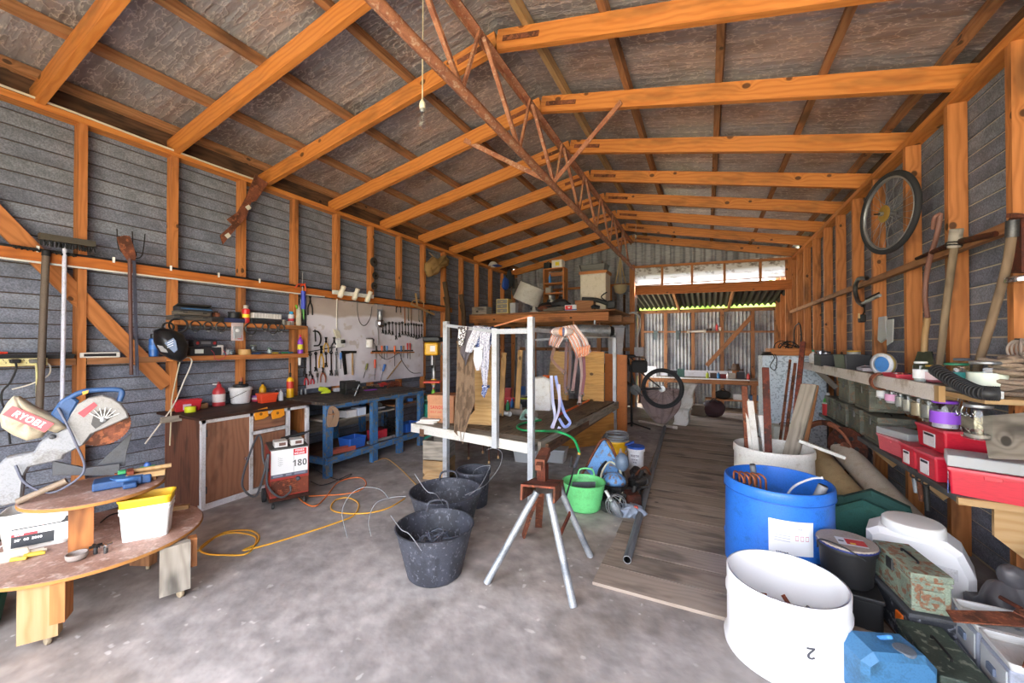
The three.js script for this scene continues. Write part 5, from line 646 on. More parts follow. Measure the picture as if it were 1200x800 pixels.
{ const t = thing('caged_deck', 'flat timber deck with white tubular cage standing on the floor', 'work deck', [-2.1, 0, -4.6]), o = V(-2.1, 0, -4.6), W = (x, y, z) => V(x, y, z).sub(o);
  const sq = (name, a, b, w = 0.05) => part(name, bar(a, b, w, w), M_post, t);
  part('deck_board', bar(W(-2.87, 0.535, -3.42), W(-1.34, 0.535, -3.2), 0.16, 0.03), M.grey, t);
  for (let k = 0; k < 7; k++) { const x = -1.45 - k * 0.205; part('deck_board', bar(W(x, 0.535, -3.3 + 0.145 * (x + 1.34)), W(x + 0.1, 0.535, -6.0), 0.2, 0.03), M.deck, t); }
  part('front_edge', bar(W(-2.87, 0.505, -3.34), W(-1.36, 0.505, -3.115), 0.02, 0.09), std(0xd8d6d0, 0.6, 0, { map: T_dirty }), t); part('side_edge', bar(W(-1.32, 0.5, -3.2), W(-1.2, 0.5, -6.0), 0.03, 0.1), M.grey, t);
  sq('post', W(-2.386, 0, -3.30), W(-2.386, 1.64, -3.30)); sq('post', W(-1.348, 0, -3.09), W(-1.348, 1.64, -3.09)); sq('post', W(-1.25, 0, -6.03), W(-1.25, 1.58, -6.03)); sq('post', W(-2.7, 0, -6.03), W(-2.7, 1.5, -6.03)); sq('post', W(-1.72, 0.47, -3.13), W(-1.72, 1.55, -3.13));
  sq('top_bar', W(-1.72, 1.52, -3.13), W(-1.348, 1.52, -3.09), 0.045); sq('top_bar', W(-1.348, 1.53, -3.09), W(-1.25, 1.53, -6.03), 0.035); sq('top_bar', W(-2.386, 1.6, -3.3), W(-1.72, 1.52, -3.13), 0.03); sq('top_bar', W(-2.7, 1.48, -6.03), W(-1.25, 1.53, -6.03), 0.03);
  for (const x of [-2.7, -1.3]) part('bearer', bar(W(x, 0.47, -3.3), W(x + 0.05, 0.47, -6.0), 0.06, 0.08), M.dark, t);
  part('copper_pipe', rod(W(-1.74, 1.57, -3.15), W(-1.33, 1.65, -3.07), 0.008), P(0xc07a54, 0.35), t);
  const rb = []; for (const [px, y] of [[549, 535], [573, 540], [584, 534], [566, 528]]) { const a = WZ(px, y, -4.0), q = part('hook_rod', rod([a.x + 2.1, 0.52, a.z + 4.6], [a.x + 2.1, a.y, a.z + 4.6], 0.008), M.rustDark, t); part('foot', rod([a.x + 2.1, a.y - 0.03, a.z + 4.6], [a.x + 2.1, a.y, a.z + 4.6], 0.014), M.pale, q); } }
const FT = faceCam(V(-1.9, 0, -3.2));
{ const p = V(-2.2, 1.6, -3.23), m = lens(p, 0.16), cl = (name, label, mat, L, R, a, f, dz) => { const t = thing(name, label, 'clothing', p, 0.16); drape(t, 'cloth', m, L, R, mat, a, f, dz); const c = m((L[0][0] + R[0][0]) / 2, L[0][1], dz - 0.02), w = Math.abs(m(R[0][0], R[0][1])[0] - m(L[0][0], L[0][1])[0]); part('fold_over', RZ(rod([-w / 2, 0, 0], [w / 2, 0, 0], 0.022, 0.022, 10), 0).scale(1, 0.7, 1.3).translate(c[0], c[1] - 0.005, dz - 0.015), mat, t); return t; };
  cl('canvas_sheet', 'brown canvas sheet hanging down the front cage post', M_cloth(blotch(181, 0x7a6450, 0x5c4a3a, 4, 8, 0.4, 0.65, 256, 0.5)), [[536, 400], [536, 430], [534, 470], [533, 505], [540, 515]], [[557, 392], [557, 440], [557, 470], [550, 492], [543, 520]], 0.02, 2, 0.0);
  cl('grey_garment', 'dark grey garment hung over the cage bar', M_cloth(null, 0x5a545a), [[541, 384], [540, 400], [540, 414], [545, 424]], [[557, 381], [555, 398], [551, 414], [546, 429]], 0.012, 2, 0.045);
  cl('black_white_scarf', 'black and white flecked scarf beside grey garment', M_cloth(T_bw), [[538, 384], [537, 394], [538, 406]], [[548, 382], [545, 394], [543, 404]], 0.01, 2, 0.065);
  cl('speckled_shirt', 'pale speckled long-sleeved top hung on cage bar', M_cloth(T_speck), [[556, 383], [549, 398], [545, 412]], [[566, 383], [560, 398], [553, 413]], 0.012, 2, 0.075);
  cl('navy_shirt', 'navy patterned cloth behind the pale sleeves', M_cloth(T_navy), [[561, 384], [558, 396], [557, 408]], [[578, 385], [578, 398], [574, 410]], 0.012, 3, 0.055);
  cl('white_trousers', 'long pale speckled sleeves hanging to a navy end', M_cloth(T_speck, 0xf4f4fa), [[563, 384], [562, 405], [564, 430], [566, 452]], [[575, 385], [574, 405], [573, 430], [571, 454]], 0.014, 2, 0.09);
  cl('patterned_sock', 'white sleeve hanging beside the long speckled one', M_cloth(null, 0xd0d0d6), [[556, 408], [555, 420], [558, 434]], [[566, 405], [565, 422], [562, 434]], 0.01, 2, 0.1); cl('navy_sock', 'navy and white sock end dangling below pale sleeves', M_cloth(T_navy), [[566, 452], [564, 462]], [[573, 452], [568, 466]], 0.008, 1, 0.09); }
{ const p = V(-1.2, 1.58, -3.3), m = lens(p, 0.3), t = thing('plaid_shirt', 'orange and grey striped shirt draped over cage top', 'clothing', p, 0.3); drape(t, 'body', m, [[648, 388], [644, 398], [643, 404]], [[672, 380], [662, 393], [655, 408]], M_cloth(T_plaid), 0.02, 2, 0.0, 0.012); drape(t, 'sleeve', m, [[658, 383], [668, 400], [676, 420]], [[674, 380], [688, 398], [693, 412]], M_cloth(T_plaid), 0.02, 2, 0.04, 0.02); drape(t, 'cuff', m, [[676, 407], [677, 419]], [[692, 404], [690, 416]], M_cloth(T_plaid, 0xffd0b0), 0.01, 1, 0.075); part('shoulder', new THREE.SphereGeometry(0.09, 16, 10).scale(1.3, 0.5, 0.9).translate(m(660, 386)[0], m(660, 386)[1] - 0.02, 0.02), M_cloth(T_plaid), t); }
{ const p = V(-1.25, 1.5, -3.35), m = lens(p, 0.3), M_str = std(0x5a3c38, 0.7); [['dark brown leather strap hanging from cage bar', [[664, 400], [663, 425], [662, 452], [664, 460]]], ['long dark strap reaching lowest beside plywood', [[668, 400], [668, 430], [666, 455]]], ['looped brown strap left of the dark straps', [[650, 406], [646, 420], [652, 428], [661, 436]]], ['thin brown belt hanging under striped shirt', [[672, 392], [676, 418], [674, 435], [671, 458]]], ['grey-brown belt hanging beside thin belt', [[674, 391], [680, 418], [682, 440], [679, 472]]], ['rightmost maroon belt under the shirt cuff', [[676, 391], [684, 418], [685, 440], [682, 462]]]].forEach(([l, pts], i) => { const t = thing('leather_strap', l, 'strap', p, 0.3), g = []; for (let k = 0; k + 1 < pts.length; k++) g.push(bar(L3(m, pts[k][0], pts[k][1], -0.02 + 0.006 * i), L3(m, pts[k + 1][0], pts[k + 1][1], -0.02 + 0.006 * i), 0.026, 0.005, V(0, 0, 1))); part('strap', g, std([0x55393a, 0x4c3432, 0x6a4a3c, 0x6a5050, 0x7a6460, 0x5c2c34][i], 0.7), t); const e = L3(m, ...pts[pts.length - 1], -0.02 + 0.006 * i); part('buckle', torus(0.018, 0.004, 12, 5).translate(e.x, e.y, e.z), M.steelDark, t); }); }
const onD = (px, py) => G(px, py, DK).setY(DK - 0.0045);
{ const p = onD(566, 497), m = lens(p, 0.15), t = thing('plywood_sheet', 'pale plywood sheet standing on deck behind the canvas', 'plywood', p, 0.15); part('sheet', outline(m, [[556, 402], [577, 400], [577, 503], [542, 497], [557, 480]], 0.018), M.ply, t); part('edge_strip', outline(m, [[543, 497], [577, 502], [577, 505], [543, 499]], 0.02), M.plyEdge, t); }
[[591, 413, 587, 487, 'ply', 'pale edge-on plywood strip standing left on deck'], [610, 410, 606, 483, 'ply', 'pale edge-on plywood strip standing right on deck']].forEach(([a, b, c, d, mt, l]) => { const q = onD(c, d), m = lens(q, 0.15), t = thing('timber_strip', l, 'timber', q, 0.15); part('strip', bar(L3(m, a, b), L3(m, c, d), 0.025, 0.06), M[mt], t); part('foot_peg', rod(L3(m, c, d), L3(m, c, d - 3), 0.02), M.grey, t); });
[[605, 395, 603, 470, 'tall steel rod standing on deck'], [621, 398, 621, 470, 'second steel rod behind the jerrycan']].forEach(([a, b, c, d, l]) => { const q = onD(c, d), m = lens(q, 0.15), t = thing('steel_rod', l, 'rod', q, 0.15); part('rod', rod(L3(m, a, b), L3(m, c, d), 0.014), M.steelDark, t); part('tip', rod(L3(m, a, b), L3(m, a, b - 1.5), 0.014, 0.008), M.steel, t); });
{ const p = onD(633, 480), m = lens(p, 0.2), t = thing('jerrycan', 'white plastic jerrycan with orange cap on deck', 'jerrycan', p, 0.2); part('body', outline(m, [[622, 449], [625, 444], [638, 442], [645, 446], [646, 478], [643, 481], [626, 480], [622, 474]], 0.2, 0.02, -0.08), P(0xf0f0ee, 0.5), t); const c = L3(m, 640, 442, -0.08); part('cap', cyl(0.045, 0.04, 0, 18).translate(c.x, c.y - 0.01, -0.08), P(0xee6a1c, 0.45), t); }
{ const p = onD(650, 500), m = lens(p, 0.3), t = thing('tinsel_ribbon', 'pale blue striped ribbon looped over the deck edge', 'ribbon', p, 0.3); [[[646, 440], [648, 470], [650, 490], [645, 505]], [[651, 440], [656, 465], [662, 485], [668, 495], [662, 500], [655, 490]], [[655, 450], [655, 480], [648, 500], [645, 514], [652, 508], [656, 500]]].forEach((pts, i) => part('band', bandGeo(pts.map(([x, y]) => L3(m, x, y, 0.02 + i * 0.02)), 0.03), std([0xb8bcdc, 0x8898d0, 0xc8c4dc][i], 0.6), t)); }
function bandGeo(pts, w) { const c = new THREE.CatmullRomCurve3(pts), n = 40; return grid((u, v) => { const p = c.getPoint(u), t = c.getTangent(u), s = V(t.y, -t.x, 0.6 * Math.sin(u * 7)).normalize(); p.addScaledVector(s, (v - 0.5) * w); return [p.x, p.y, p.z]; }, n, 2); }
{ const t = thing('orange_lever', 'bright orange steel bar lying along the deck edge', 'bar', [0, 0, 0]); const a = D(652, 486, 3.9), b = D(690, 469, 4.6); a.y = b.y = DK + 0.012; const A = G(652, 487, DK + 0.012), Bq = G(690, 469, DK + 0.012); part('bar', rod(A, Bq, 0.014), P(0xee6c1e, 0.45), t); part('grip', rod(A, A.clone().lerp(Bq, 0.15), 0.017), P(0xd84a1c, 0.5), t); }
{ const g = thing('garden_hose', 'green garden hose with spray gun hanging off deck', 'hose', [0, 0, 0]); const E = D(679, 530, 3.25); part('hose', tube([G(634, 492, DK + 0.01), G(612, 496, DK + 0.01), G(606, 500, DK + 0.01), G(614, 504, DK + 0.012), G(640, 505, DK + 0.02), D(655, 506, 3.25), D(672, 514, 3.22), E], 0.011, 60, 8), P(0x1f9a58, 0.4), g); part('coupling', rod(E, D(678.5, 533, 3.25), 0.014), P(0xd0a040, 0.4), g); part('gun', rod(D(678.5, 533, 3.25), D(673, 548, 3.2), 0.014), P(0x4a4c54, 0.5), g); part('trigger', rod(D(670, 534, 3.2), D(668, 547, 3.2), 0.006), M.black, g); part('lance', rod(D(673, 548, 3.2), D(661, 590, 3.05), 0.007), M.black, g); }
{ const t = thing('hose_coil', 'tangle of pale green twine on the deck', 'twine', onD(619, 491)), c = []; for (let k = 0; k < 7; k++) c.push(tube([[-0.08, 0.01, 0.02 * k - 0.06], [-0.03, 0.07 + 0.008 * k, 0], [0.06, 0.05, 0.03], [0.12, 0.01, -0.03 + 0.01 * k], [0.02, 0.012, 0.05]], 0.004, 20, 4, true)); part('loops', c, P(0x9abcb0, 0.7), t).userData.kind = 'stuff'; }
{ const t = thing('rolled_pad', 'grey rolled foam pad lying on the deck', 'roll', onD(612, 487), 0.3); part('roll', rod([-0.14, 0.04, -0.1], [0.18, 0.04, 0.12], 0.04, 0.036, 16), P(0x8a8078, 0.9), t); part('core', rod([-0.155, 0.04, -0.11], [-0.14, 0.04, -0.1], 0.02), M.dark, t); }
[[597, 474, 0xd02a34, 'red plastic tub on deck beyond plywood strips', 0.14, 0.1], [594, 466, 0xb83a34, 'dull red tub stacked behind red tub', 0.16, 0.16], [614, 470, 0xc8d82c, 'lime yellow tray on deck', 0.14, 0.05], [618, 476, 0x26262a, 'black tray on deck by jerrycan', 0.2, 0.09], [614, 462, 0x2c5ca0, 'deep blue tub at back of deck', 0.14, 0.14]].forEach(([x, y, c, l, w, h]) => bin(onD(x, y), w, h, w * 0.7, c, l, 0.3));
[[595, 480, 0x2a8a5c, 0xf0f0f0, 'white bottle with green cap lying upright on deck', 0.13], [600, 478, 0x3a74b8, 0x2a8ac8, 'blue bottle beside the green-capped bottle', 0.13], [609.5, 480, 0xe8e8e4, 0x2a9a60, 'pale bottle with green label on deck', 0.1]].forEach(([x, y, c, k, l, h]) => bottle(onD(x, y), 0.025, h, c, k, l));
{ const t = thing('pvc_bend', 'white plastic pipe bend lying on deck front', 'pipe fitting', onD(592, 486)); part('pipe', tube([[-0.05, 0.1, 0], [-0.04, 0.05, 0], [0, 0.028, 0.01], [0.07, 0.026, 0.03]], 0.024, 20, 10), P(0xe0e2e6, 0.4), t); part('collar', rod([0.05, 0.027, 0.024], [0.085, 0.027, 0.035], 0.03), P(0xe6e8ea, 0.4), t); }
{ const p = onD(523, 486); carton(V(-2.62, DK, -3.6), 0.3, 0.3, 0.26, 0xb8805c, 'brown cardboard sander box standing on deck', 0.25, 'cardboard_box'); const t = scene.children[scene.children.length - 1]; part('print', panel(0.2, 0.12, -0.02, 0.14, 0.135), printMat(256, 150, (c) => { c.fillStyle = '#b8845f'; c.fillRect(0, 0, 256, 150); c.fillStyle = '#b8382c'; c.font = 'bold 62px sans-serif'; c.fillText('SANDER', 4, 62); c.font = 'bold 40px sans-serif'; c.globalAlpha = 0.7; c.fillText('BELT 240', 6, 118); }), t); }
[[0xc8b8b4, 0, 'pinkish magazine at bottom of deck magazine pile'], [0x6a4a44, 0.018, 'dark red book in the deck magazine pile'], [0xd8d4d4, 0.034, 'white magazine topping the deck magazine pile']].forEach(([c, y, l], i) => { const t = thing('magazine', l, 'magazine', [-2.73 + 0.02 * i, DK - 0.004 + y, -3.44], 0.2 + 0.12 * i); part('pages', rbox(0.21, 0.014, 0.14, 0.002), P(0xe0dcd4, 0.8), t); part('cover', box(0.212, 0.002, 0.142, 0, 0.015, 0), P(c, 0.5), t); });
{ const c0 = V(-2.56, 0, -3.42); [[0, 0.2, 'brown timber crate on the floor beside cage post', 'pale'], [0.205, 0.2, 'upper grey timber crate with an open top', 'grey']].forEach(([y, h, l, mt], i) => { const t = thing('timber_crate', l, 'crate', [c0.x, y, c0.z], 0.25); for (const [w, d, x, z] of [[0.26, 0.018, 0, 0.12], [0.26, 0.018, 0, -0.12], [0.018, 0.22, 0.12, 0], [0.018, 0.22, -0.12, 0]]) part('slat', box(w, h - 0.005, d, x, h / 2, z), M[mt], t); part('bottom', box(0.24, 0.016, 0.22, 0, 0.01, 0), M.dark, t); }); }
{ const mk = (p, l) => { const t = thing('clear_tub', l, 'tub', p, 0.1); part('tub', openBox(0.3, 0.14, 0.22, 0.004, 0.02, 0.02), M.frost, t); part('lid', rbox(0.31, 0.02, 0.23, 0.006, 0, 0.14, 0), P(0xc8ccd0, 0.4), t); }; mk(V(-1.95, 0, -4.35), 'clear plastic tub on floor under the deck'); mk(V(-1.66, 0, -4.5), 'second clear plastic tub nearer the deck side'); }
{ const a = V(-1.78, 0, -5.0), b = V(-1.19, 0, -5.66), t = thing('plywood_sheet', 'brown plywood sheet standing on edge beneath deck side', 'plywood', a); part('sheet', bar(V(0, 0.21, 0), b.clone().sub(a).setY(0.21), 0.018, 0.42), woodMat(T_ply, 0.7, 0xd8b888), t); part('edge_strip', bar(V(0, 0.425, 0), b.clone().sub(a).setY(0.425), 0.02, 0.012), M.plyEdge, t); }
// ---------------------------------------------------------------- sheets and odds stacked at the far end of the deck
{ const o = thing('orange_board', 'orange melamine board standing upright behind deck', 'board', [-1.38, 0, -6.5], 0); const m = lens(V(-1.38, 0, -6.5), 0); part('board', outline(m, [[709, 414], [734, 416], [734, 507], [709, 509]], 0.018), P(0xd07a34, 0.5), o); part('edge', outline(m, [[733.5, 416], [735, 416], [735, 507], [733.5, 507]], 0.02), P(0xb86a30, 0.6), o); }
{ const p = V(-1.7, DK, -5.9), m = lens(p, 0), t = thing('plywood_sheet', 'knotty pine ply panel standing at deck end', 'plywood', p, 0); part('sheet', outline(m, [[683, 412], [708, 413], [708, 472], [683, 474]], 0.018), woodMat(T_ply, 0.65, 0xfff0d0), t); part('edge_strip', outline(m, [[683, 411], [708, 412], [708, 413.5], [683, 412.5]], 0.02), P(0xd08a4a, 0.6), t); const q = thing('plywood_sheet', 'narrow plywood panel leaning behind the jerrycan', 'plywood', [p.x, DK, p.z + 0.1], 0); part('sheet', outline(lens(p, 0), [[650, 411], [668, 412], [668, 475], [640, 474]], 0.016), M.ply, q); part('edge_strip', outline(lens(p, 0), [[666.5, 412], [668.5, 412], [668.5, 475], [666.5, 475]], 0.02), M.plyEdge, q); }
{ const p = V(-1.62, 1.555, -5.4), t = thing('steel_cylinder', 'shiny steel muffler cylinder resting on the cage bars', 'cylinder', [0, 0, 0]); const a = D(676, 387, 5.6), b = D(714, 388, 5.6); part('shell', rod(a, b, 0.085, 0.085, 24), M.steel, t); part('end_cap', rod(b, D(719, 388, 5.6), 0.08, 0.06, 20), M.iron, t); part('spout', rod(D(697, 380, 5.6), D(697, 375, 5.6), 0.015), M.galv, t); }
{ const p = V(-1.42, 0, -6.56), m = lens(p, 0), t = thing('sheet_metal', 'grey sheet of metal standing behind orange board', 'sheet metal', [p.x, 0, p.z], 0); part('sheet', outline(m, [[713, 383], [732, 383], [729, 416], [728, 508], [713, 509]], 0.012), P(0x9a9aa0, 0.5), t); part('rim', outline(m, [[713, 382], [733, 382], [732.5, 384], [713, 384]], 0.02), P(0x7c7c80, 0.5), t); }
// ---------------------------------------------------------------- rubber tubs
function trug(p, r0, r1, h, mat, label, name = 'rubber_trug') { const t = thing(name, label, 'tub', p, faceCam(v3(p))); const prof = [[0, 0], [r0 - 0.015, 0], [r0, 0.015]]; for (let k = 1; k <= 8; k++) { const f = k / 8; prof.push([r0 + (r1 - r0) * f - 0.003, 0.015 + (h - 0.015) * (f - 0.02)], [r0 + (r1 - r0) * f, 0.015 + (h - 0.015) * f]); } prof.push([r1 + 0.006, h], [r1 - 0.004, h + 0.004], [r1 - 0.008, h - 0.004], [r0 - 0.008, 0.02], [0, 0.016]); part('body', lathe(prof, 44), mat, t);
  for (const s of [1]) part('handle', tube([[s * 0.02 - 0.075, h - 0.01, s * -r1 * 0.9], [s * 0.02 - 0.05, h + 0.045, s * -r1 * 1.02], [s * 0.02 + 0.05, h + 0.045, s * -r1 * 1.02], [s * 0.02 + 0.075, h - 0.01, s * -r1 * 0.9]], 0.008, 20, 8), mat, t); return t; }
const M_trug = std(0xffffff, 0.65, 0, { map: blotch(191, 0x3c3e48, 0x2e3038, 6, 6, 0.4, 0.65, 256, 0.4, 0x70727a, 0.72) });
{ const a = trug([-1.5, 0, -1.96], 0.165, 0.235, 0.3, M_trug, 'black rubber trug with wire scraps nearest the tripod stand'); trug([-1.78, 0, -2.46], 0.19, 0.27, 0.3, M_trug, 'wide dusty black trug behind the wire-filled trug');
  const t = thing('black_pot', 'tall black plant tub holding bent wire, beside crates', 'tub', [-1.84, 0, -2.95]); part('body', bucketGeo(0.12, 0.145, 0.31, 0.006, 0.008), M_trug, t); part('inner_ring', torus(0.14, 0.006, 30, 6).rotateX(PI / 2).translate(0, 0.3, 0), M_trug, t);
  const s = thing('wire_scraps', 'blue-grey wire scraps heaped in black trug', 'wire', [-1.5, 0.02, -1.96]), w = []; for (let k = 0; k < 60; k++) { const A = rr(0, 6.28), q = rr(0.02, 0.15); w.push(tube([[q * Math.cos(A), rr(0.0, 0.16), q * Math.sin(A)], [rr(-0.08, 0.08), rr(0.1, 0.24), rr(-0.08, 0.08)], [0.14 * Math.cos(A + 2.4), rr(0.05, 0.2), 0.14 * Math.sin(A + 2.4)]], 0.0035, 10, 4)); } part('heap', [...w, cyl(0.16, 0.14, 0, 20)], P(0x6a7080, 0.6), s).userData.kind = 'stuff'; }
const wire = (pts, label, c = 0x74787e, r = 0.0024) => single('bent_wire', tube(pts, r, 50, 5), P(c, 0.4), label, 'wire');
wire([D(407, 630, 2.35), D(401, 600, 2.35), D(410, 580, 2.4), D(425, 571, 2.4), D(445, 573, 2.35), D(456, 584, 2.3)], 'pale bent wire arching over floor to the wide trug');
wire([D(435, 628, 2.25), D(432, 610, 2.25), D(440, 590, 2.25), D(457, 583, 2.3), D(476, 581, 2.3)], 'second pale wire arching beside the yellow cord');
wire([D(545, 580, 2.5), D(566, 570, 2.6), D(575, 561, 2.75), D(586, 545, 2.9), D(588, 530, 3.0), D(578, 525, 3.05), D(570, 527, 3.1)], 'long bright wire curling up from wide trug', 0x8a8e96);
wire([D(550, 580, 2.5), D(562, 570, 2.7), D(572, 552, 2.9), D(573, 545, 3.0), V(-1.84, 0.28, -2.95), V(-1.84, 0.02, -2.95)], 'shorter bright wire standing in the tall pot', 0x8a8e96);
wire([D(458, 604, 2.0), D(470, 620, 2.05), D(480, 626, 2.0), D(494, 645, 2.05)], 'stiff wire end poking over trug rim', 0x8a8e96);
wire([D(486, 555, 2.5), D(500, 575, 2.4), D(512, 580, 2.42), V(-1.75, 0.15, -2.42), V(-1.74, 0.025, -2.4)], 'curved wire lying inside the wide trug', 0x8a8e96);
// ---------------------------------------------------------------- rusty tripod stand with a small stake anvil
{ const t = thing('anvil_stand', 'four-legged pipe stand with a rusty channel top', 'stand', [-0.93, 0, -2.3]), o = V(-0.93, 0, -2.3), W = (p) => p.clone().sub(o);
  const leg = (a, b, m = M.galv, r = 0.021) => part('leg', rod(W(a), W(b), r, r, 12), m, t);
  leg(D(629, 576, 2.38), G(570, 683)); leg(D(643, 578, 2.3), G(672, 711)); leg(D(655, 570, 2.6), G(692, 652));
  part('rear_leg', bar(W(D(629, 580, 2.55)), W(G(613, 629)), 0.012, 0.045), M.rust, t); part('rear_leg', bar(W(D(633, 580, 2.55)), W(G(631, 617)), 0.05, 0.02), M.rust, t); part('brace', bar(W(D(668, 601, 2.55)), W(D(657, 625, 2.4)), 0.01, 0.03), M.rustLight, t);
  const a = W(D(630, 570, 2.28)), b = W(D(643, 562, 2.72)); part('channel_top', bar(a, b, 0.2, 0.012), M.rustLight, t); const sx = b.clone().sub(a).normalize().cross(V(0, 1, 0)).normalize(); for (const s of [-1, 1]) part('channel_flange', bar(a.clone().addScaledVector(sx, s * 0.096).add(V(0, -0.04, 0)), b.clone().addScaledVector(sx, s * 0.096).add(V(0, -0.04, 0)), 0.012, 0.09), M.rust, t);
  const c = W(D(636, 562, 2.45)); part('anvil_post', bar(c, c.clone().add(V(0, 0.1, 0)), 0.055, 0.055), std(0xb08050, 0.7, 0.2, { map: T_rust }), t); const d = b.clone().sub(a).setY(0).normalize(); part('anvil_face', [bar(c.clone().addScaledVector(d, -0.11).add(V(0, 0.135, 0)), c.clone().addScaledVector(d, 0.13).add(V(0, 0.145, 0)), 0.06, 0.045), bar(c.clone().addScaledVector(d, -0.17).add(V(0, 0.125, 0)), c.clone().addScaledVector(d, -0.1).add(V(0, 0.13, 0)), 0.035, 0.03)], M.rust, t); }
{ const t = trug([-0.95, 0, -3.31], 0.14, 0.18, 0.23, P(0x7ae08c, 0.45), 'light green flexible tub beside rusty stand', 'green_trug'); }
{ const s = thing('slate_offcuts', 'grey sheet offcuts standing inside light green tub', 'offcuts', [-0.95, 0.02, -3.31], 0.5); part('sheet', RX(box(0.2, 0.2, 0.008, -0.01, 0.12, -0.03), 0.35), P(0x5c6064, 0.7), s); part('sheet', RX(box(0.12, 0.15, 0.008, 0.05, 0.13, 0.02), 0.5), P(0xc8ccc0, 0.7), s); }
// ---------------------------------------------------------------- heap of old machinery
{ const q = V(-0.95, 0, -3.85), m = lens(q, -0.2), M_sky = std(0xffffff, 0.55, 0, { map: blotch(201, 0x6a9ad0, 0x5a86ba, 4, 4, 0.4, 0.6, 256, 0.5, 0x8a6450, 0.66) });
  { const t = thing('mower_deck', 'scuffed sky-blue sheet-metal mower cowl tipped on side', 'machine cowl', q, -0.2); part('panel', outline(m, [[682, 556], [708, 515], [726, 545], [722, 557], [700, 575]], 0.03, 0.006, 0.02), M_sky, t); part('rim', tube([L3(m, 682, 556, 0.04), L3(m, 708, 514, 0.04), L3(m, 727, 546, 0.04)], 0.012, 24, 6), M.rust, t); part('skirt', outline(m, [[686, 560], [700, 577], [726, 560], [728, 572], [702, 588], [690, 580]], 0.16, 0.006, -0.06), M_sky, t); }
  { const z = V(-0.74, 0, -3.55), t = thing('engine_block', 'blue and grey small engine lying in the heap', 'engine', z, -0.2); part('block', rbox(0.2, 0.16, 0.18, 0.02, 0, 0.01, 0), M.iron, t); part('cowl', lathe([[0, 0.12], [0.1, 0.12], [0.1, 0.16], [0.06, 0.2], [0, 0.21]], 20).translate(0, 0.05, 0), M_sky, t); for (let k = 0; k < 5; k++) part('cooling_fin', box(0.12, 0.006, 0.14, 0.14, 0.05 + k * 0.022, 0), M.steelDark, t); part('tank', new THREE.SphereGeometry(0.07, 18, 12).scale(0.9, 1.2, 0.9).translate(0.02, 0.33, -0.12), P(0x66788e, 0.4), t); part('tank_stem', rod([0.02, 0.2, -0.12], [0.02, 0.27, -0.12], 0.02), M.iron, t); part('shaft', rod([-0.05, 0.1, 0.08], [0.16, 0.14, 0.16], 0.018), M.steelDark, t); }
  single('black_hose', tube([D(701, 560, 3.7), D(704, 548, 3.75), D(716, 538, 3.8), D(727, 546, 3.75), D(732, 562, 3.6), G(733, 580, 0.015)], 0.014, 40, 8), M.black, 'thick black hose arching over the engine', 'hose'); single('cream_hose', tube([G(722, 600, 0.01), D(729, 575, 3.4), D(727, 552, 3.55), D(715, 541, 3.65), D(706, 552, 3.6), D(703, 570, 3.5), G(706, 586, 0.01)], 0.009, 40, 8), P(0xc8c8b0, 0.5), 'thin cream hose looping over the engine', 'hose');
  [[-0.62, -3.7, 0x5c5a58, 'iron', 'grey gearbox casting on the near side of heap'], [-0.6, -3.95, 0x8a8a90, 'steelDark', 'dull alloy bracket beside the white bucket'], [-0.57, -3.45, 0x4a4644, 'rustDark', 'rusty pump body at heap front']].forEach(([x, z, c, mt, l], i) => { const t = thing('machine_part', l, 'machine part', [x, 0, z], i); part('casting', rbox(0.16, 0.09 + 0.03 * i, 0.12, 0.02), M[mt], t); part('flange', RZ(cyl(0.06, 0.02, 0, 18), 1.2).translate(0.07, 0.07, 0.02), M.steelDark, t); part('arm', rod([-0.1, 0.06, 0.05], [0.14, 0.12, -0.04], 0.016), M.iron, t); part('stub', rod([0, 0.1, 0], [0.03, 0.19, 0.03], 0.02), M.iron, t); });
  [[-0.85, -3.62, 0x33, 'dark fan housing lying against the light green tub'], [-0.66, -4.15, 0x44, 'greasy gear casting below the printed bucket'], [-0.78, -3.3, 0x55, 'flat finned casting at the foot of the heap']].forEach(([x, z, c, l], i) => { const t = thing('machine_part', l, 'machine part', [x, 0, z], 1.3 * i); part('drum', RX(cyl(0.09 - 0.02 * i, 0.07, 0, 22), 0.7 * i).translate(0, 0.1 - 0.03 * i, 0), i ? M.steelDark : M.iron, t); for (let k = 0; k < 4; k++) part('fin', box(0.16, 0.006, 0.1, 0.02, 0.02 + k * 0.02, 0.08), M.steelDark, t); part('pipe', tube([[-0.08, 0.03, 0], [-0.1, 0.12, 0.06], [0.02, 0.17, 0.1], [0.1, 0.08, 0.12]], 0.013, 20, 8), i === 1 ? M.rust : M.iron, t); });
  single('grey_hose', tube([G(735, 572, 0.012), D(742, 555, 3.9), D(745, 575, 3.6), G(738, 598, 0.012), G(726, 590, 0.012)], 0.011, 40, 8), P(0x55585e, 0.5), 'dark grey hose curling round the end of heap', 'hose');
  { const t = thing('work_light', 'silvery caged work light lying in front of heap', 'lamp', G(722, 604), 0.5); part('body', RZ(lathe([[0, -0.08], [0.04, -0.075], [0.045, 0.02], [0.03, 0.07], [0.018, 0.08], [0, 0.08]], 18), 0.5).translate(0, 0.055, 0), M.galv, t); part('handle', rod([-0.04, 0.12, 0], [-0.08, 0.2, -0.02], 0.014), P(0xd8d8d8, 0.4), t); for (let k = 0; k < 6; k++) { const a = k * PI / 6; part('guard_wire', torus(0.085, 0.003, 24, 5).rotateY(a).rotateZ(0.5).translate(0, 0.088, 0), M.steel, t); } }
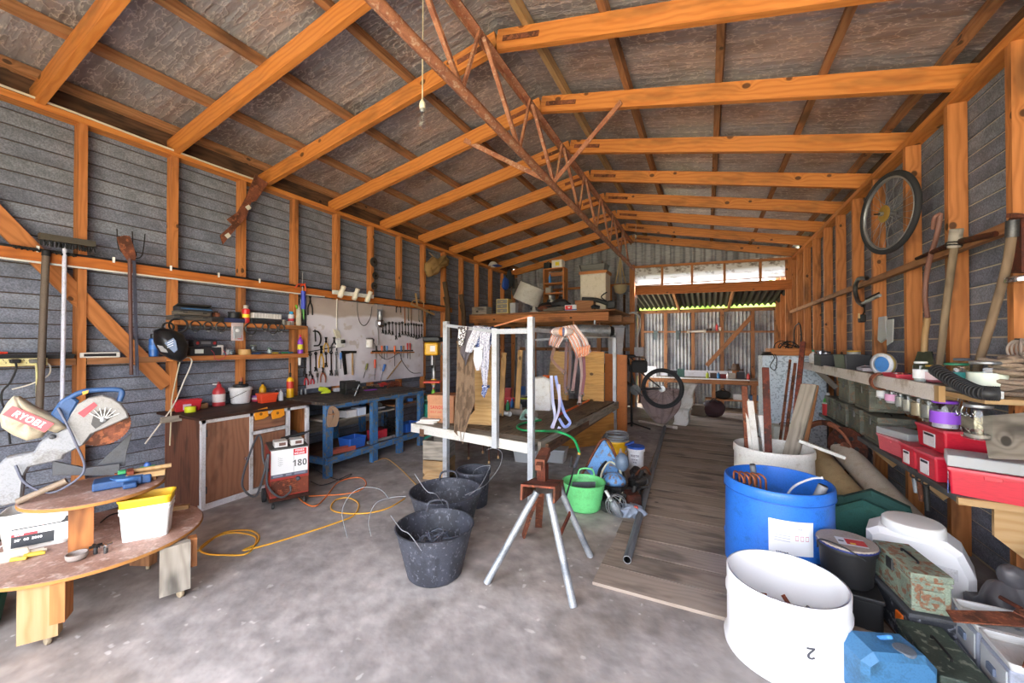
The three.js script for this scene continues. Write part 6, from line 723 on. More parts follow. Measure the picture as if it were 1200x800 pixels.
  { const t = thing('rag_bundle', 'crumpled grey-blue rag with clips at heap end', 'rag', [-0.55, 0, -3.3]); part('rag', grid((u, v) => { const a = u * 2 * PI, b = v * PI, r = 0.09 + 0.025 * Math.sin(a * 5 + b * 4) + 0.015 * Math.sin(a * 9); return [r * Math.sin(b) * Math.cos(a), 0.05 - 0.055 * Math.cos(b), r * Math.sin(b) * Math.sin(a)]; }, 40, 16), M_cloth(T_dirty, 0x8a94a4), t); part('clip', rbox(0.03, 0.02, 0.02, 0.004, 0.04, 0.09, 0.03), P(0xc05040, 0.5), t); }
}
{ const p = V(-1.0, 0, -4.85), t = thing('yellow_bucket', 'yellow bucket holding steel rings behind blue cowl', 'bucket', p); part('body', bucketGeo(0.13, 0.155, 0.25), P(0xeeb41e, 0.45), t); part('label', lathe([[0.1475, 0.12], [0.151, 0.18]], 10, 0).scale(1, 1, 1), P(0xdcc8d8, 0.5), t); for (let k = 0; k < 3; k++) { const r = thing('steel_ring', ['bottom galvanised ring lying on the yellow bucket', 'middle galvanised ring lying on the yellow bucket', 'top galvanised ring lying on the yellow bucket'][k], 'ring', [p.x + 0.01 * k, 0.258 + 0.03 * k, p.z]); part('band', torus(0.15 - 0.01 * k, 0.013, 32, 8).rotateX(PI / 2 + 0.04 * k), M.galv, r); part('clasp', rbox(0.04, 0.03, 0.02, 0.004, -0.1, -0.01, 0.11), M.steelDark, r); } }
{ const p = V(-0.72, 0, -4.6), t = thing('paint_bucket', 'white printed bucket with bright blue lid in the heap', 'bucket', p, 0.1); part('body', bucketGeo(0.08, 0.09, 0.24), P(0xe6e8ee, 0.5), t); part('lid', cyl(0.097, 0.03, 0.235, 28), P(0x2058c0, 0.45), t); part('lid_tab', RZ(box(0.1, 0.012, 0.09, 0.05, 0.29, 0), 0.4), P(0x2058c0, 0.45), t); part('print', new THREE.CylinderGeometry(0.0895, 0.084, 0.14, 20, 1, true, -0.9, 1.8).translate(0, 0.13, 0), printMat(256, 192, (c) => { c.fillStyle = '#e8eaf0'; c.fillRect(0, 0, 256, 192); c.fillStyle = '#2c3050'; c.font = 'bold 44px sans-serif'; c.fillText('BOSTIK', 40, 60); c.font = 'bold 26px sans-serif'; c.fillText('GLUE 20', 60, 110); c.fillText('10 kg', 80, 150); }), t); }
{ const a = G(735, 664), b = G(779, 503), t = thing('steel_pipe', 'long grey steel pipe lying along the floor boards', 'pipe', [a.x, 0.0185, a.z]), q = b.clone().sub(a); part('tube', (() => { const c = new THREE.CylinderGeometry(0.026, 0.026, q.length(), 20, 1, true).rotateX(PI / 2); return orient(c, V(0, 0.026, 0), V(q.x, 0.026, q.z)); })(), std(0xb4b8be, 0.55, 0.15, { map: T_steel }), t); part('bore', (() => { const c = new THREE.CylinderGeometry(0.021, 0.021, q.length(), 20, 1, true).rotateX(PI / 2); return orient(c, V(0, 0.026, 0), V(q.x, 0.026, q.z)); })(), M.iron, t); const e = q.clone().normalize(); part('end_ring', orient(torus(0.0235, 0.003, 20, 6), e.clone().multiplyScalar(-0.001).setY(0.026), e.clone().multiplyScalar(0.001).setY(0.026)), M.steel, t); }

// ---------------------------------------------------------------- hanging bulbs
{ const mk = (px, py, zc, l, up) => { const p = D(px, py, zc), t = thing('hanging_bulb', l, 'light bulb', p); part('bulb', lathe([[0.001, -0.105], [0.016, -0.1], [0.03, -0.07], [0.029, -0.045], [0.016, -0.012], [0.013, 0.0]], 20), M.glass, t); part('cap', cyl(0.0135, 0.028, -0.004, 14), M.steel, t); part('holder', lathe([[0, 0.02], [0.018, 0.02], [0.017, 0.05], [0.006, 0.07], [0, 0.07]], 14), P(0xd8cfbc, 0.5), t); part('filament', [rod([-0.008, -0.055, 0], [0.008, -0.055, 0], 0.001), rod([-0.003, 0, 0], [-0.008, -0.055, 0], 0.0012), rod([0.003, 0, 0], [0.008, -0.055, 0], 0.0012)], M.steelDark, t); part('cord', rod([0, 0.065, 0], [0.01, up - p.y, 0.005], 0.004), P(0xb8ac94, 0.7), t); };
  mk(495, 131, 2.3, 'clear bulb hanging on a long cord near steel truss', low(-1.85) + 0.2); mk(745, 279, 7.0, 'bulb hanging near the gable over the back opening', low(-1.1) + 0.2); }
// ---------------------------------------------------------------- loft
const LT = 2.03;
{ const t = thing('storage_loft', 'timber storage loft with stepped joist ends across left side', 'loft', [-3.0, 1.85, -7.6]); part('front_beam', bar([-1.4, 0.075, 0.68], [1.47, 0.055, 0.68], 0.07, 0.15), M.pine, t); part('joist', bar([-1.4, 0.03, 0.3], [1.62, 0.03, 0.3], 0.06, 0.12), M.brown, t); part('joist', bar([-1.4, 0.03, -0.1], [1.78, 0.03, -0.1], 0.06, 0.12), M.brown, t); part('joist', bar([-1.4, 0.03, -0.7], [1.6, 0.03, -0.7], 0.06, 0.12), M.brown, t);
  for (let k = 0; k < 8; k++) part('loft_board', box(3.0, 0.025, 0.19, 0.08, 0.166, 0.6 - k * 0.195), M.brown, t); for (const x of [-0.2, 1.2]) part('post', bar([x, -1.85, 0.3], [x, -0.02, 0.3], 0.07, 0.07), M.brown, t); part('hanger_post', bar([0.82, -0.12, 0.64], [0.82, 0.0, 0.64], 0.05, 0.04), M.pine, t); }
const onL = (px, z = -7.1) => { const q = WZ(px, 366, z); return V(q.x, LT, q.z); };
{ const t = thing('timber_box', 'weathered open timber box at left end of loft', 'box', onL(559).add(V(0.12, 0, 0))); for (const [w, d, x, z] of [[0.36, 0.02, 0, 0.1], [0.36, 0.02, 0, -0.1], [0.02, 0.2, 0.17, 0], [0.02, 0.2, -0.17, 0]]) part('side', box(w, 0.16, d, x, 0.08, z), M.grey, t); part('bottom', box(0.34, 0.015, 0.2, 0, 0.01, 0), M.grey, t); }
{ const t = thing('drawer_organizer', 'cream three-drawer plastic organizer on the loft', 'organizer', onL(591)); part('case', rbox(0.27, 0.3, 0.2, 0.006), P(0xd8c078, 0.6), t); for (let k = 0; k < 3; k++) { const d = part('drawer', rbox(0.23, 0.078, 0.02, 0.004, 0, 0.02 + k * 0.092, 0.098), P(0x8a8680, 0.5), t); part('pull', rbox(0.05, 0.012, 0.014, 0.003, 0, 0.05 + k * 0.092, 0.112), P(0xd8c078, 0.6), d); } }
{ const p = onL(620), t = thing('table_lamp', 'lamp with a tilted grey drum shade on the loft', 'lamp', [p.x + 0.1, LT, p.z]); part('base', lathe([[0, 0], [0.09, 0], [0.09, 0.02], [0.04, 0.05], [0.03, 0.1], [0.02, 0.16], [0, 0.16]], 20), P(0xc8c4bc, 0.5), t); const s = part('shade', lathe([[0.27, -0.18], [0.25, 0.18], [0.245, 0.18], [0.265, -0.18]], 36).rotateZ(-0.42).translate(-0.1, 0.38, 0), std(0xc4c0b8, 0.85, 0, { map: T_dusty }), t); part('shade_ring', torus(0.249, 0.006, 36, 6).rotateX(PI / 2).translate(0, 0.18, 0).rotateZ(-0.42).translate(-0.1, 0.38, 0), P(0x8a8680, 0.7), s); part('stem', rod([0, 0.15, 0], [-0.08, 0.32, 0], 0.012), M.steelDark, t); }
{ const t = thing('glass_tray', 'clear plastic trays stacked beside the drawer organizer', 'tray', onL(604).add(V(0.02, 0, 0.1))); part('tray', openBox(0.14, 0.2, 0.14, 0.004, 0.01), M.frost, t); part('contents', rbox(0.11, 0.06, 0.1, 0.01, 0, 0.006, 0), M.steelDark, t); }
function lump(r, sx, sy, sz, seed, amp = 0.22) { return grid((u, v) => { const a = u * 2 * PI, b = v * PI, q = r * (1 + amp * (fbm(u, v, seed, 5, 4, 3) - 0.5) * 2 * Math.sin(b)); return [q * sx * Math.sin(b) * Math.cos(a), q * sy * (1 - Math.cos(b)), q * sz * Math.sin(b) * Math.sin(a)]; }, 32, 18); }
[[643, 0x1c1c20, 0.16, 1.3, 0.7, 'crumpled black bag in the middle of loft'], [657, 0x26262a, 0.15, 1.2, 0.9, 'dark bundle behind the red and white carton'], [631, 0x2c2a2c, 0.12, 1.2, 0.6, 'low dark bundle beside the lamp base']].forEach(([x, c, r, sx, sy, l], i) => { const t = thing('bag_bundle', l, 'bag', onL(x, -7.3)); part('bag', lump(r, sx, sy, 1, 210 + i, 0.35), std(c, 0.6), t); part('knot', lump(0.04, 1, 1, 1, 220 + i).translate(0, 2 * r * sy - 0.03, 0), std(c, 0.6), t); });
[[638, -6.96, 0x8a8278, 'rusty coil of wire at loft front'], [650, -7.0, 0x3a3634, 'dark coil of cable on loft']].forEach(([x, z, c, l], i) => { const t = thing('wire_coil', l, 'coil', onL(x, z)); part('coil', [0, 1, 2, 3].map((k) => torus(0.1 + 0.01 * k, 0.008, 24, 5).rotateX(PI / 2 + 0.25 * (k - 1.5)).translate(0, 0.05 + 0.012 * k, 0)), i ? M.black : M.rust, t); part('tie', rbox(0.03, 0.05, 0.03, 0.008, 0.1, 0.03, 0), std(c, 0.8), t); });
{ const t = thing('grey_tool_case', 'long grey rag-covered case along the loft front', 'case', onL(645, -6.93).add(V(0.08, 0, 0))); part('body', rbox(0.42, 0.07, 0.12, 0.02), P(0x6a6258, 0.8), t); part('flap', RX(rbox(0.2, 0.012, 0.14, 0.004), 0.5).translate(0.1, 0.04, 0.06), P(0x7a7266, 0.9), t); }
for (const [x, y, c, l] of [[597, 320, 0x3a3c40, 'dark jacket hung on left wall by the loft'], [603, 330, 0x6a6a68, 'grey jacket hung beside the dark jacket']]) { const p = WX(x, y + 18, XL + 0.12), t = thing('jacket', l, 'clothing', p, WALLT); part('body', lump(0.16, 0.9, 1.4, 0.4, 300 + x, 0.35), std(c, 0.9), t); part('sleeve', rod([0.12, 0.34, 0.02], [0.17, 0.02, 0.04], 0.05, 0.035), std(c, 0.9), t); }
{ const p = onL(670, -6.95), t = thing('carton', 'red and white carton at the front of loft', 'carton', p); part('body', rbox(0.22, 0.1, 0.14, 0.004), P(0xe8e6ea, 0.6), t); part('print', panel(0.13, 0.075, -0.035, 0.05, 0.0715), printMat(128, 80, (c) => { c.fillStyle = '#d8342c'; c.fillRect(0, 0, 128, 80); c.fillStyle = '#f0e8e4'; c.beginPath(); c.moveTo(40, 24); c.lineTo(100, 24); c.lineTo(70, 60); c.fill(); }), t); part('band', box(0.222, 0.02, 0.142, 0, 0.012, 0), P(0x3c62a8, 0.6, 0), t); }
{ const t = thing('timber_box', 'low brown timber box by the white loft cabinet', 'box', onL(686, -6.98).add(V(0, 0, 0))); part('front', box(0.34, 0.16, 0.02, 0, 0.08, 0.07), M.brown, t); part('back', box(0.34, 0.16, 0.02, 0, 0.08, -0.07), M.brown, t); for (const s of [-1, 1]) part('end', box(0.02, 0.16, 0.12, s * 0.16, 0.08, 0), M.brown, t); part('lid', box(0.35, 0.015, 0.16, 0, 0.168, 0), M.brown, t); }
{ const p = onL(697, -7.25), t = thing('loft_cabinet', 'cream bedside cabinet with orange-edged top on loft', 'cabinet', [p.x, LT, p.z - 0.05]); part('carcass', rbox(0.48, 0.68, 0.36, 0.006), P(0xcabfae, 0.7), t); part('door', box(0.46, 0.64, 0.012, 0, 0.34, 0.185), P(0xd8cebc, 0.65), t); part('top', box(0.52, 0.05, 0.4, 0, 0.705, 0), M.pine, t);
  const s = thing('steel_sink', 'grey steel sink resting on the loft cabinet', 'sink', [p.x - 0.02, LT + 0.731, p.z - 0.05]); part('bowl', openBox(0.5, 0.13, 0.34, 0.006, 0.03, 0.03), M.steelDark, s); part('tap', [rod([0.12, 0.1, -0.16], [0.12, 0.24, -0.16], 0.012), rod([0.07, 0.2, -0.16], [0.17, 0.2, -0.16], 0.01)], M.chrome, s); }
{ const p = onL(705, -6.93), t = thing('leaf_blower', 'black leaf blower with a long pipe lying on loft edge', 'blower', [p.x, LT + 0.0, p.z]); part('motor', rbox(0.16, 0.14, 0.14, 0.03, 0.18, 0.0, 0), M.black, t); part('pipe', tube([[0.12, 0.09, 0], [-0.1, 0.17, 0], [-0.35, 0.2, 0]], 0.04, 20, 10), M.black, t); part('handle', tube([[0.1, 0.13, 0.02], [0.0, 0.22, 0.02], [0.1, 0.3, 0.02]], 0.012, 14, 6), M.blackMatt, t); part('nozzle', tube([[-0.02, 0.03, 0.06], [-0.12, 0.05, 0.06], [-0.16, 0.03, 0.08]], 0.03, 12, 8), M.blackMatt, t); }
{ const p = onL(651, -7.6), t = thing('pine_shelf_unit', 'open pine shelf unit standing at back of loft', 'shelf unit', [p.x, LT, p.z]); for (const x of [-0.21, 0.21]) part('side', box(0.03, 0.93, 0.24, x, 0.465, 0), M.pine, t); for (const y of [0.02, 0.42, 0.62, 0.92]) part('shelf', box(0.42, 0.022, 0.24, 0, y, 0), M.pine, t); part('back_rail', box(0.42, 0.08, 0.015, 0, 0.84, -0.11), M.brown, t);
  bottle(V(p.x - 0.12, LT + 0.632, p.z), 0.03, 0.2, 0x3a7cc8, 0x2c5ca0, 'blue bottle on the pine shelf unit'); bottle(V(p.x - 0.02, LT + 0.0, p.z + 0.25), 0.07, 0.36, 0xc4c0b8, 0xd0ccc4, 'pale grey vase-shaped bottle in front of pine shelf unit'); carton(V(p.x - 0.14, LT + 0.432, p.z), 0.12, 0.12, 0.12, 0xa8a498, 'small grey box inside pine shelf unit');
  const b = thing('paint_carton', 'white carton with yellow square on top of pine shelf unit', 'carton', [p.x + 0.06, LT + 0.932, p.z]); part('body', rbox(0.22, 0.16, 0.18, 0.006), P(0xdedad2, 0.6), b); part('square', box(0.08, 0.07, 0.004, 0.01, 0.08, 0.091), P(0xe0cc2c, 0.5, 0), b); const k = thing('black_case', 'black case beside the carton on pine shelf unit', 'case', [p.x - 0.16, LT + 0.932, p.z]); part('body', rbox(0.14, 0.13, 0.18, 0.02), M.black, k); part('handle', tube([[-0.04, 0.13, 0], [0, 0.16, 0], [0.04, 0.13, 0]], 0.008, 10, 6), M.black, k); }
{ const t = thing('hanging_planter', 'macrame plant hanger with a clay pot below steel truss', 'planter', WX(727, 336, XM)); const p = t.position, top = V(0, 3.07 - p.y, 0); for (const [x, z] of [[-0.1, 0], [0.1, 0], [0, 0.1], [0, -0.1]]) part('cord', tube([top, [x * 0.5, top.y * 0.5, z * 0.5], [x, 0.06, z]], 0.008, 14, 5), std(0xb09a70, 0.9), t); part('pot', lathe([[0, -0.09], [0.08, -0.09], [0.12, 0.03], [0.115, 0.04], [0, 0.02]], 20), P(0x9a5c48, 0.8), t); part('net', lathe([[0.02, -0.14], [0.1, -0.1], [0.135, 0.03]], 12), std(0x8a7c60, 0.95), t); }
{ const p = WX(592, 340, XL + 0.1), t = thing('blue_bag', 'bright blue bag hung high at back of left wall', 'bag', p, WALLT); part('bag', lump(0.13, 1.1, 1.2, 0.6, 231, 0.3), P(0x2050b0, 0.5), t); part('strap', tube([[-0.05, 0.28, 0], [0, 0.38, -0.04], [0.05, 0.28, 0]], 0.01, 10, 5), P(0x1c3c80, 0.5), t); const q = WX(578, 312, XL + 0.1), c = thing('blue_cap', 'blue and white peaked cap hung near roof plate on left wall', 'hat', q, WALLT); part('crown', new THREE.SphereGeometry(0.11, 18, 8, 0, 2 * PI, 0, PI / 2), P(0xc8c4c0, 0.7), c); part('peak', box(0.2, 0.012, 0.16, 0, 0.005, 0.1), P(0x2c50a8, 0.5), c); }  // the headgear is a cap: pale crown, blue peak
[[527, 396, 521, 330, 'forked driftwood branch leaning on left wall studs'], [545, 392, 540, 345, 'second driftwood branch beside the loft end']].forEach(([a, b, c, d, l]) => { const t = thing('branch', l, 'branch', [0, 0, 0]), X = XL + 0.095, q = WX(a, b, X), e = WX(c, d, X); part('limb', tube([q, q.clone().lerp(e, 0.3).add(V(0.02, 0, 0.03)), q.clone().lerp(e, 0.65).add(V(0, 0, -0.03)), e], 0.045, 24, 8), std(0xa08468, 0.85, 0, { map: T_grey }), t); part('fork', tube([q.clone().lerp(e, 0.5), q.clone().lerp(e, 0.7).add(V(0.03, 0.02, 0.1))], 0.025, 8, 6), std(0xa08468, 0.85, 0, { map: T_grey }), t); });
{ const o = V(-1.42, 1.3, BZ + 0.06), m = lens(o, 0), t = part('conduit', tube([L3(m, 737, 367), L3(m, 744, 366.5), L3(m, 749, 371), L3(m, 750, 380), L3(m, 747, 395), L3(m, 747, 408)], 0.022, 40, 8), P(0xcfcfcf, 0.45), wallB, 'white electrical conduit with a grey box'); t.position.copy(o); part('junction_box', outline(m, [[744, 407], [754, 407], [754, 417], [744, 417]], 0.1, 0.006, 0), P(0xc8c8cc, 0.5), t); part('drop', rod(L3(m, 747, 417), L3(m, 747, 440), 0.02), P(0xcfcfcf, 0.45), t); }
// ---------------------------------------------------------------- bicycle and things at the end of the boards
{ const c = WZ(776, 455, -6.9), t = thing('bicycle', 'black mountain bicycle held off the floor in a stand', 'bicycle', [c.x, 0, c.z]), y = c.y; const whl = (x, n) => { const w = part('wheel', [torus(0.305, 0.027, 48, 10).translate(x, y, 0)], M.rubber, t); part('rim', torus(0.275, 0.012, 48, 6).translate(x, y, 0), M.black, w); const s = []; for (let k = 0; k < 20; k++) { const a = k / 20 * 2 * PI; s.push(rod([x + 0.02 * Math.cos(a + 1), y + 0.02 * Math.sin(a + 1), 0.02 * (k % 2 ? 1 : -1)], [x + 0.27 * Math.cos(a), y + 0.27 * Math.sin(a), 0], 0.0016, 0.0016, 4)); } part('spokes', s, M.steelDark, w).userData.kind = 'stuff'; part('hub', [rod([x, y, -0.05], [x, y, 0.06], 0.025), RX(cyl(0.055, 0.02, 0.03, 20), PI / 2).translate(x, y, 0)], M.steel, w); };
  whl(0); whl(-1.08); part('frame', [rod([0, y, 0.05], [-0.42, y - 0.04, 0.03], 0.014), rod([0, y, 0.05], [-0.5, y + 0.38, 0], 0.012), rod([-0.42, y - 0.04, 0], [-0.56, y + 0.5, 0], 0.018), rod([-0.42, y - 0.04, 0], [-0.92, y + 0.36, 0], 0.022), rod([-0.52, y + 0.4, 0], [-0.9, y + 0.44, 0], 0.018)], M.black, t); part('fork', rod([-0.9, y + 0.46, 0], [-1.08, y, 0.05], 0.018), M.black, t); part('saddle', rbox(0.26, 0.05, 0.14, 0.02, -0.56, y + 0.5, 0), M.black, t); part('handlebar', [rod([-0.88, y + 0.46, 0], [-0.86, y + 0.56, 0], 0.016), rod([-0.86, y + 0.56, -0.3], [-0.86, y + 0.58, 0.3], 0.013)], M.black, t); part('crank', [RX(cyl(0.09, 0.01, 0, 24), PI / 2).translate(-0.42, y - 0.04, 0.05), rod([-0.42, y - 0.04, 0.07], [-0.3, y - 0.14, 0.07], 0.01)], M.steelDark, t);
  const s = thing('bicycle_stand', 'dark steel repair stand gripping the bicycle', 'stand', [c.x - 0.5, 0, c.z - 0.06]); part('pole', rod([0, 0, 0], [0, y + 0.3, 0], 0.02), M.iron, s); for (const a of [0.4, 2.5, 4.6]) part('foot', rod([0, 0.06, 0], [0.35 * Math.cos(a), 0.012, 0.35 * Math.sin(a)], 0.014), M.iron, s); part('clamp', rbox(0.08, 0.1, 0.1, 0.02, 0, y + 0.26, 0.0), M.black, s);
  { const q = D(757, 428, 6.3), b = thing('handlebar_bag', 'black bag and grey box hung by the bicycle', 'bag', [q.x - 0.1, q.y - 0.12, q.z]); part('bag', rbox(0.24, 0.2, 0.14, 0.04), M.blackMatt, b); part('strap', tube([[-0.1, 0.2, 0], [-0.14, 0.26, 0], [0.06, 0.24, 0], [0.1, 0.2, 0]], 0.012, 14, 6), M.black, b); } }
{ const p = V(-0.72, 0, -7.3), t = thing('folded_umbrella', 'dusty mauve canvas sunshade gathered on the floor', 'sunshade', p); part('canvas', grid((u, v) => { const a = u * 2 * PI, r = (0.06 + 0.24 * Math.sin(Math.min(1, v * 1.15) * PI * 0.62)) * (1 + 0.13 * Math.sin(a * 9)); return [r * Math.cos(a), 0.02 + 0.62 * v, r * 0.7 * Math.sin(a)]; }, 72, 16), M_cloth(T_dirty, 0x9a8684), t); part('pole', rod([0, 0, 0], [0, 0.66, 0], 0.02), M.pine, t); }
{ const p = V(-0.42, 0, -7.42), t = thing('foam_slab', 'creased white foam slab leaning beside bicycle', 'foam', p, -0.25); part('slab', grid((u, v) => { const q = (x) => x; const i = Math.round(u * 4) % 4, X = [-0.11, 0.11, 0.11, -0.11][i], Z = [0.07, 0.07, -0.07, -0.07][i]; return [X + 0.16 * v + 0.02 * Math.sin(v * 14) , 0.74 * v + 0.0, Z]; }, 4, 12), std(0xd4d0cc, 0.85, 0, { map: T_dirty }), t); part('end', box(0.22, 0.01, 0.14, 0.16, 0.74, 0), P(0xc8c4c0, 0.9), t); part('tape', box(0.24, 0.03, 0.16, 0.06, 0.3, 0), P(0xb8b4ac, 0.6), t); }
{ const a = G(745, 498, 0.04), b = G(790, 498, 0.04), t = thing('floor_pole', 'pale pole lying across the ends of the floor boards', 'pole', [0, 0, 0]); part('shaft', rod([a.x, 0.042, -7.28], [b.x, 0.042, -7.0], 0.022), P(0xb0a49a, 0.7), t); part('end', rod([b.x, 0.042, -7.0], [b.x + 0.06, 0.042, -6.98], 0.026), P(0xd8d0c8, 0.6), t); }
{ const a = V(-0.3, 0, -7.5), t = thing('yellow_stick', 'thin yellow stick leaning by the white foam slab', 'stick', a); part('stick', rod([0, 0.01, 0], [0.1, 0.72, -0.1], 0.011), P(0xd0a030, 0.6), t); part('ferrule', rod([0, 0.01, 0], [0.006, 0.05, -0.006], 0.014), M.iron, t); }
// ---------------------------------------------------------------- lean-to bench
const LF = -0.19, LBT = 0.585;
{ const t = thing('rear_bench', 'rough timber bench along the corrugated rear wall', 'workbench', [-0.2, LF, -10.95]); part('top', box(2.55, 0.03, 0.5, 0.0, LBT - LF - 0.015, 0), M.grey, t); part('front_rail', box(2.6, 0.1, 0.03, 0, LBT - LF - 0.08, 0.26), M.brown, t); part('white_edge', box(2.2, 0.025, 0.012, 0, LBT - LF - 0.012, 0.282), P(0xe4e4e6, 0.5), t); part('splashback', box(1.9, 0.16, 0.02, 0.05, LBT - LF + 0.08, -0.24), P(0xdedee2, 0.5), t); for (const x of [-1.2, -0.35, 0.35, 1.2]) part('leg', box(0.08, LBT - LF - 0.03, 0.06, x, (LBT - LF - 0.03) / 2, 0.2), M.brown, t); part('lower_shelf', box(1.1, 0.03, 0.35, 0.72, 0.26, 0.03), M.brown, t); }
const onR = (px, dz = 0) => { const q = WZ(px, 440, -10.9 + dz); return V(q.x, LBT + 0.001, q.z); };
[[788, 0x2a2c30, 0.22, 0.16, 'black plastic box on rear bench'], [798, 0x3a5a54, 0.16, 0.2, 'green-grey box on rear bench'], [836, 0x5a4a40, 0.14, 0.12, 'brown tin box on rear bench'], [847, 0x8a3030, 0.2, 0.1, 'dark red box on rear bench'], [858, 0xc8c0b0, 0.14, 0.13, 'cream carton on rear bench'], [868, 0x34343a, 0.16, 0.16, 'charcoal battery on rear bench']].forEach(([x, c, w, h, l]) => carton(onR(x), w, h, 0.16, c, l));
{ const p = onR(862, -0.12), t = thing('straw_hat', 'brown felt hat on a post at the rear bench', 'hat', [p.x, LBT + 0.2, p.z]); part('brim', cyl(0.17, 0.02, 0, 24), P(0x6a5644, 0.9), t); part('crown', lathe([[0, 0.15], [0.07, 0.15], [0.1, 0.02]], 20), P(0x5c4a3c, 0.9), t); const s = thing('block_stack', 'timber blocks stacked under the brown felt hat', 'timber', [p.x, LBT + 0.001, p.z]); part('block', box(0.16, 0.1, 0.14, 0, 0.05, 0), M.brown, s); part('block', box(0.14, 0.095, 0.12, 0, 0.1485, 0), M.pine, s); }
[[842, 0x2a78b0, 'small blue bottle on rear bench'], [853, 0xd8d4d0, 'small white bottle on rear bench'], [877, 0xb83a34, 'small red bottle on rear bench'], [829, 0xa8b030, 'small olive bottle on rear bench']].forEach(([x, c, l]) => bottle(onR(x, 0.12), 0.035, 0.16, c, 0x333333, l));
{ const q = onR(762, 0.1); const t = thing('white_board', 'small white board leaning on rear bench end', 'board', [q.x, LBT + 0.001, q.z]); part('sheet', RX(box(0.3, 0.26, 0.012, 0, 0.13, 0), -0.15), P(0xd4d4d8, 0.6), t); part('edge', RX(box(0.3, 0.012, 0.014, 0, 0.26, 0), -0.15), P(0xb0b0b4, 0.6), t); }
{ const q = V(0.35, LF + 0.276, -10.88); const t = thing('duffel_bag', 'black duffel bag on the lower shelf of rear bench', 'bag', q); part('bag', lump(0.12, 1.7, 0.85, 1, 241, 0.25), M.blackMatt, t); part('handle', tube([[-0.08, 0.18, 0.05], [0, 0.25, 0.06], [0.08, 0.18, 0.05]], 0.012, 12, 6), M.black, t); carton(V(0.68, LF + 0.276, -10.88), 0.22, 0.14, 0.16, 0xc8ccd0, 'pale grey crate beside duffel bag'); carton(V(1.0, LF + 0.276, -10.88), 0.2, 0.12, 0.16, 0x5a80a8, 'blue box at end of rear bench shelf'); }
{ const t = thing('pail', 'tall white pail on the floor under rear bench', 'pail', [-0.62, LF, -10.6]); part('body', bucketGeo(0.12, 0.14, 0.42), P(0xc8c8ce, 0.5), t); part('lid', cyl(0.145, 0.02, 0.42, 24), P(0xb8b8be, 0.5), t); const b = thing('maroon_bag', 'dark maroon bag on the floor of lean-to', 'bag', [0.12, 0.0, -8.55]); part('bag', lump(0.17, 1.15, 1.0, 0.9, 251, 0.2), std(0x3c2428, 0.8), b); part('strap', tube([[-0.08, 0.3, 0.08], [0, 0.37, 0.06], [0.08, 0.3, 0.08]], 0.012, 12, 6), M.black, b); carton(V(-0.15, 0, -8.6), 0.26, 0.22, 0.22, 0x6a5a4a, 'brown crate beside the maroon bag'); }
[[720 + 18 - 738 + 718, 390, 'green-grey bracket hung on left of rear wall'], [745 + 47, 390, 'green-grey bracket hung on middle of rear wall']].forEach(([x, y, l], i) => { const p = WZ(i ? 794 : 768, 396, LZ + 0.06), t = thing('wall_bracket', l, 'bracket', p); part('plate', box(0.08, 0.24, 0.03, 0, 0.08, 0), P(0x4c5a5c, 0.6), t); part('arm', box(0.12, 0.05, 0.08, 0.02, 0.16, 0.04), P(0x4c5a5c, 0.6), t); });
{ const p = WZ(816, 388, LZ + 0.08), t = thing('white_axle', 'white hub-ended bar fixed across the rear wall nogging', 'bar', p); part('bar', rod([-0.17, 0, 0], [0.17, 0, 0], 0.03), P(0xd0ccc4, 0.6), t); for (const s of [-1, 1]) part('hub', rod([s * 0.17, 0, 0], [s * 0.22, 0, 0], 0.055, 0.055, 14), P(0xb8b0a4, 0.7), t); bottle(WZ(840, 388, LZ + 0.02).setY(1.765), 0.03, 0.2, 0xc83028, 0x333333, 'red bottle standing on the rear wall nogging'); tin(WZ(844, 388, LZ + 0.02).setY(1.762), 0.03, 0.1, 0xd8d0c0, 0xc83028, 'white tin beside the red bottle on nogging'); tin(WZ(831, 388, LZ + 0.02).setY(1.765), 0.06, 0.06, 0x4a4440, 0x5a5450, 'dark tin bowl on the rear wall nogging'); }

// ---------------------------------------------------------------- right wall: bicycle wheel, rail tools
const RT = -PI / 2;
{ const p = V(1.355, 2.49, -4.3), t = thing('bicycle_wheel', 'bicycle wheel with tyre and sprocket hung on right wall', 'wheel', p, -1.318); part('tyre', torus(0.313, 0.021, 64, 12), M.rubber, t); part('rim', torus(0.287, 0.01, 64, 8).scale(1, 1, 1.6), M.steel, t); const h = part('hub', rod([0, 0, -0.05], [0, 0, 0.06], 0.018, 0.018, 12), M.steel, t); part('sprocket', RX(cyl(0.07, 0.012, 0.028, 28, 0.05), PI / 2), std(0xb09048, 0.5, 0.6), t); part('axle', rod([0, 0, -0.07], [0, 0, 0.1], 0.006), M.iron, t); for (let k = 0; k < 28; k++) { const a = k / 28 * 2 * PI, b = a + (k % 4 < 2 ? 0.5 : -0.5); part('spoke', rod([0.02 * Math.cos(b), 0.02 * Math.sin(b), k % 2 ? 0.03 : -0.03], [0.282 * Math.cos(a), 0.282 * Math.sin(a), 0], 0.0016, 0.0016, 4), M.galv, t); } }
const wr = lens(V(XR - 0.06, 0, 0), RT), onWall = (name, label, cat, x, y, X = XR - 0.06) => { const p = WX(x, y, X), t = thing(name, label, cat, p, RT); return [t, lens(p, RT)]; };
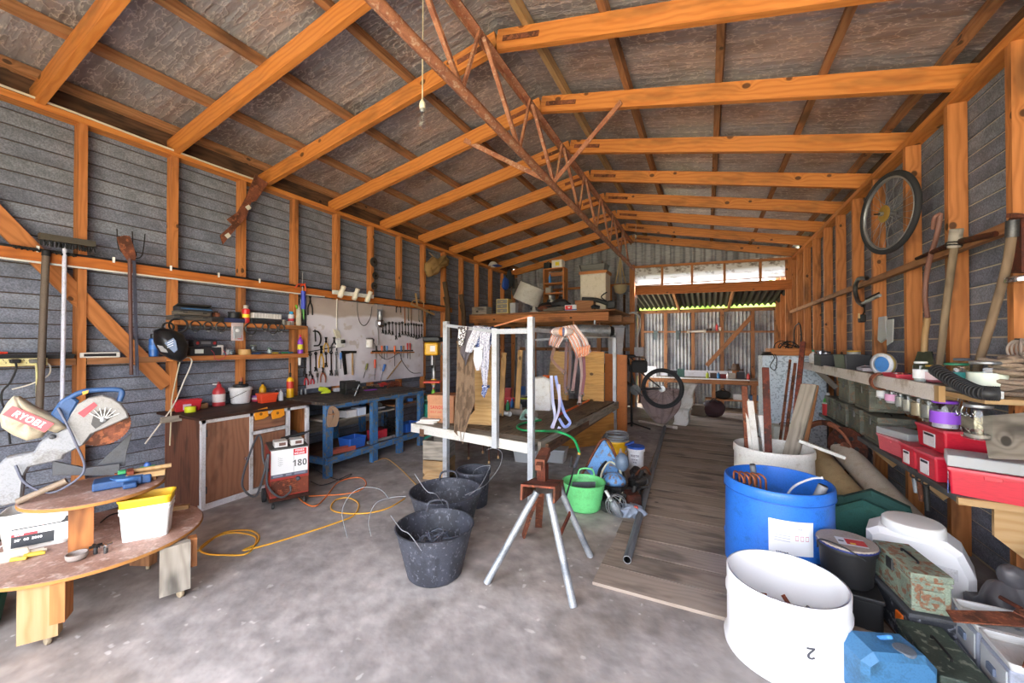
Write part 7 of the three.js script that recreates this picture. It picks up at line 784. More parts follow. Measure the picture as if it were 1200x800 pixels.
{ const [t, m] = onWall('spade', 'spade with bent dark timber handle leaning on right wall', 'spade', 1085, 412); part('handle', tube([L3(m, 1102, 250), L3(m, 1098, 275), L3(m, 1088, 310), L3(m, 1084, 345), L3(m, 1087, 372)], 0.016, 30, 8), std(0x7a5448, 0.6, 0, { map: T_dusty }), t); part('grip', tube([L3(m, 1102, 250, 0.0), L3(m, 1095, 255, 0.03), L3(m, 1093, 268, 0.02)], 0.013, 12, 6), std(0x7a5448, 0.6), t); part('socket', tube([L3(m, 1087, 372), L3(m, 1084, 392), L3(m, 1083, 412)], 0.02, 12, 8), M.pale, t); part('blade', outline(m, [[1076, 412], [1092, 412], [1096, 430], [1084, 438], [1070, 430]], 0.008, 0.002), M.steelDark, t); }
{ const [t, m] = onWall('sledge_handle', 'thick pale axe handle leaning on the right wall rail', 'axe handle', 1103, 428, XR - 0.075); part('handle', tube([L3(m, 1121, 270), L3(m, 1116, 305), L3(m, 1108, 365), L3(m, 1101, 428)], 0.02, 24, 10), woodMat(T_grey, 0.8, 0xe0ccb4), t); part('head_band', rod(L3(m, 1121, 268), L3(m, 1118, 290), 0.034), M.grey, t); part('binding', [torus(0.036, 0.005, 16, 5).rotateX(1.4).translate(...L3(m, 1118.5, 285).toArray()), torus(0.036, 0.005, 16, 5).rotateX(1.4).translate(...L3(m, 1118, 288).toArray())], M.iron, t); }
{ const [t, m] = onWall('pick_handle', 'long pale pick handle leaning across right wall', 'pick handle', 1140, 446, 1.36); part('handle', tube([L3(m, 1187, 265), L3(m, 1180, 310), L3(m, 1165, 365), L3(m, 1140, 448)], 0.019, 24, 10), woodMat(T_grey, 0.8, 0xd0b8a0), t); part('ferrule', rod(L3(m, 1187, 258), L3(m, 1186, 278), 0.026), M.steelDark, t); }
{ const [t, m] = onWall('iron_bracket', 'rusty iron spike wedged along the right wall rail', 'spike', 1100, 292, XR - 0.06); part('spike', rod(L3(m, 1074, 303), L3(m, 1120, 284), 0.012, 0.02), M.rustDark, t); part('head', rod(L3(m, 1120, 284), L3(m, 1166, 274), 0.02, 0.016), std(0xa08050, 0.6, 0.3, { map: T_rust }), t); }
{ const [t, m] = onWall('drill_brace', 'rusty hand drill hung near the right frame edge', 'hand drill', 1195, 300, 1.4); part('bracket', bar(L3(m, 1184, 252), L3(m, 1206, 254), 0.03, 0.02), M.rust, t); part('body', outline(m, [[1190, 256], [1206, 256], [1206, 318], [1183, 318], [1186, 300], [1192, 290]], 0.05, 0.008), std(0x9a7050, 0.75, 0.1, { map: T_rust }), t); const c = L3(m, 1197, 326); part('lens', cyl(0.055, 0.03, 0, 20).translate(c.x, c.y - 0.02, 0), M.chrome, t); }
{ const [t, m] = onWall('g_clamp', 'large pale iron G-clamp hung on right wall rail', 'clamp', 1015, 325); part('frame', tube([L3(m, 1016, 326, 0.02), L3(m, 1006, 327, 0.02), L3(m, 1002, 338, 0.02), L3(m, 1005, 352, 0.02), L3(m, 1012, 358, 0.02)], 0.02, 30, 8), M.steelDark, t); part('screw', rod(L3(m, 1010, 356, 0.02), L3(m, 1031, 346, 0.02), 0.015), M.steel, t); part('bar', rod(L3(m, 1015, 350, 0.04), L3(m, 1030, 343, 0.0), 0.008), M.iron, t); }
{ const [t, m] = onWall('padlock', 'dark iron pulley block hung on a right wall stud', 'pulley', 1011, 365); const c = L3(m, 1010, 373, 0.02); part('block', rbox(0.08, 0.08, 0.05, 0.015, c.x, c.y - 0.04, 0.02), M.iron, t); part('hook', tube([L3(m, 1012, 358, 0.02), L3(m, 1013, 364, 0.02), L3(m, 1010, 370, 0.02)], 0.006, 12, 6), M.iron, t); part('tag', rbox(0.03, 0.05, 0.01, 0.003, c.x + 0.03, c.y, 0.05), P(0xd0b080, 0.6), t); }
{ const [t, m] = onWall('plastic_packet', 'clear plastic packets hung between right wall studs', 'packet', 1038, 372, XR - 0.02); part('packet', outline(m, [[1031, 372], [1038, 371], [1040, 395], [1033, 401], [1030, 398]], 0.02, 0.004), M.frost, t); part('packet', outline(m, [[1040, 375], [1047, 374], [1046, 400], [1040, 404]], 0.012, 0.003), M.frost, t); part('contents', rbox(0.05, 0.08, 0.015, 0.004, ...L3(m, 1035, 399, 0).toArray()), P(0xb09070, 0.7), t); }
{ const [t, m] = onWall('wire_hoop', 'black wire hoop hung at far end of right wall', 'hoop', 934, 380); part('hoop', tube([L3(m, 936, 379), L3(m, 931, 385), L3(m, 931, 402), L3(m, 937, 406), L3(m, 939, 395), L3(m, 938, 382)], 0.01, 30, 6, true), M.black, t); part('hook', [rod(L3(m, 936, 378, 0.005), L3(m, 936, 378, -0.065), 0.008)], M.iron, t); }
{ const [t, m] = onWall('rope_nail', 'small coil of grey twine hung at right wall edge', 'twine', 1196, 400, 1.4); part('coil', [0, 1, 2, 3].map((k) => torus(0.035 + 0.006 * k, 0.006, 20, 5).rotateY(0.3 * k - 0.4).translate(0, -0.03 - 0.004 * k, 0)), std(0x8a7c74, 0.9), t); part('nail', rod([0, 0.01, -0.06], [0, 0.012, 0.02], 0.004), M.iron, t); }
// ---------------------------------------------------------------- right shelves
const SRX = 1.15, SRY = 1.165;
{ const t = thing('long_shelf', 'long shelf with pale painted edge along the right wall', 'shelf', [XR, SRY, -4.6]); part('board', box(0.3, 0.025, 3.55, -0.15, -0.012, -0.2), M.grey, t); part('edge_board', box(0.025, 0.09, 3.55, -0.315, -0.035, -0.2), std(0xe2dad4, 0.65, 0, { map: T_dirty }), t); part('jar_batten', box(0.1, 0.05, 1.6, -0.25, -0.05, 0.75), M.pale, t); part('end_board', box(0.3, 0.025, 0.36, -0.15, -0.03, 1.78), M.pale, t); part('edge_end', box(0.027, 0.088, 0.05, -0.315, -0.035, 1.6), M.pale, t);
  for (const z of [-1.6, -0.6, 0.4, 1.3]) part('bracket', bar([-0.02, -0.3, z], [-0.26, -0.03, z], 0.03, 0.06), M.grey, t); part('gusset', plate([[0, 0], [-0.27, 0], [-0.24, -0.1], [-0.03, -0.36], [0, -0.36]], 0.02).translate(0, -0.04, 0.88), M.grey, t); part('wire_coil', [0, 1, 2].map((k) => torus(0.06, 0.007, 20, 5).rotateX(0.1 * k).translate(-0.315, -0.035, 0.77 + 0.02 * k)), M.rust, t); }
const sr = (px, dx = 0.12) => { const q = WX(px, 430, SRX + dx); return V(q.x, SRY + 0.001, q.z); };
const M_goldLid = std(0xc8a850, 0.35, 0.7), M_tinLid = M.steel;
tin(sr(929, 0.1), 0.04, 0.14, 0x3a4aa0, 0xc8c8cc, 'blue tin at far end of long shelf'); carton(sr(936, 0.18), 0.16, 0.12, 0.14, 0x2a2a30, 'black box at far end of long shelf', RT); tin(sr(953, 0.2), 0.06, 0.15, 0xd8c8b0, 0xb83a34, 'cream tin with red band on long shelf', 0xb83a34); bottle(sr(953, 0.05), 0.04, 0.17, 0xe4e4e4, 0x2a9a70, 'white bottle with green cap on long shelf'); tin(sr(962, 0.2), 0.055, 0.16, M.chrome, M.steel, 'shiny steel canister on long shelf'); tin(sr(968, 0.22), 0.05, 0.15, M.steel, 0x3a3a40, 'dull steel canister with dark lid on long shelf');
carton(sr(968, 0.05), 0.3, 0.13, 0.16, 0x303036, 'dusty black battery box on long shelf', RT); bin(sr(998, 0.1), 0.36, 0.14, 0.2, 0x26272c, 'long black crate on long shelf', RT); { const q = sr(992, 0.16); tin(V(q.x + 0.06, q.y + 0.005, q.z), 0.055, 0.17, 0xc8c4ba, 0xe8b424, 'pot with bright yellow lid standing in black crate'); }
{ const q = sr(1017, 0.15), t = thing('paper_stack', 'white folded papers on long shelf by the stud', 'paper', q, RT); part('sheets', rbox(0.16, 0.03, 0.12, 0.004), P(0xd8d8dc, 0.7), t); part('top_sheet', RZ(rbox(0.15, 0.004, 0.1, 0.001, 0, 0.036, 0), 0.12), P(0xe6e6ea, 0.7), t); const u = thing('red_triangle', 'red and white wedge lying on the folded papers', 'card', [q.x, q.y + 0.045, q.z - 0.12], RT); part('wedge', plate([[-0.05, 0], [0.05, 0], [-0.03, 0.06]], 0.01).rotateX(-0.9), P(0xd85058, 0.5), u); part('stripe', box(0.08, 0.006, 0.02, 0, 0.003, 0.03), P(0xe8e0e0, 0.5, 0), u); }
{ const q = sr(1035, 0.07), t = thing('blue_reel', 'white-rimmed reel with blue face on long shelf', 'reel', [q.x, q.y + 0.085, q.z], -1.0); part('rim', RX(lathe([[0.06, -0.02], [0.085, -0.02], [0.085, 0.02], [0.06, 0.02]], 30), PI / 2), P(0xd0d4dc, 0.4), t); part('face', RX(cyl(0.06, 0.02, -0.01, 26), PI / 2), P(0x4a84c8, 0.45), t); part('line', RX(lathe([[0.0845, -0.012], [0.087, -0.006], [0.087, 0.006], [0.0845, 0.012]], 30), PI / 2), P(0xb09a60, 0.6), t); }
{ const q = sr(1055, 0.06), t = thing('red_tray', 'shallow red tray of pencils on long shelf', 'tray', q, RT); part('tray', openBox(0.24, 0.035, 0.12, 0.004, 0.006), P(0xc03a4c, 0.5), t); for (const [a, c] of [[-0.04, 0x2a2a2a], [0, 0x9a7a4a], [0.03, 0xc8c8cc]]) part('pencil', rod([-0.08, 0.02, a], [0.09, 0.04, a + 0.02], 0.005), P(c, 0.5), t); }
jar(sr(1079, 0.05), 0.036, 0.13, 0xd4d8d8, 0xb8bcbc, 0.2, 'square glass jar with pale lid and white label', 0xe4e4e8); jar(sr(1095, 0.1), 0.045, 0.11, M_goldLid, 0xb05060, 0.4, 'gold-lidded jar of red bits on long shelf', 0xe0c8d0); jar(sr(1121, 0.13), 0.058, 0.13, 0x2a7a5c, 0x9a9088, 0.6, 'green-lidded jar of screws with teal label', 0x4ab0a8); jar(sr(1157, 0.13), 0.072, 0.15, M_tinLid, 0xb8b4b0, 0.5, 'large tin-lidded jar with white label on shelf end', 0xd8e0d0); jar(sr(1128, 0.28), 0.045, 0.15, 0x6a707a, 0x8a8078, 0.4, 'tall jar behind the green-lidded jar');
{ const a = sr(1097, 0.03), b = sr(1125, 0.0), c = sr(1150, -0.0), d = sr(1172, 0.05), t = thing('corrugated_hose', 'black corrugated hose lying along shelf end', 'hose', [0, 0, 0]), pts = [a.setY(SRY + 0.09), b.setY(SRY + 0.035), c.setY(SRY + 0.012), d.setY(SRY + 0.012)], cv = new THREE.CatmullRomCurve3(pts); part('hose', tube(pts, 0.03, 40, 12), M.black, t); for (let k = 0; k < 26; k++) { const p = cv.getPoint(k / 25), q = cv.getPoint(Math.min(1, k / 25 + 0.01)); if (p.distanceTo(q) > 1e-4) part('ridge', orient(torus(0.03, 0.0045, 16, 5), p, q), M.rubber, t); } }
{ const q = sr(1182, 0.2), t = thing('rope_pile', 'tangled heap of grey-brown rope at shelf end', 'rope', [q.x, SRY - 0.016, q.z]), g = []; for (let k = 0; k < 13; k++) { const r = rr(0.04, 0.09); g.push(tube([0, 1, 2, 3, 4, 5].map((i) => [r * Math.cos(i * 1.05 + k) + rr(-0.02, 0.02), 0.015 + 0.014 * k + rr(-0.01, 0.01), r * Math.sin(i * 1.05 + k) + rr(-0.02, 0.02)]), 0.012, 30, 6, true)); } part('coils', g, std(0x8a7868, 0.95, 0, { map: T_dirty }), t).userData.kind = 'stuff'; part('loose_end', tube([[0.05, 0.2, 0], [0.1, 0.24, 0.06], [0.06, 0.3, 0.1]], 0.012, 12, 6), std(0x8a7868, 0.95), t); carton(V(SRX + 0.06, SRY - 0.016, sr(1182).z), 0.09, 0.035, 0.05, 0xd8dce0, 'small white eraser-like box at shelf end', RT); }
// jars screwed by their lids under the long shelf
[[1034, 0.035, 0.075, 0xe4e4e4, 0xd8d8dc, 'small white-labelled jar first under the shelf', 0xe8e8ea], [1046, 0.042, 0.085, 0xd8a8c0, 0xb8b0b4, 'pink-labelled jar hanging under the shelf', 0xd8a0c4], [1056, 0.034, 0.09, 0xc8c8cc, 0xa8a4a0, 'plain jar of pins next to pink-labelled jar', null], [1065, 0.038, 0.1, 0xc8c8cc, 0x9a948c, 'tall jar of steel nails under shelf', null], [1077, 0.044, 0.105, 0xb83a34, 0xa08c70, 'jar of brass screws with red lid under shelf', null], [1089, 0.042, 0.1, 0xc8c8cc, 0x8a8680, 'jar of grey bolts left of the purple label', null], [1107, 0.06, 0.12, 0x7a3ab8, 0xb0a8b8, 'purple-labelled jar hanging under the shelf', 0x8a4cc8], [1146, 0.058, 0.13, M.steel, 0x8a8078, 'large clear jar hanging at shelf end', null]].forEach(([x, r, h, lid, fill, l, band], i) => { const q = WX(x, 455, SRX + 0.045); jar(V(q.x, SRY - (i > 6 ? 0.056 : 0.076), q.z), r, h * 1.3, lid, fill, i === 7 ? 0.12 : 0.6, l, band, null, true); });
{ const q = WX(1127, 480, SRX + 0.1), t = thing('wire_hooks', 'bundle of bright steel hooks hung under the shelf', 'hooks', [q.x, SRY - 0.03, q.z]); for (let k = 0; k < 5; k++) part('hook', tube([[0, 0, 0], [0.01 * k - 0.02, -0.05, 0.01 * k], [0.02 * k - 0.05, -0.1, 0.02], [0.02 * k - 0.03, -0.12, 0.03], [0.02 * k - 0.01, -0.09, 0.02]], 0.003, 16, 5), M.chrome, t); }
// second shelf with red cases
const S2 = 0.615;
{ const t = thing('low_shelf', 'lower grey shelf with pale end on the right wall', 'shelf', [XR, S2, -4.2]); part('board', box(0.29, 0.022, 2.8, -0.145, -0.011, -0.06), std(0x8a9098, 0.7, 0, { map: T_grey }), t); part('edge', box(0.02, 0.035, 2.8, -0.298, -0.015, -0.06), std(0x8a94a4, 0.65, 0, { map: T_grey }), t); part('end_edge', box(0.32, 0.035, 0.02, -0.15, -0.02, 1.35), M.pale, t); part('end_support', plate([[0, 0], [-0.16, 0], [-0.16, -0.16], [0, -0.3]], 0.02).translate(0, -0.03, 1.3), M.pale, t); for (const z of [-1.2, -0.3, 0.5]) part('bracket', bar([-0.02, -0.25, z], [-0.25, -0.02, z], 0.03, 0.05), M.pale, t); }
const s2p = (px, dx = 0.14) => { const q = WX(px, 540, 1.17 + dx); return V(q.x, S2 + 0.001, q.z); };
function redCase(p, w, h, d, label, turn, pale, name = 'red_case') { const t = thing(name, label, 'case', p, turn), c = pale ? 0xd8606c : 0xc01c34; part('body', openBox(w, h, d, 0.004, 0.008, 0.01), P(c, 0.4), t); part('lid', rbox(w + 0.01, 0.016, d + 0.01, 0.004, 0, h - 0.006, 0), P(pale ? 0xd88890 : 0xc84a5a, 0.4), t); part('label', box(0.002, h * 0.62, d * 0.42, -w / 2 - 0.001, h * 0.45, 0), P(0xdcd8dc, 0.6), t); part('label_print', box(0.002, h * 0.1, d * 0.34, -w / 2 - 0.0025, h * 0.67, 0), P(0x33333a, 0.6), t); part('latch', rbox(w * 0.2, 0.02, 0.006, 0.002, 0, h - 0.03, d / 2 + 0.004), P(c, 0.4), t); return t; }
{ const q = s2p(1050, 0.13), t = thing('timber_tray', 'old brown timber tray at back of low shelf', 'tray', [1.36, S2 + 0.001, q.z - 0.1], RT); part('base', box(0.36, 0.02, 0.16, 0, 0.01, 0), M.brown, t); for (const s of [-1, 1]) { part('side', box(0.36, 0.14, 0.015, 0, 0.07, s * 0.08), M.brown, t); part('end', box(0.015, 0.14, 0.15, s * 0.175, 0.07, 0), M.rust, t); } }
{ const p1 = V(1.28, S2 + 0.001, -3.78); redCase(p1, 0.3, 0.11, 0.2, 'faded pink-red case under clear organizer lid', RT + 0.15, true); const o = thing('clear_organizer', 'clear compartment box on the faded pink-red case', 'organizer', [p1.x - 0.01, p1.y + 0.122, p1.z], RT + 0.3); part('box', rbox(0.29, 0.05, 0.17, 0.008), M.frost, o); part('hinge', rbox(0.29, 0.012, 0.01, 0.003, 0, 0.03, -0.09), P(0xb8b4b8, 0.5), o); }
redCase(V(1.27, S2 + 0.001, -3.44), 0.22, 0.13, 0.16, 'small red case with white label at shelf front', 0.1); redCase(V(1.27, S2 + 0.001, -3.2), 0.22, 0.135, 0.2, 'middle red case with white label below the stacked one', 0.08); redCase(V(1.34, S2 + 0.15, -3.3), 0.24, 0.13, 0.3, 'red case stacked on two red cases', 0.05);
{ const t = redCase(V(1.32, S2 + 0.001, -2.93), 0.3, 0.13, 0.2, 'big scuffed red case with blue sticker at shelf end', RT + 1.2); part('sticker', box(0.003, 0.07, 0.07, -0.152, 0.03, 0.04), P(0x2f4c8c, 0.5, 0), t); const o = thing('clear_organizer', 'clear compartment box on the big scuffed red case', 'organizer', [1.32, S2 + 0.147, -2.92], RT + 1.25); part('box', rbox(0.33, 0.06, 0.19, 0.008), M.frost, o); for (let k = 0; k < 5; k++) part('divider', box(0.003, 0.05, 0.17, -0.12 + k * 0.06, 0.03, 0), P(0xc8ccd8, 0.4), o); }
{ const q = V(1.3, S2 + 0.296, -3.3), t = thing('grass_shears', 'rusty pulley shackle resting on stacked red case', 'shackle', q, 0.5); part('bow', tube([[-0.05, 0.02, 0], [-0.06, 0.1, 0], [0, 0.15, 0], [0.06, 0.1, 0], [0.05, 0.02, 0]], 0.016, 20, 8), M.rust, t); part('pin', rod([-0.08, 0.02, 0], [0.08, 0.02, 0], 0.014), std(0xb08040, 0.6, 0.3), t); }
[[1072, 'galv', 'bright steel shackle hanging under low shelf'], [1078, 'rust', 'rusty shackle hanging under low shelf'], [1085, 'iron', 'dark long shackle hanging under low shelf']].forEach(([x, mt, l], i) => { const q = WX(x, 555, 1.2), t = thing('shackle', l, 'shackle', [q.x, S2 - 0.035, q.z]); part('ring', torus(0.02, 0.006, 16, 6).translate(0, -0.02, 0), M.iron, t); part('body', rod([0, -0.04, 0], [0.005, -0.13 - 0.03 * i, 0.005], 0.016, 0.013), M[mt], t); });
// olive metal boxes under the long shelf
function ammoBox(p, w, h, d, mat, label, turn, group, name = 'ammunition_box') { const t = thing(name, label, 'metal box', p, turn, group); part('body', rbox(w, h * 0.86, d, 0.008), mat, t); const l = part('lid', rbox(w + 0.012, h * 0.17, d + 0.012, 0.006, 0, h * 0.83, 0), mat, t); part('carry_handle', tube([[-w * 0.2, h, 0], [-w * 0.18, h + 0.012, 0], [w * 0.18, h + 0.012, 0], [w * 0.2, h, 0]], 0.005, 14, 6), M.iron, l); part('end_handle', [rbox(0.008, h * 0.3, d * 0.6, 0.003, w / 2 + 0.004, h * 0.3, 0)], mat, t); for (const y of [0.08, 0.72]) part('bead', rbox(w + 0.006, 0.012, d + 0.006, 0.003, 0, h * y, 0), mat, t); part('latch', rbox(w * 0.16, h * 0.3, 0.012, 0.003, 0, h * 0.62, d / 2 + 0.006), M.steelDark, t); return t; }
const M_olive = std(0xffffff, 0.65, 0.1, { map: blotch(261, 0x6a6c60, 0x565850, 5, 5, 0.4, 0.65, 256, 0.4, 0x7a5c48, 0.68) }), M_rustGreen = std(0xffffff, 0.7, 0.1, { map: blotch(263, 0x84907e, 0x727e70, 5, 5, 0.4, 0.6, 256, 0.4, 0x7c4c34, 0.62) }), M_darkGreen = std(0xffffff, 0.6, 0.1, { map: blotch(265, 0x38443c, 0x2c3630, 5, 5, 0.4, 0.6, 256, 0.4, 0x8a8c80, 0.7) });
[[-4.15, 0, 'olive metal box nearest the red cases on low shelf', 0.3], [-4.55, 0, 'olive metal box second along low shelf', 0.3], [-4.95, 0, 'olive metal box third along low shelf', 0.32], [-5.35, 0, 'olive metal box at far end of low shelf', 0.3], [-4.35, 0.235, 'upper olive metal box bridging two on low shelf', 0.34], [-4.85, 0.235, 'upper olive metal box with worn lid', 0.32]].forEach(([z, y, l, w], i) => ammoBox(V(1.3, S2 + 0.002 + y, z), w, 0.22, 0.22, M_olive, l, RT));
{ const t = thing('speckled_freezer', 'pale speckled laminate cupboard at end of right bench', 'cupboard', [1.08, 0, -6.85]); const Ts = tex(256, 256, (u, v) => mix(hex(0xc8d4de), hex(0x9aa8b4), sst(0.58, 0.66, fbm(u, v, 271, 60, 60, 2)))); part('carcass', rbox(0.74, 1.25, 0.5, 0.01), std(0xffffff, 0.55, 0, { map: Ts }), t); part('plinth', box(0.7, 0.06, 0.46, 0, 0.03, 0.01), M.black, t); part('edge_strip', box(0.02, 1.2, 0.51, 0.37, 0.62, 0), P(0x3a3a3e, 0.6), t);
  const b = thing('timber_crate', 'brown crate of wire on top of speckled cupboard', 'crate', [1.05, 1.2505, -6.85], 0.1); part('side', box(0.5, 0.1, 0.02, 0, 0.05, 0.12), M.pine, b); part('side', box(0.5, 0.1, 0.02, 0, 0.05, -0.12), M.pine, b); for (const s of [-1, 1]) part('end', box(0.02, 0.1, 0.24, s * 0.24, 0.05, 0), M.pine, b); part('wire_tangle', [0, 1, 2, 3, 4, 5].map((k) => torus(0.09 + 0.01 * k, 0.006, 24, 5).rotateX(0.3 + 0.2 * k).rotateY(k).translate(0.03 * k - 0.08, 0.12, 0)), M.iron, b).userData.kind = 'stuff';
  const c = thing('cable_tray', 'dark tangle of cable on the cupboard edge', 'cable', [0.78, 1.2505, -6.72]); part('coil', [0, 1, 2].map((k) => torus(0.07 - 0.01 * k, 0.008, 24, 5).rotateX(PI / 2).translate(0, 0.01 + 0.016 * k, 0)), M.black, c); part('tail', tube([[0.06, 0.02, 0.08], [0.07, -0.04, 0.15], [0.02, -0.15, 0.15], [0.08, -0.2, 0.15], [0.1, -0.05, 0.15], [0.08, 0.02, 0.1]], 0.006, 24, 5), M.black, c); }
[[1.03, -6.15, 0x3ab04a, 0.1, 'green bottle on the right bench by rusty angle irons'], [1.0, -6.0, 0xc82c34, 0.1, 'red and white tin on right bench']].forEach(([x, z, c, h, l], i) => (i ? tin : bottle)(V(x + 0.2, S2 + 0.002 + (i ? 0.0 : 0), -5.58 + (i ? 0.1 : 0)), 0.045, i ? 0.14 : 0.24, c, 0xe4e4e8, l));
// ---------------------------------------------------------------- drums and tubs on the right
function cutDrum(p, r, h, mat, label, name) { const t = thing(name, label, 'drum', p); part('shell', lathe([[0, 0], [r - 0.02, 0], [r, 0.02], [r, h * 0.3], [r + 0.006, h * 0.32], [r, h * 0.34], [r - 0.004, h - 0.07], [r + 0.004, h - 0.06], [r + 0.004, h - 0.02], [r, h], [r - 0.012, h], [r - 0.014, h * 0.5], [r - 0.016, 0.03], [0, 0.025]], 64), mat, t); return t; }
{ const p = V(0.395, 0, -2.98), t = cutDrum(p, 0.29, 0.555, P(0x2d74d8, 0.4), 'bright blue cut-off plastic drum holding pipe', 'blue_drum'); const a = faceCam(p), g = new THREE.CylinderGeometry(0.2935, 0.2935, 0.19, 24, 1, true, a - 0.14, 0.75); part('label', g.translate(0, 0.31, 0), printMat(512, 250, (c) => { c.fillStyle = '#e6e8ee'; c.fillRect(0, 0, 512, 250); c.fillStyle = '#3a3a4a'; c.save(); c.translate(150, 232); c.rotate(PI); c.font = 'bold 34px sans-serif'; c.textAlign = 'center'; c.fillText('DANGER', 0, 0); c.restore(); c.font = '20px sans-serif'; c.fillText('UN 30', 320, 60); for (let k = 0; k < 3; k++) { c.strokeStyle = '#c84a5a'; c.lineWidth = 3; c.strokeRect(300 + k * 60, 105, 32, 32); } c.fillStyle = '#aab'; for (let k = 0; k < 6; k++) c.fillRect(60, 50 + k * 20, 180, 4); }), t);
  part('drum_ring', torus(0.293, 0.004, 60, 5).rotateX(PI / 2).translate(0, 0.49, 0), P(0x2866c8, 0.4), t); }
{ const o = V(0.395, 0, -2.98); const put = (name, l, cat, fn) => { const t = thing(name, l, cat, [o.x, 0.03, o.z]); fn(t); };
  put('pipe_offcut', 'grey steel pipe standing in the blue drum', 'pipe', (t) => { part('tube', rod([-0.06, 0, -0.02], [-0.14, 0.62, 0.1], 0.017, 0.017, 12), std(0x7c8088, 0.5, 0.4), t); part('end', rod([-0.14, 0.62, 0.1], [-0.1405, 0.624, 0.1], 0.014), M.black, t); });
  put('pipe_offcut', 'open-ended grey pipe leaning at blue drum right rim', 'pipe', (t) => { part('tube', rod([0.02, 0, 0.1], [0.215, 0.545, 0.1], 0.026, 0.026, 14), std(0x8a8c90, 0.6, 0.2), t); part('bore', rod([0.2155, 0.5465, 0.1], [0.216, 0.548, 0.1], 0.021), M.black, t); });
  put('thin_tube', 'thin curved white tube standing in the blue drum', 'tube', (t) => { part('tube', tube([[0.0, 0.0, 0.05], [0.02, 0.35, 0.08], [0.06, 0.5, 0.1], [0.15, 0.58, 0.12], [0.2, 0.6, 0.14]], 0.007, 30, 6), P(0xb8bcc4, 0.4), t); part('tip', rod([0.2, 0.6, 0.14], [0.205, 0.602, 0.142], 0.009), P(0xd8dce4, 0.4), t); });
  put('copper_coil', 'copper wire coil hooked over the blue drum rim', 'coil', (t) => { for (let k = 0; k < 5; k++) part('loop', tube([[-0.24 + k * 0.03, 0.5, 0.1 + 0.0 * k], [-0.24 + k * 0.03, 0.57, 0.12], [-0.2 + k * 0.03, 0.56, 0.19 - k * 0.01], [-0.19 + k * 0.03, 0.48, 0.16 - 0.01 * k]], 0.006, 16, 6), std(0x9a5a3c, 0.45, 0.4), t); part('tail', tube([[-0.2, 0.48, 0.15], [-0.16, 0.3, 0.1], [-0.1, 0.05, 0.05], [-0.1, 0, 0.05]], 0.006, 14, 5), std(0x9a5a3c, 0.45, 0.4), t); }); }
{ const t = cutDrum([0.5, 0, -3.98], 0.29, 0.545, P(0xe6e4de, 0.45), 'white cut-off drum full of upright timber offcuts', 'white_drum'); const o = V(0.5, 0.03, -3.98);
  const st = (a, b, w, h, mt, name, l, cat = 'timber') => { const q = thing(name, l, cat, [o.x, 0.03, o.z]); part('length', bar(a, b, w, h), mt, q); const e = b.clone().sub(a).normalize(); part('end_face', bar(b, b.clone().addScaledVector(e, 0.004), w * 0.94, h * 0.94), name === 'rusty_flat_bar' ? M.rustDark : M.brown, q); };
  const top = (px, py, zc) => D(px, py, zc).sub(V(o.x, 0.03, o.z)), bot = (x, z) => V(x, 0.005, z);
  st(bot(-0.17, 0.08), top(872, 453, 3.7), 0.045, 0.03, M.rust, 'rusty_flat_bar', 'short rusty red bar standing in white drum', 'steel bar'); st(bot(-0.13, 0.1), top(875, 468, 3.65), 0.04, 0.02, P(0xdcdad4, 0.6), 'white_batten', 'narrow white batten beside short rusty bar'); st(bot(-0.09, 0.12), top(879, 470, 3.62), 0.05, 0.02, P(0xe0ded8, 0.6), 'white_batten', 'wider white batten standing in white drum'); st(bot(-0.03, 0.1), top(897, 431, 3.6), 0.055, 0.02, std(0xc08a78, 0.7, 0, { map: T_rust }), 'rusty_flat_bar', 'tall wide rusty plate standing in white drum', 'steel bar'); st(bot(0.0, 0.16), top(892, 487, 3.55), 0.05, 0.02, P(0xd8d8d8, 0.6), 'white_batten', 'shortest white batten at white drum rim');
  st(bot(0.0, -0.05), top(926, 422, 4.1), 0.02, 0.02, M.rust, 'angle_iron', 'left thin rusty angle iron leaning from white drum', 'steel bar'); st(bot(0.03, -0.02), top(932, 426, 3.95), 0.025, 0.02, M.rust, 'angle_iron', 'right thin rusty angle iron leaning from white drum', 'steel bar'); st(bot(0.09, 0.02), top(941, 401, 3.75), 0.04, 0.025, std(0xc09078, 0.7, 0, { map: T_rust }), 'rusty_flat_bar', 'tallest rusty red bar bending toward the shelf', 'steel bar'); st(bot(0.02, 0.06), top(948, 451, 3.55), 0.12, 0.025, M.grey, 'weathered_board', 'broad weathered grey board leaning in white drum'); st(bot(0.12, 0.02), top(955, 452, 3.62), 0.06, 0.02, M.brown, 'weathered_board', 'narrow brown board behind weathered grey board');
}
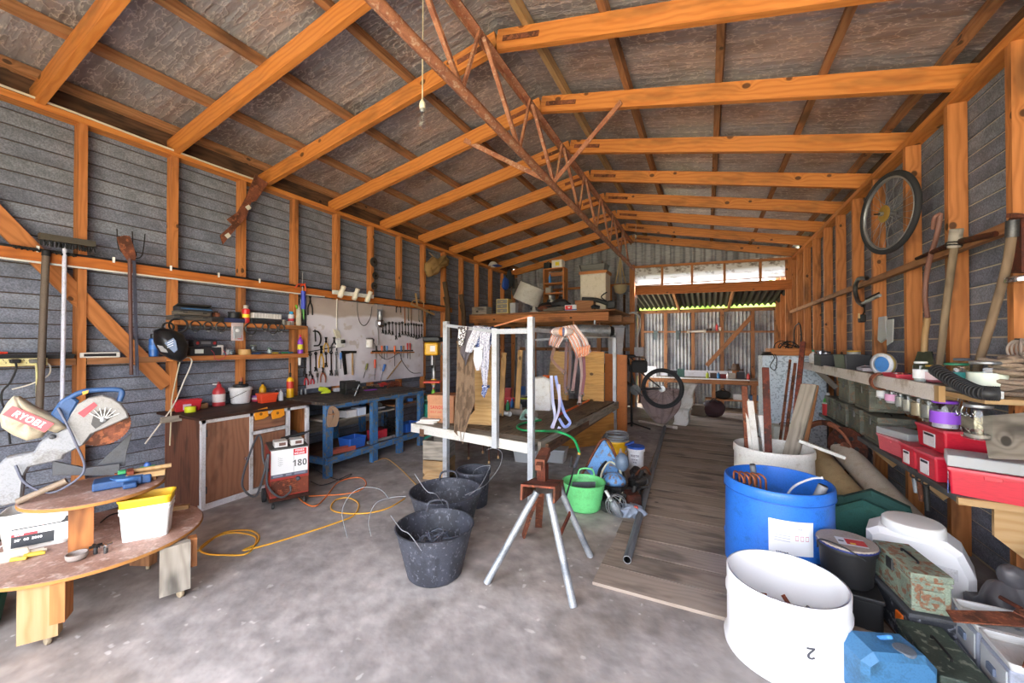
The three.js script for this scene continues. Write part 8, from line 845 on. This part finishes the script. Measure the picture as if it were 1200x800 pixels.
{ const p = V(0.315, 0, -2.16), t = thing('white_half_drum', 'white cut-down drum marked 2, standing on concrete', 'drum', p); part('shell', lathe([[0, 0], [0.225, 0], [0.242, 0.012], [0.246, 0.04], [0.232, 0.06], [0.232, 0.24], [0.238, 0.245], [0.238, 0.262], [0.232, 0.267], [0.234, 0.35], [0.222, 0.35], [0.222, 0.06], [0.21, 0.03], [0, 0.028]], 64), P(0xf2f2f4, 0.4, 0), t);
  const a = faceCam(p); part('marking', new THREE.CylinderGeometry(0.2335, 0.2335, 0.065, 6, 1, true, a + 0.26, 0.22).translate(0, 0.175, 0), std(0xffffff, 0.5, 0, { map: canvasTex(96, 120, (c) => { c.fillStyle = '#f2f2f4'; c.fillRect(0, 0, 96, 120); c.fillStyle = '#3a3c44'; c.font = 'bold 120px sans-serif'; c.textAlign = 'center'; c.translate(48, 60); c.rotate(PI); c.fillText('2', 0, 44); }) }), t);
  const s = thing('scrap_iron', 'rusty scrap brackets lying inside white half drum', 'scrap metal', [p.x, 0.03, p.z]); part('bracket', [RZ(box(0.02, 0.2, 0.05, -0.04, 0.12, 0.02), -0.6), box(0.16, 0.02, 0.06, 0.0, 0.03, 0)], M.steelDark, s); part('bracket', [RZ(box(0.03, 0.16, 0.04, -0.06, 0.12, -0.03), 0.1)], M.rust, s); part('washer', RX(lathe([[0.02, 0], [0.04, 0], [0.04, 0.02], [0.02, 0.02]], 20), 0.5).translate(0.0, 0.14, 0.06), M.rust, s); part('bar', rod([0.0, 0.2, -0.06], [0.13, 0.03, 0.05], 0.009), M.rustLight, s); part('bar', rod([-0.05, 0.1, 0.0], [0.12, 0.08, -0.03], 0.008), M.rustDark, s); }
{ const t = thing('white_batten', 'white batten bridging white drum rim and the carpet rolls', 'timber', [0, 0, 0]), a = D(936, 516, 3.35), b = D(990, 536, 3.2); part('length', bar(a, b, 0.05, 0.025), P(0xdedcd6, 0.6), t); part('end_face', bar(b, b.clone().lerp(a, -0.01), 0.046, 0.022), M.pale, t); }
{ const p = WZ(921, 497, -5.3).setY(0), c = thing('timber_crate', 'low brown crate under the pale green cash box', 'crate', p, 0.1); for (const s of [-1, 1]) { part('side', box(0.34, 0.3, 0.02, 0, 0.15, s * 0.12), M.brown, c); part('end', box(0.02, 0.3, 0.22, s * 0.16, 0.15, 0), M.brown, c); } part('lid', box(0.35, 0.02, 0.27, 0, 0.31, 0), M.brown, c);
  const t = thing('cash_box', 'pale green metal box on low crate behind white drum', 'metal box', [p.x, 0.321, p.z], 0.1); part('body', rbox(0.28, 0.18, 0.2, 0.012), P(0xc8d0c8, 0.5), t); part('panel', rbox(0.2, 0.11, 0.006, 0.003, 0, 0.035, 0.1), P(0xd4dcd4, 0.5), t); part('handle', tube([[-0.06, 0.18, 0], [-0.05, 0.205, 0], [0.05, 0.205, 0], [0.06, 0.18, 0]], 0.006, 14, 6), M.steelDark, t); }
// ---------------------------------------------------------------- lower right clutter
{ const t = thing('black_bucket', 'black bucket with dusty stickered lid on black crate', 'bucket', [0.65, 0.175, -2.62], -0.3); part('body', bucketGeo(0.105, 0.118, 0.2), M.black, t); part('lid', cyl(0.126, 0.016, 0.192, 40), std(0x9a9088, 0.8, 0, { map: T_dusty }), t); part('rim', torus(0.125, 0.005, 44, 6).rotateX(PI / 2).translate(0, 0.194, 0), P(0x1c2c6c, 0.5), t); part('sticker', panel(0.12, 0.09).rotateX(-PI / 2).rotateY(0.3).translate(0.02, 0.2095, 0.02), printMat(160, 120, (c) => { c.fillStyle = '#c8ccd0'; c.fillRect(0, 0, 160, 120); c.fillStyle = '#b83a3c'; c.fillRect(50, 10, 110, 90); c.fillStyle = '#e0c04a'; c.fillRect(70, 70, 30, 24); c.fillStyle = '#2a2a30'; c.fillRect(10, 50, 30, 20); }), t); part('handle', tube([[-0.12, 0.13, 0], [-0.1, 0.21, 0.09], [0, 0.213, 0.125], [0.08, 0.17, 0.11]], 0.004, 24, 5), M.black, t);
  const b = thing('black_crate', 'black plastic crate supporting the stickered bucket', 'crate', [0.65, 0, -2.62], -0.1); part('body', rbox(0.24, 0.16, 0.26, 0.015), M.black, b); part('rim', rbox(0.25, 0.025, 0.27, 0.008, 0, 0.149, 0), M.black, b); }
{ const t = thing('white_chemical_drum', 'white chemical container with yellow warning label and screw lid', 'container', [1.06, 0.0, -3.0], -0.35); part('body', [outline((x, y) => [x, y], [[-0.17, 0], [0.17, 0], [0.18, 0.02], [0.18, 0.2], [0.14, 0.3], [0.1, 0.33], [-0.15, 0.33], [-0.18, 0.31], [-0.18, 0.02]], 0.24, 0.03)], P(0xe8e8ea, 0.45, 0), t); part('lid', lathe([[0, 0.41], [0.12, 0.41], [0.13, 0.4], [0.133, 0.355], [0.12, 0.35], [0, 0.35]], 44).translate(-0.02, 0.0, 0), P(0xe8e8e6, 0.45, 0), t); part('warning_label', panel(0.07, 0.085, -0.13, 0.24, 0.1225), printMat(120, 140, (c) => { c.fillStyle = '#e8d428'; c.fillRect(0, 0, 120, 140); c.fillStyle = '#26262a'; for (let k = 0; k < 5; k++) c.fillRect(k * 26, 4, 12, 22); c.fillRect(0, 36, 120, 44); c.fillStyle = '#fff'; c.font = 'bold 20px sans-serif'; c.fillText('CAUTION', 12, 64); }), t); part('recess', rbox(0.13, 0.06, 0.006, 0.002, 0.08, 0.18, 0.118), P(0xdcdce0, 0.45), t); }
{ const t = thing('green_tarpaulin', 'folded dark green tarpaulin behind the stickered bucket', 'tarpaulin', [0.95, 0.0, -3.52], -0.3); part('fold', outline((x, y) => [x, y], [[-0.3, 0], [0.3, 0], [0.22, 0.32], [0.06, 0.38], [-0.08, 0.3], [-0.28, 0.26]], 0.12, 0.03), P(0x264e48, 0.85), t); part('fold', outline((x, y) => [x, y], [[-0.22, 0], [0.32, 0], [0.3, 0.24], [0.02, 0.33], [-0.16, 0.22]], 0.1, 0.03, 0.1), P(0x2f645c, 0.85), t); }
{ const a = V(1.1, 0.46, -4.6), b = V(1.27, 0.13, -3.35), t = thing('carpet_roll', 'grey-brown carpet roll leaning below the low shelf', 'carpet', [0, 0, 0]); part('roll', rod(a, b, 0.09, 0.09, 20), std(0xb0a494, 0.95, 0, { map: T_dusty }), t); part('core', rod(b, b.clone().lerp(a, -0.004), 0.05, 0.05, 16), M.rust, t); const u = thing('carpet_roll', 'tan carpet roll lying below the grey-brown one', 'carpet', [0, 0, 0]); part('roll', rod([0.9, 0.34, -4.5], [1.02, 0.14, -3.65], 0.12, 0.12, 20), std(0xb09870, 0.95, 0, { map: T_dusty }), u); part('core', rod([1.02, 0.14, -3.65], [1.0205, 0.139, -3.646], 0.06, 0.06, 16), M.dark, u); }
{ const p = V(1.0, 0.43, -4.6), t = thing('rusty_hoop', 'large rusty iron hoop leaning under the low shelf', 'hoop', p, -0.9); part('hoop', torus(0.24, 0.025, 40, 8), M.rust, t); part('weld', rbox(0.06, 0.05, 0.05, 0.01, 0, 0.215, 0), M.rustDark, t); const d = thing('harrow_disc', 'perforated rusty disc behind the iron hoop', 'disc', [1.12, 0.5, -4.45], -0.9); part('disc', RX(cyl(0.17, 0.02, 0, 30), PI / 2), M.rustDark, d); for (let k = 0; k < 6; k++) part('hole', RX(cyl(0.02, 0.004, 0.019, 12), PI / 2).translate(0.09 * Math.cos(k * 1.05), 0.09 * Math.sin(k * 1.05), 0), M.black, d); part('hub', RX(cyl(0.04, 0.03, 0.01, 16), PI / 2), M.rust, d); }
ammoBox(V(0.875, 0.2, -2.56), 0.31, 0.175, 0.14, M_rustGreen, 'rusty pale green ammunition box stacked on a black case', -1.445); { const t = thing('black_case', 'scuffed black case with orange latch below rusty box', 'case', [0.875, 0.03, -2.56], -1.445); part('body', rbox(0.34, 0.155, 0.17, 0.012), std(0xffffff, 0.6, 0, { map: blotch(273, 0x34363c, 0x2a2c32, 5, 5, 0.4, 0.6, 256, 0.4, 0x9a9ca4, 0.7) }), t); part('lid_edge', rbox(0.35, 0.02, 0.18, 0.006, 0, 0.148, 0), P(0x4a4c50, 0.6), t); part('latch', rbox(0.05, 0.045, 0.012, 0.004, 0.1, 0.08, 0.088), P(0xe06a1c, 0.5), t); const f = thing('timber_skid', 'brown timber skid under the scuffed black case', 'timber', [0.875, 0, -2.56], -1.445); part('plank', box(0.34, 0.029, 0.05, 0, 0.0145, 0.055), M.dark, f); part('plank', box(0.34, 0.029, 0.05, 0, 0.0145, -0.055), M.dark, f); }
ammoBox(V(0.845, 0.0, -2.2), 0.33, 0.17, 0.145, M_darkGreen, 'long dark green ammunition box lying nearest the jerrycan', -1.53);
{ const p = V(0.62, 0, -2.02), t = thing('blue_jerrycan', 'dusty blue plastic jerrycan on the concrete', 'jerrycan', p, 0.35); part('body', outline((x, y) => [x, y], [[-0.1, 0], [0.1, 0], [0.11, 0.02], [0.11, 0.19], [0.08, 0.225], [-0.08, 0.225], [-0.11, 0.2], [-0.11, 0.02]], 0.15, 0.02), std(0x3a6e98, 0.6, 0, { map: T_dirty }), t); part('cap', cyl(0.035, 0.028, 0.22, 20).translate(0.04, 0, 0.03), std(0x5a6470, 0.7, 0, { map: T_dirty }), t); part('carry_handle', RX(rbox(0.02, 0.09, 0.014, 0.005), 0.9).translate(0.0, 0.225, -0.05), P(0x4a90d8, 0.5), t); }
// clear drawer units in the corner
{ const mk = (p, l, turn) => { const t = thing('drawer_unit', l, 'drawer unit', p, turn); part('frame', rbox(0.3, 0.25, 0.19, 0.008), P(0x8a90a0, 0.5), t); for (let k = 0; k < 2; k++) { const d = part('drawer', rbox(0.006, 0.1, 0.165, 0.002, -0.152, 0.015 + k * 0.12, 0), M.frost, t); part('pull', rbox(0.012, 0.03, 0.05, 0.004, -0.158, 0.05 + k * 0.12, 0), P(0x5a6478, 0.5), d); } part('top_tray', openBox(0.3, 0.03, 0.2, 0.004, 0.004).translate(0, 0.25, 0), P(0xb8b8b8, 0.5), t); return t; };
  mk(V(1.12, 0, -2.33), 'pale plastic drawer unit behind, beneath a rusty blade', -0.05); mk(V(1.11, 0, -2.12), 'pale plastic drawer unit in front with clear drawers', -0.05);
  [[1.06, 0.282, -2.32, 0.2, 'rusty spade blade lying on the rear drawer unit', 0.4], [1.08, 0.282, -2.1, 0.16, 'rusty hoe blade lying on the front drawer unit', 1.0], [1.2, 0.292, -2.35, 0.12, 'curved rusty blade at the back of drawer units', 2.0]].forEach(([x, y, z, s, l, a]) => { const t = thing('scrap_plate', l, 'scrap metal', [x, y, z], a); part('blade', plate([[-s, -0.03], [s * 0.5, -0.045], [s * 0.7, 0], [s * 0.5, 0.045], [-s * 0.8, 0.04]], 0.006, 0.001).rotateX(-PI / 2).translate(0, 0.004, 0), M.rust, t); part('tang', rod([s * 0.6, 0.009, 0], [s * 1.2, 0.012, 0], 0.009), M.rustDark, t); });
  const c = thing('clear_sheet', 'ribbed clear plastic crate standing on edge by wall', 'crate', [1.36, 0, -2.38], RT); part('sheet', RX(box(0.5, 0.42, 0.012, 0, 0.21, 0), -0.2), M.frost, c); for (let k = 0; k < 9; k++) part('rib', RX(box(0.008, 0.38, 0.01, -0.22 + k * 0.055, 0.21, 0.01), -0.2), P(0xc8ccd4, 0.5), c);
  const b = thing('bin_liner', 'crumpled charcoal plastic bag behind the rusty ammunition box', 'bag', [1.27, 0, -2.72]); part('bag', lump(0.14, 0.9, 1.0, 0.9, 281, 0.4), std(0x4a484c, 0.5), b); part('neck', lump(0.05, 1, 1.2, 1, 283).translate(0.02, 0.24, 0), std(0x4a484c, 0.5), b);
  const w = thing('battery_charger', 'white charger with black grille behind drawer units', 'charger', [1.05, 0.0, -2.55], 0.3); part('body', rbox(0.12, 0.06, 0.09, 0.008), P(0xd8d8dc, 0.5), w); for (let k = 0; k < 4; k++) part('grille', box(0.008, 0.03, 0.003, -0.03 + k * 0.02, 0.03, 0.046), M.black, w); }
{ const p = V(1.24, 0.95, -2.75), t = thing('weathered_plank', 'weathered grey plank jutting in at the right edge', 'plank', p); part('plank', bar([0, 0, 0.0], [0.06, 0.12, 0.5], 0.05, 0.2), M.grey, t); part('end', bar([0, 0, 0], [-0.001, -0.001, -0.004], 0.045, 0.19), M.brown, t); }

renderer.render(scene, camera);
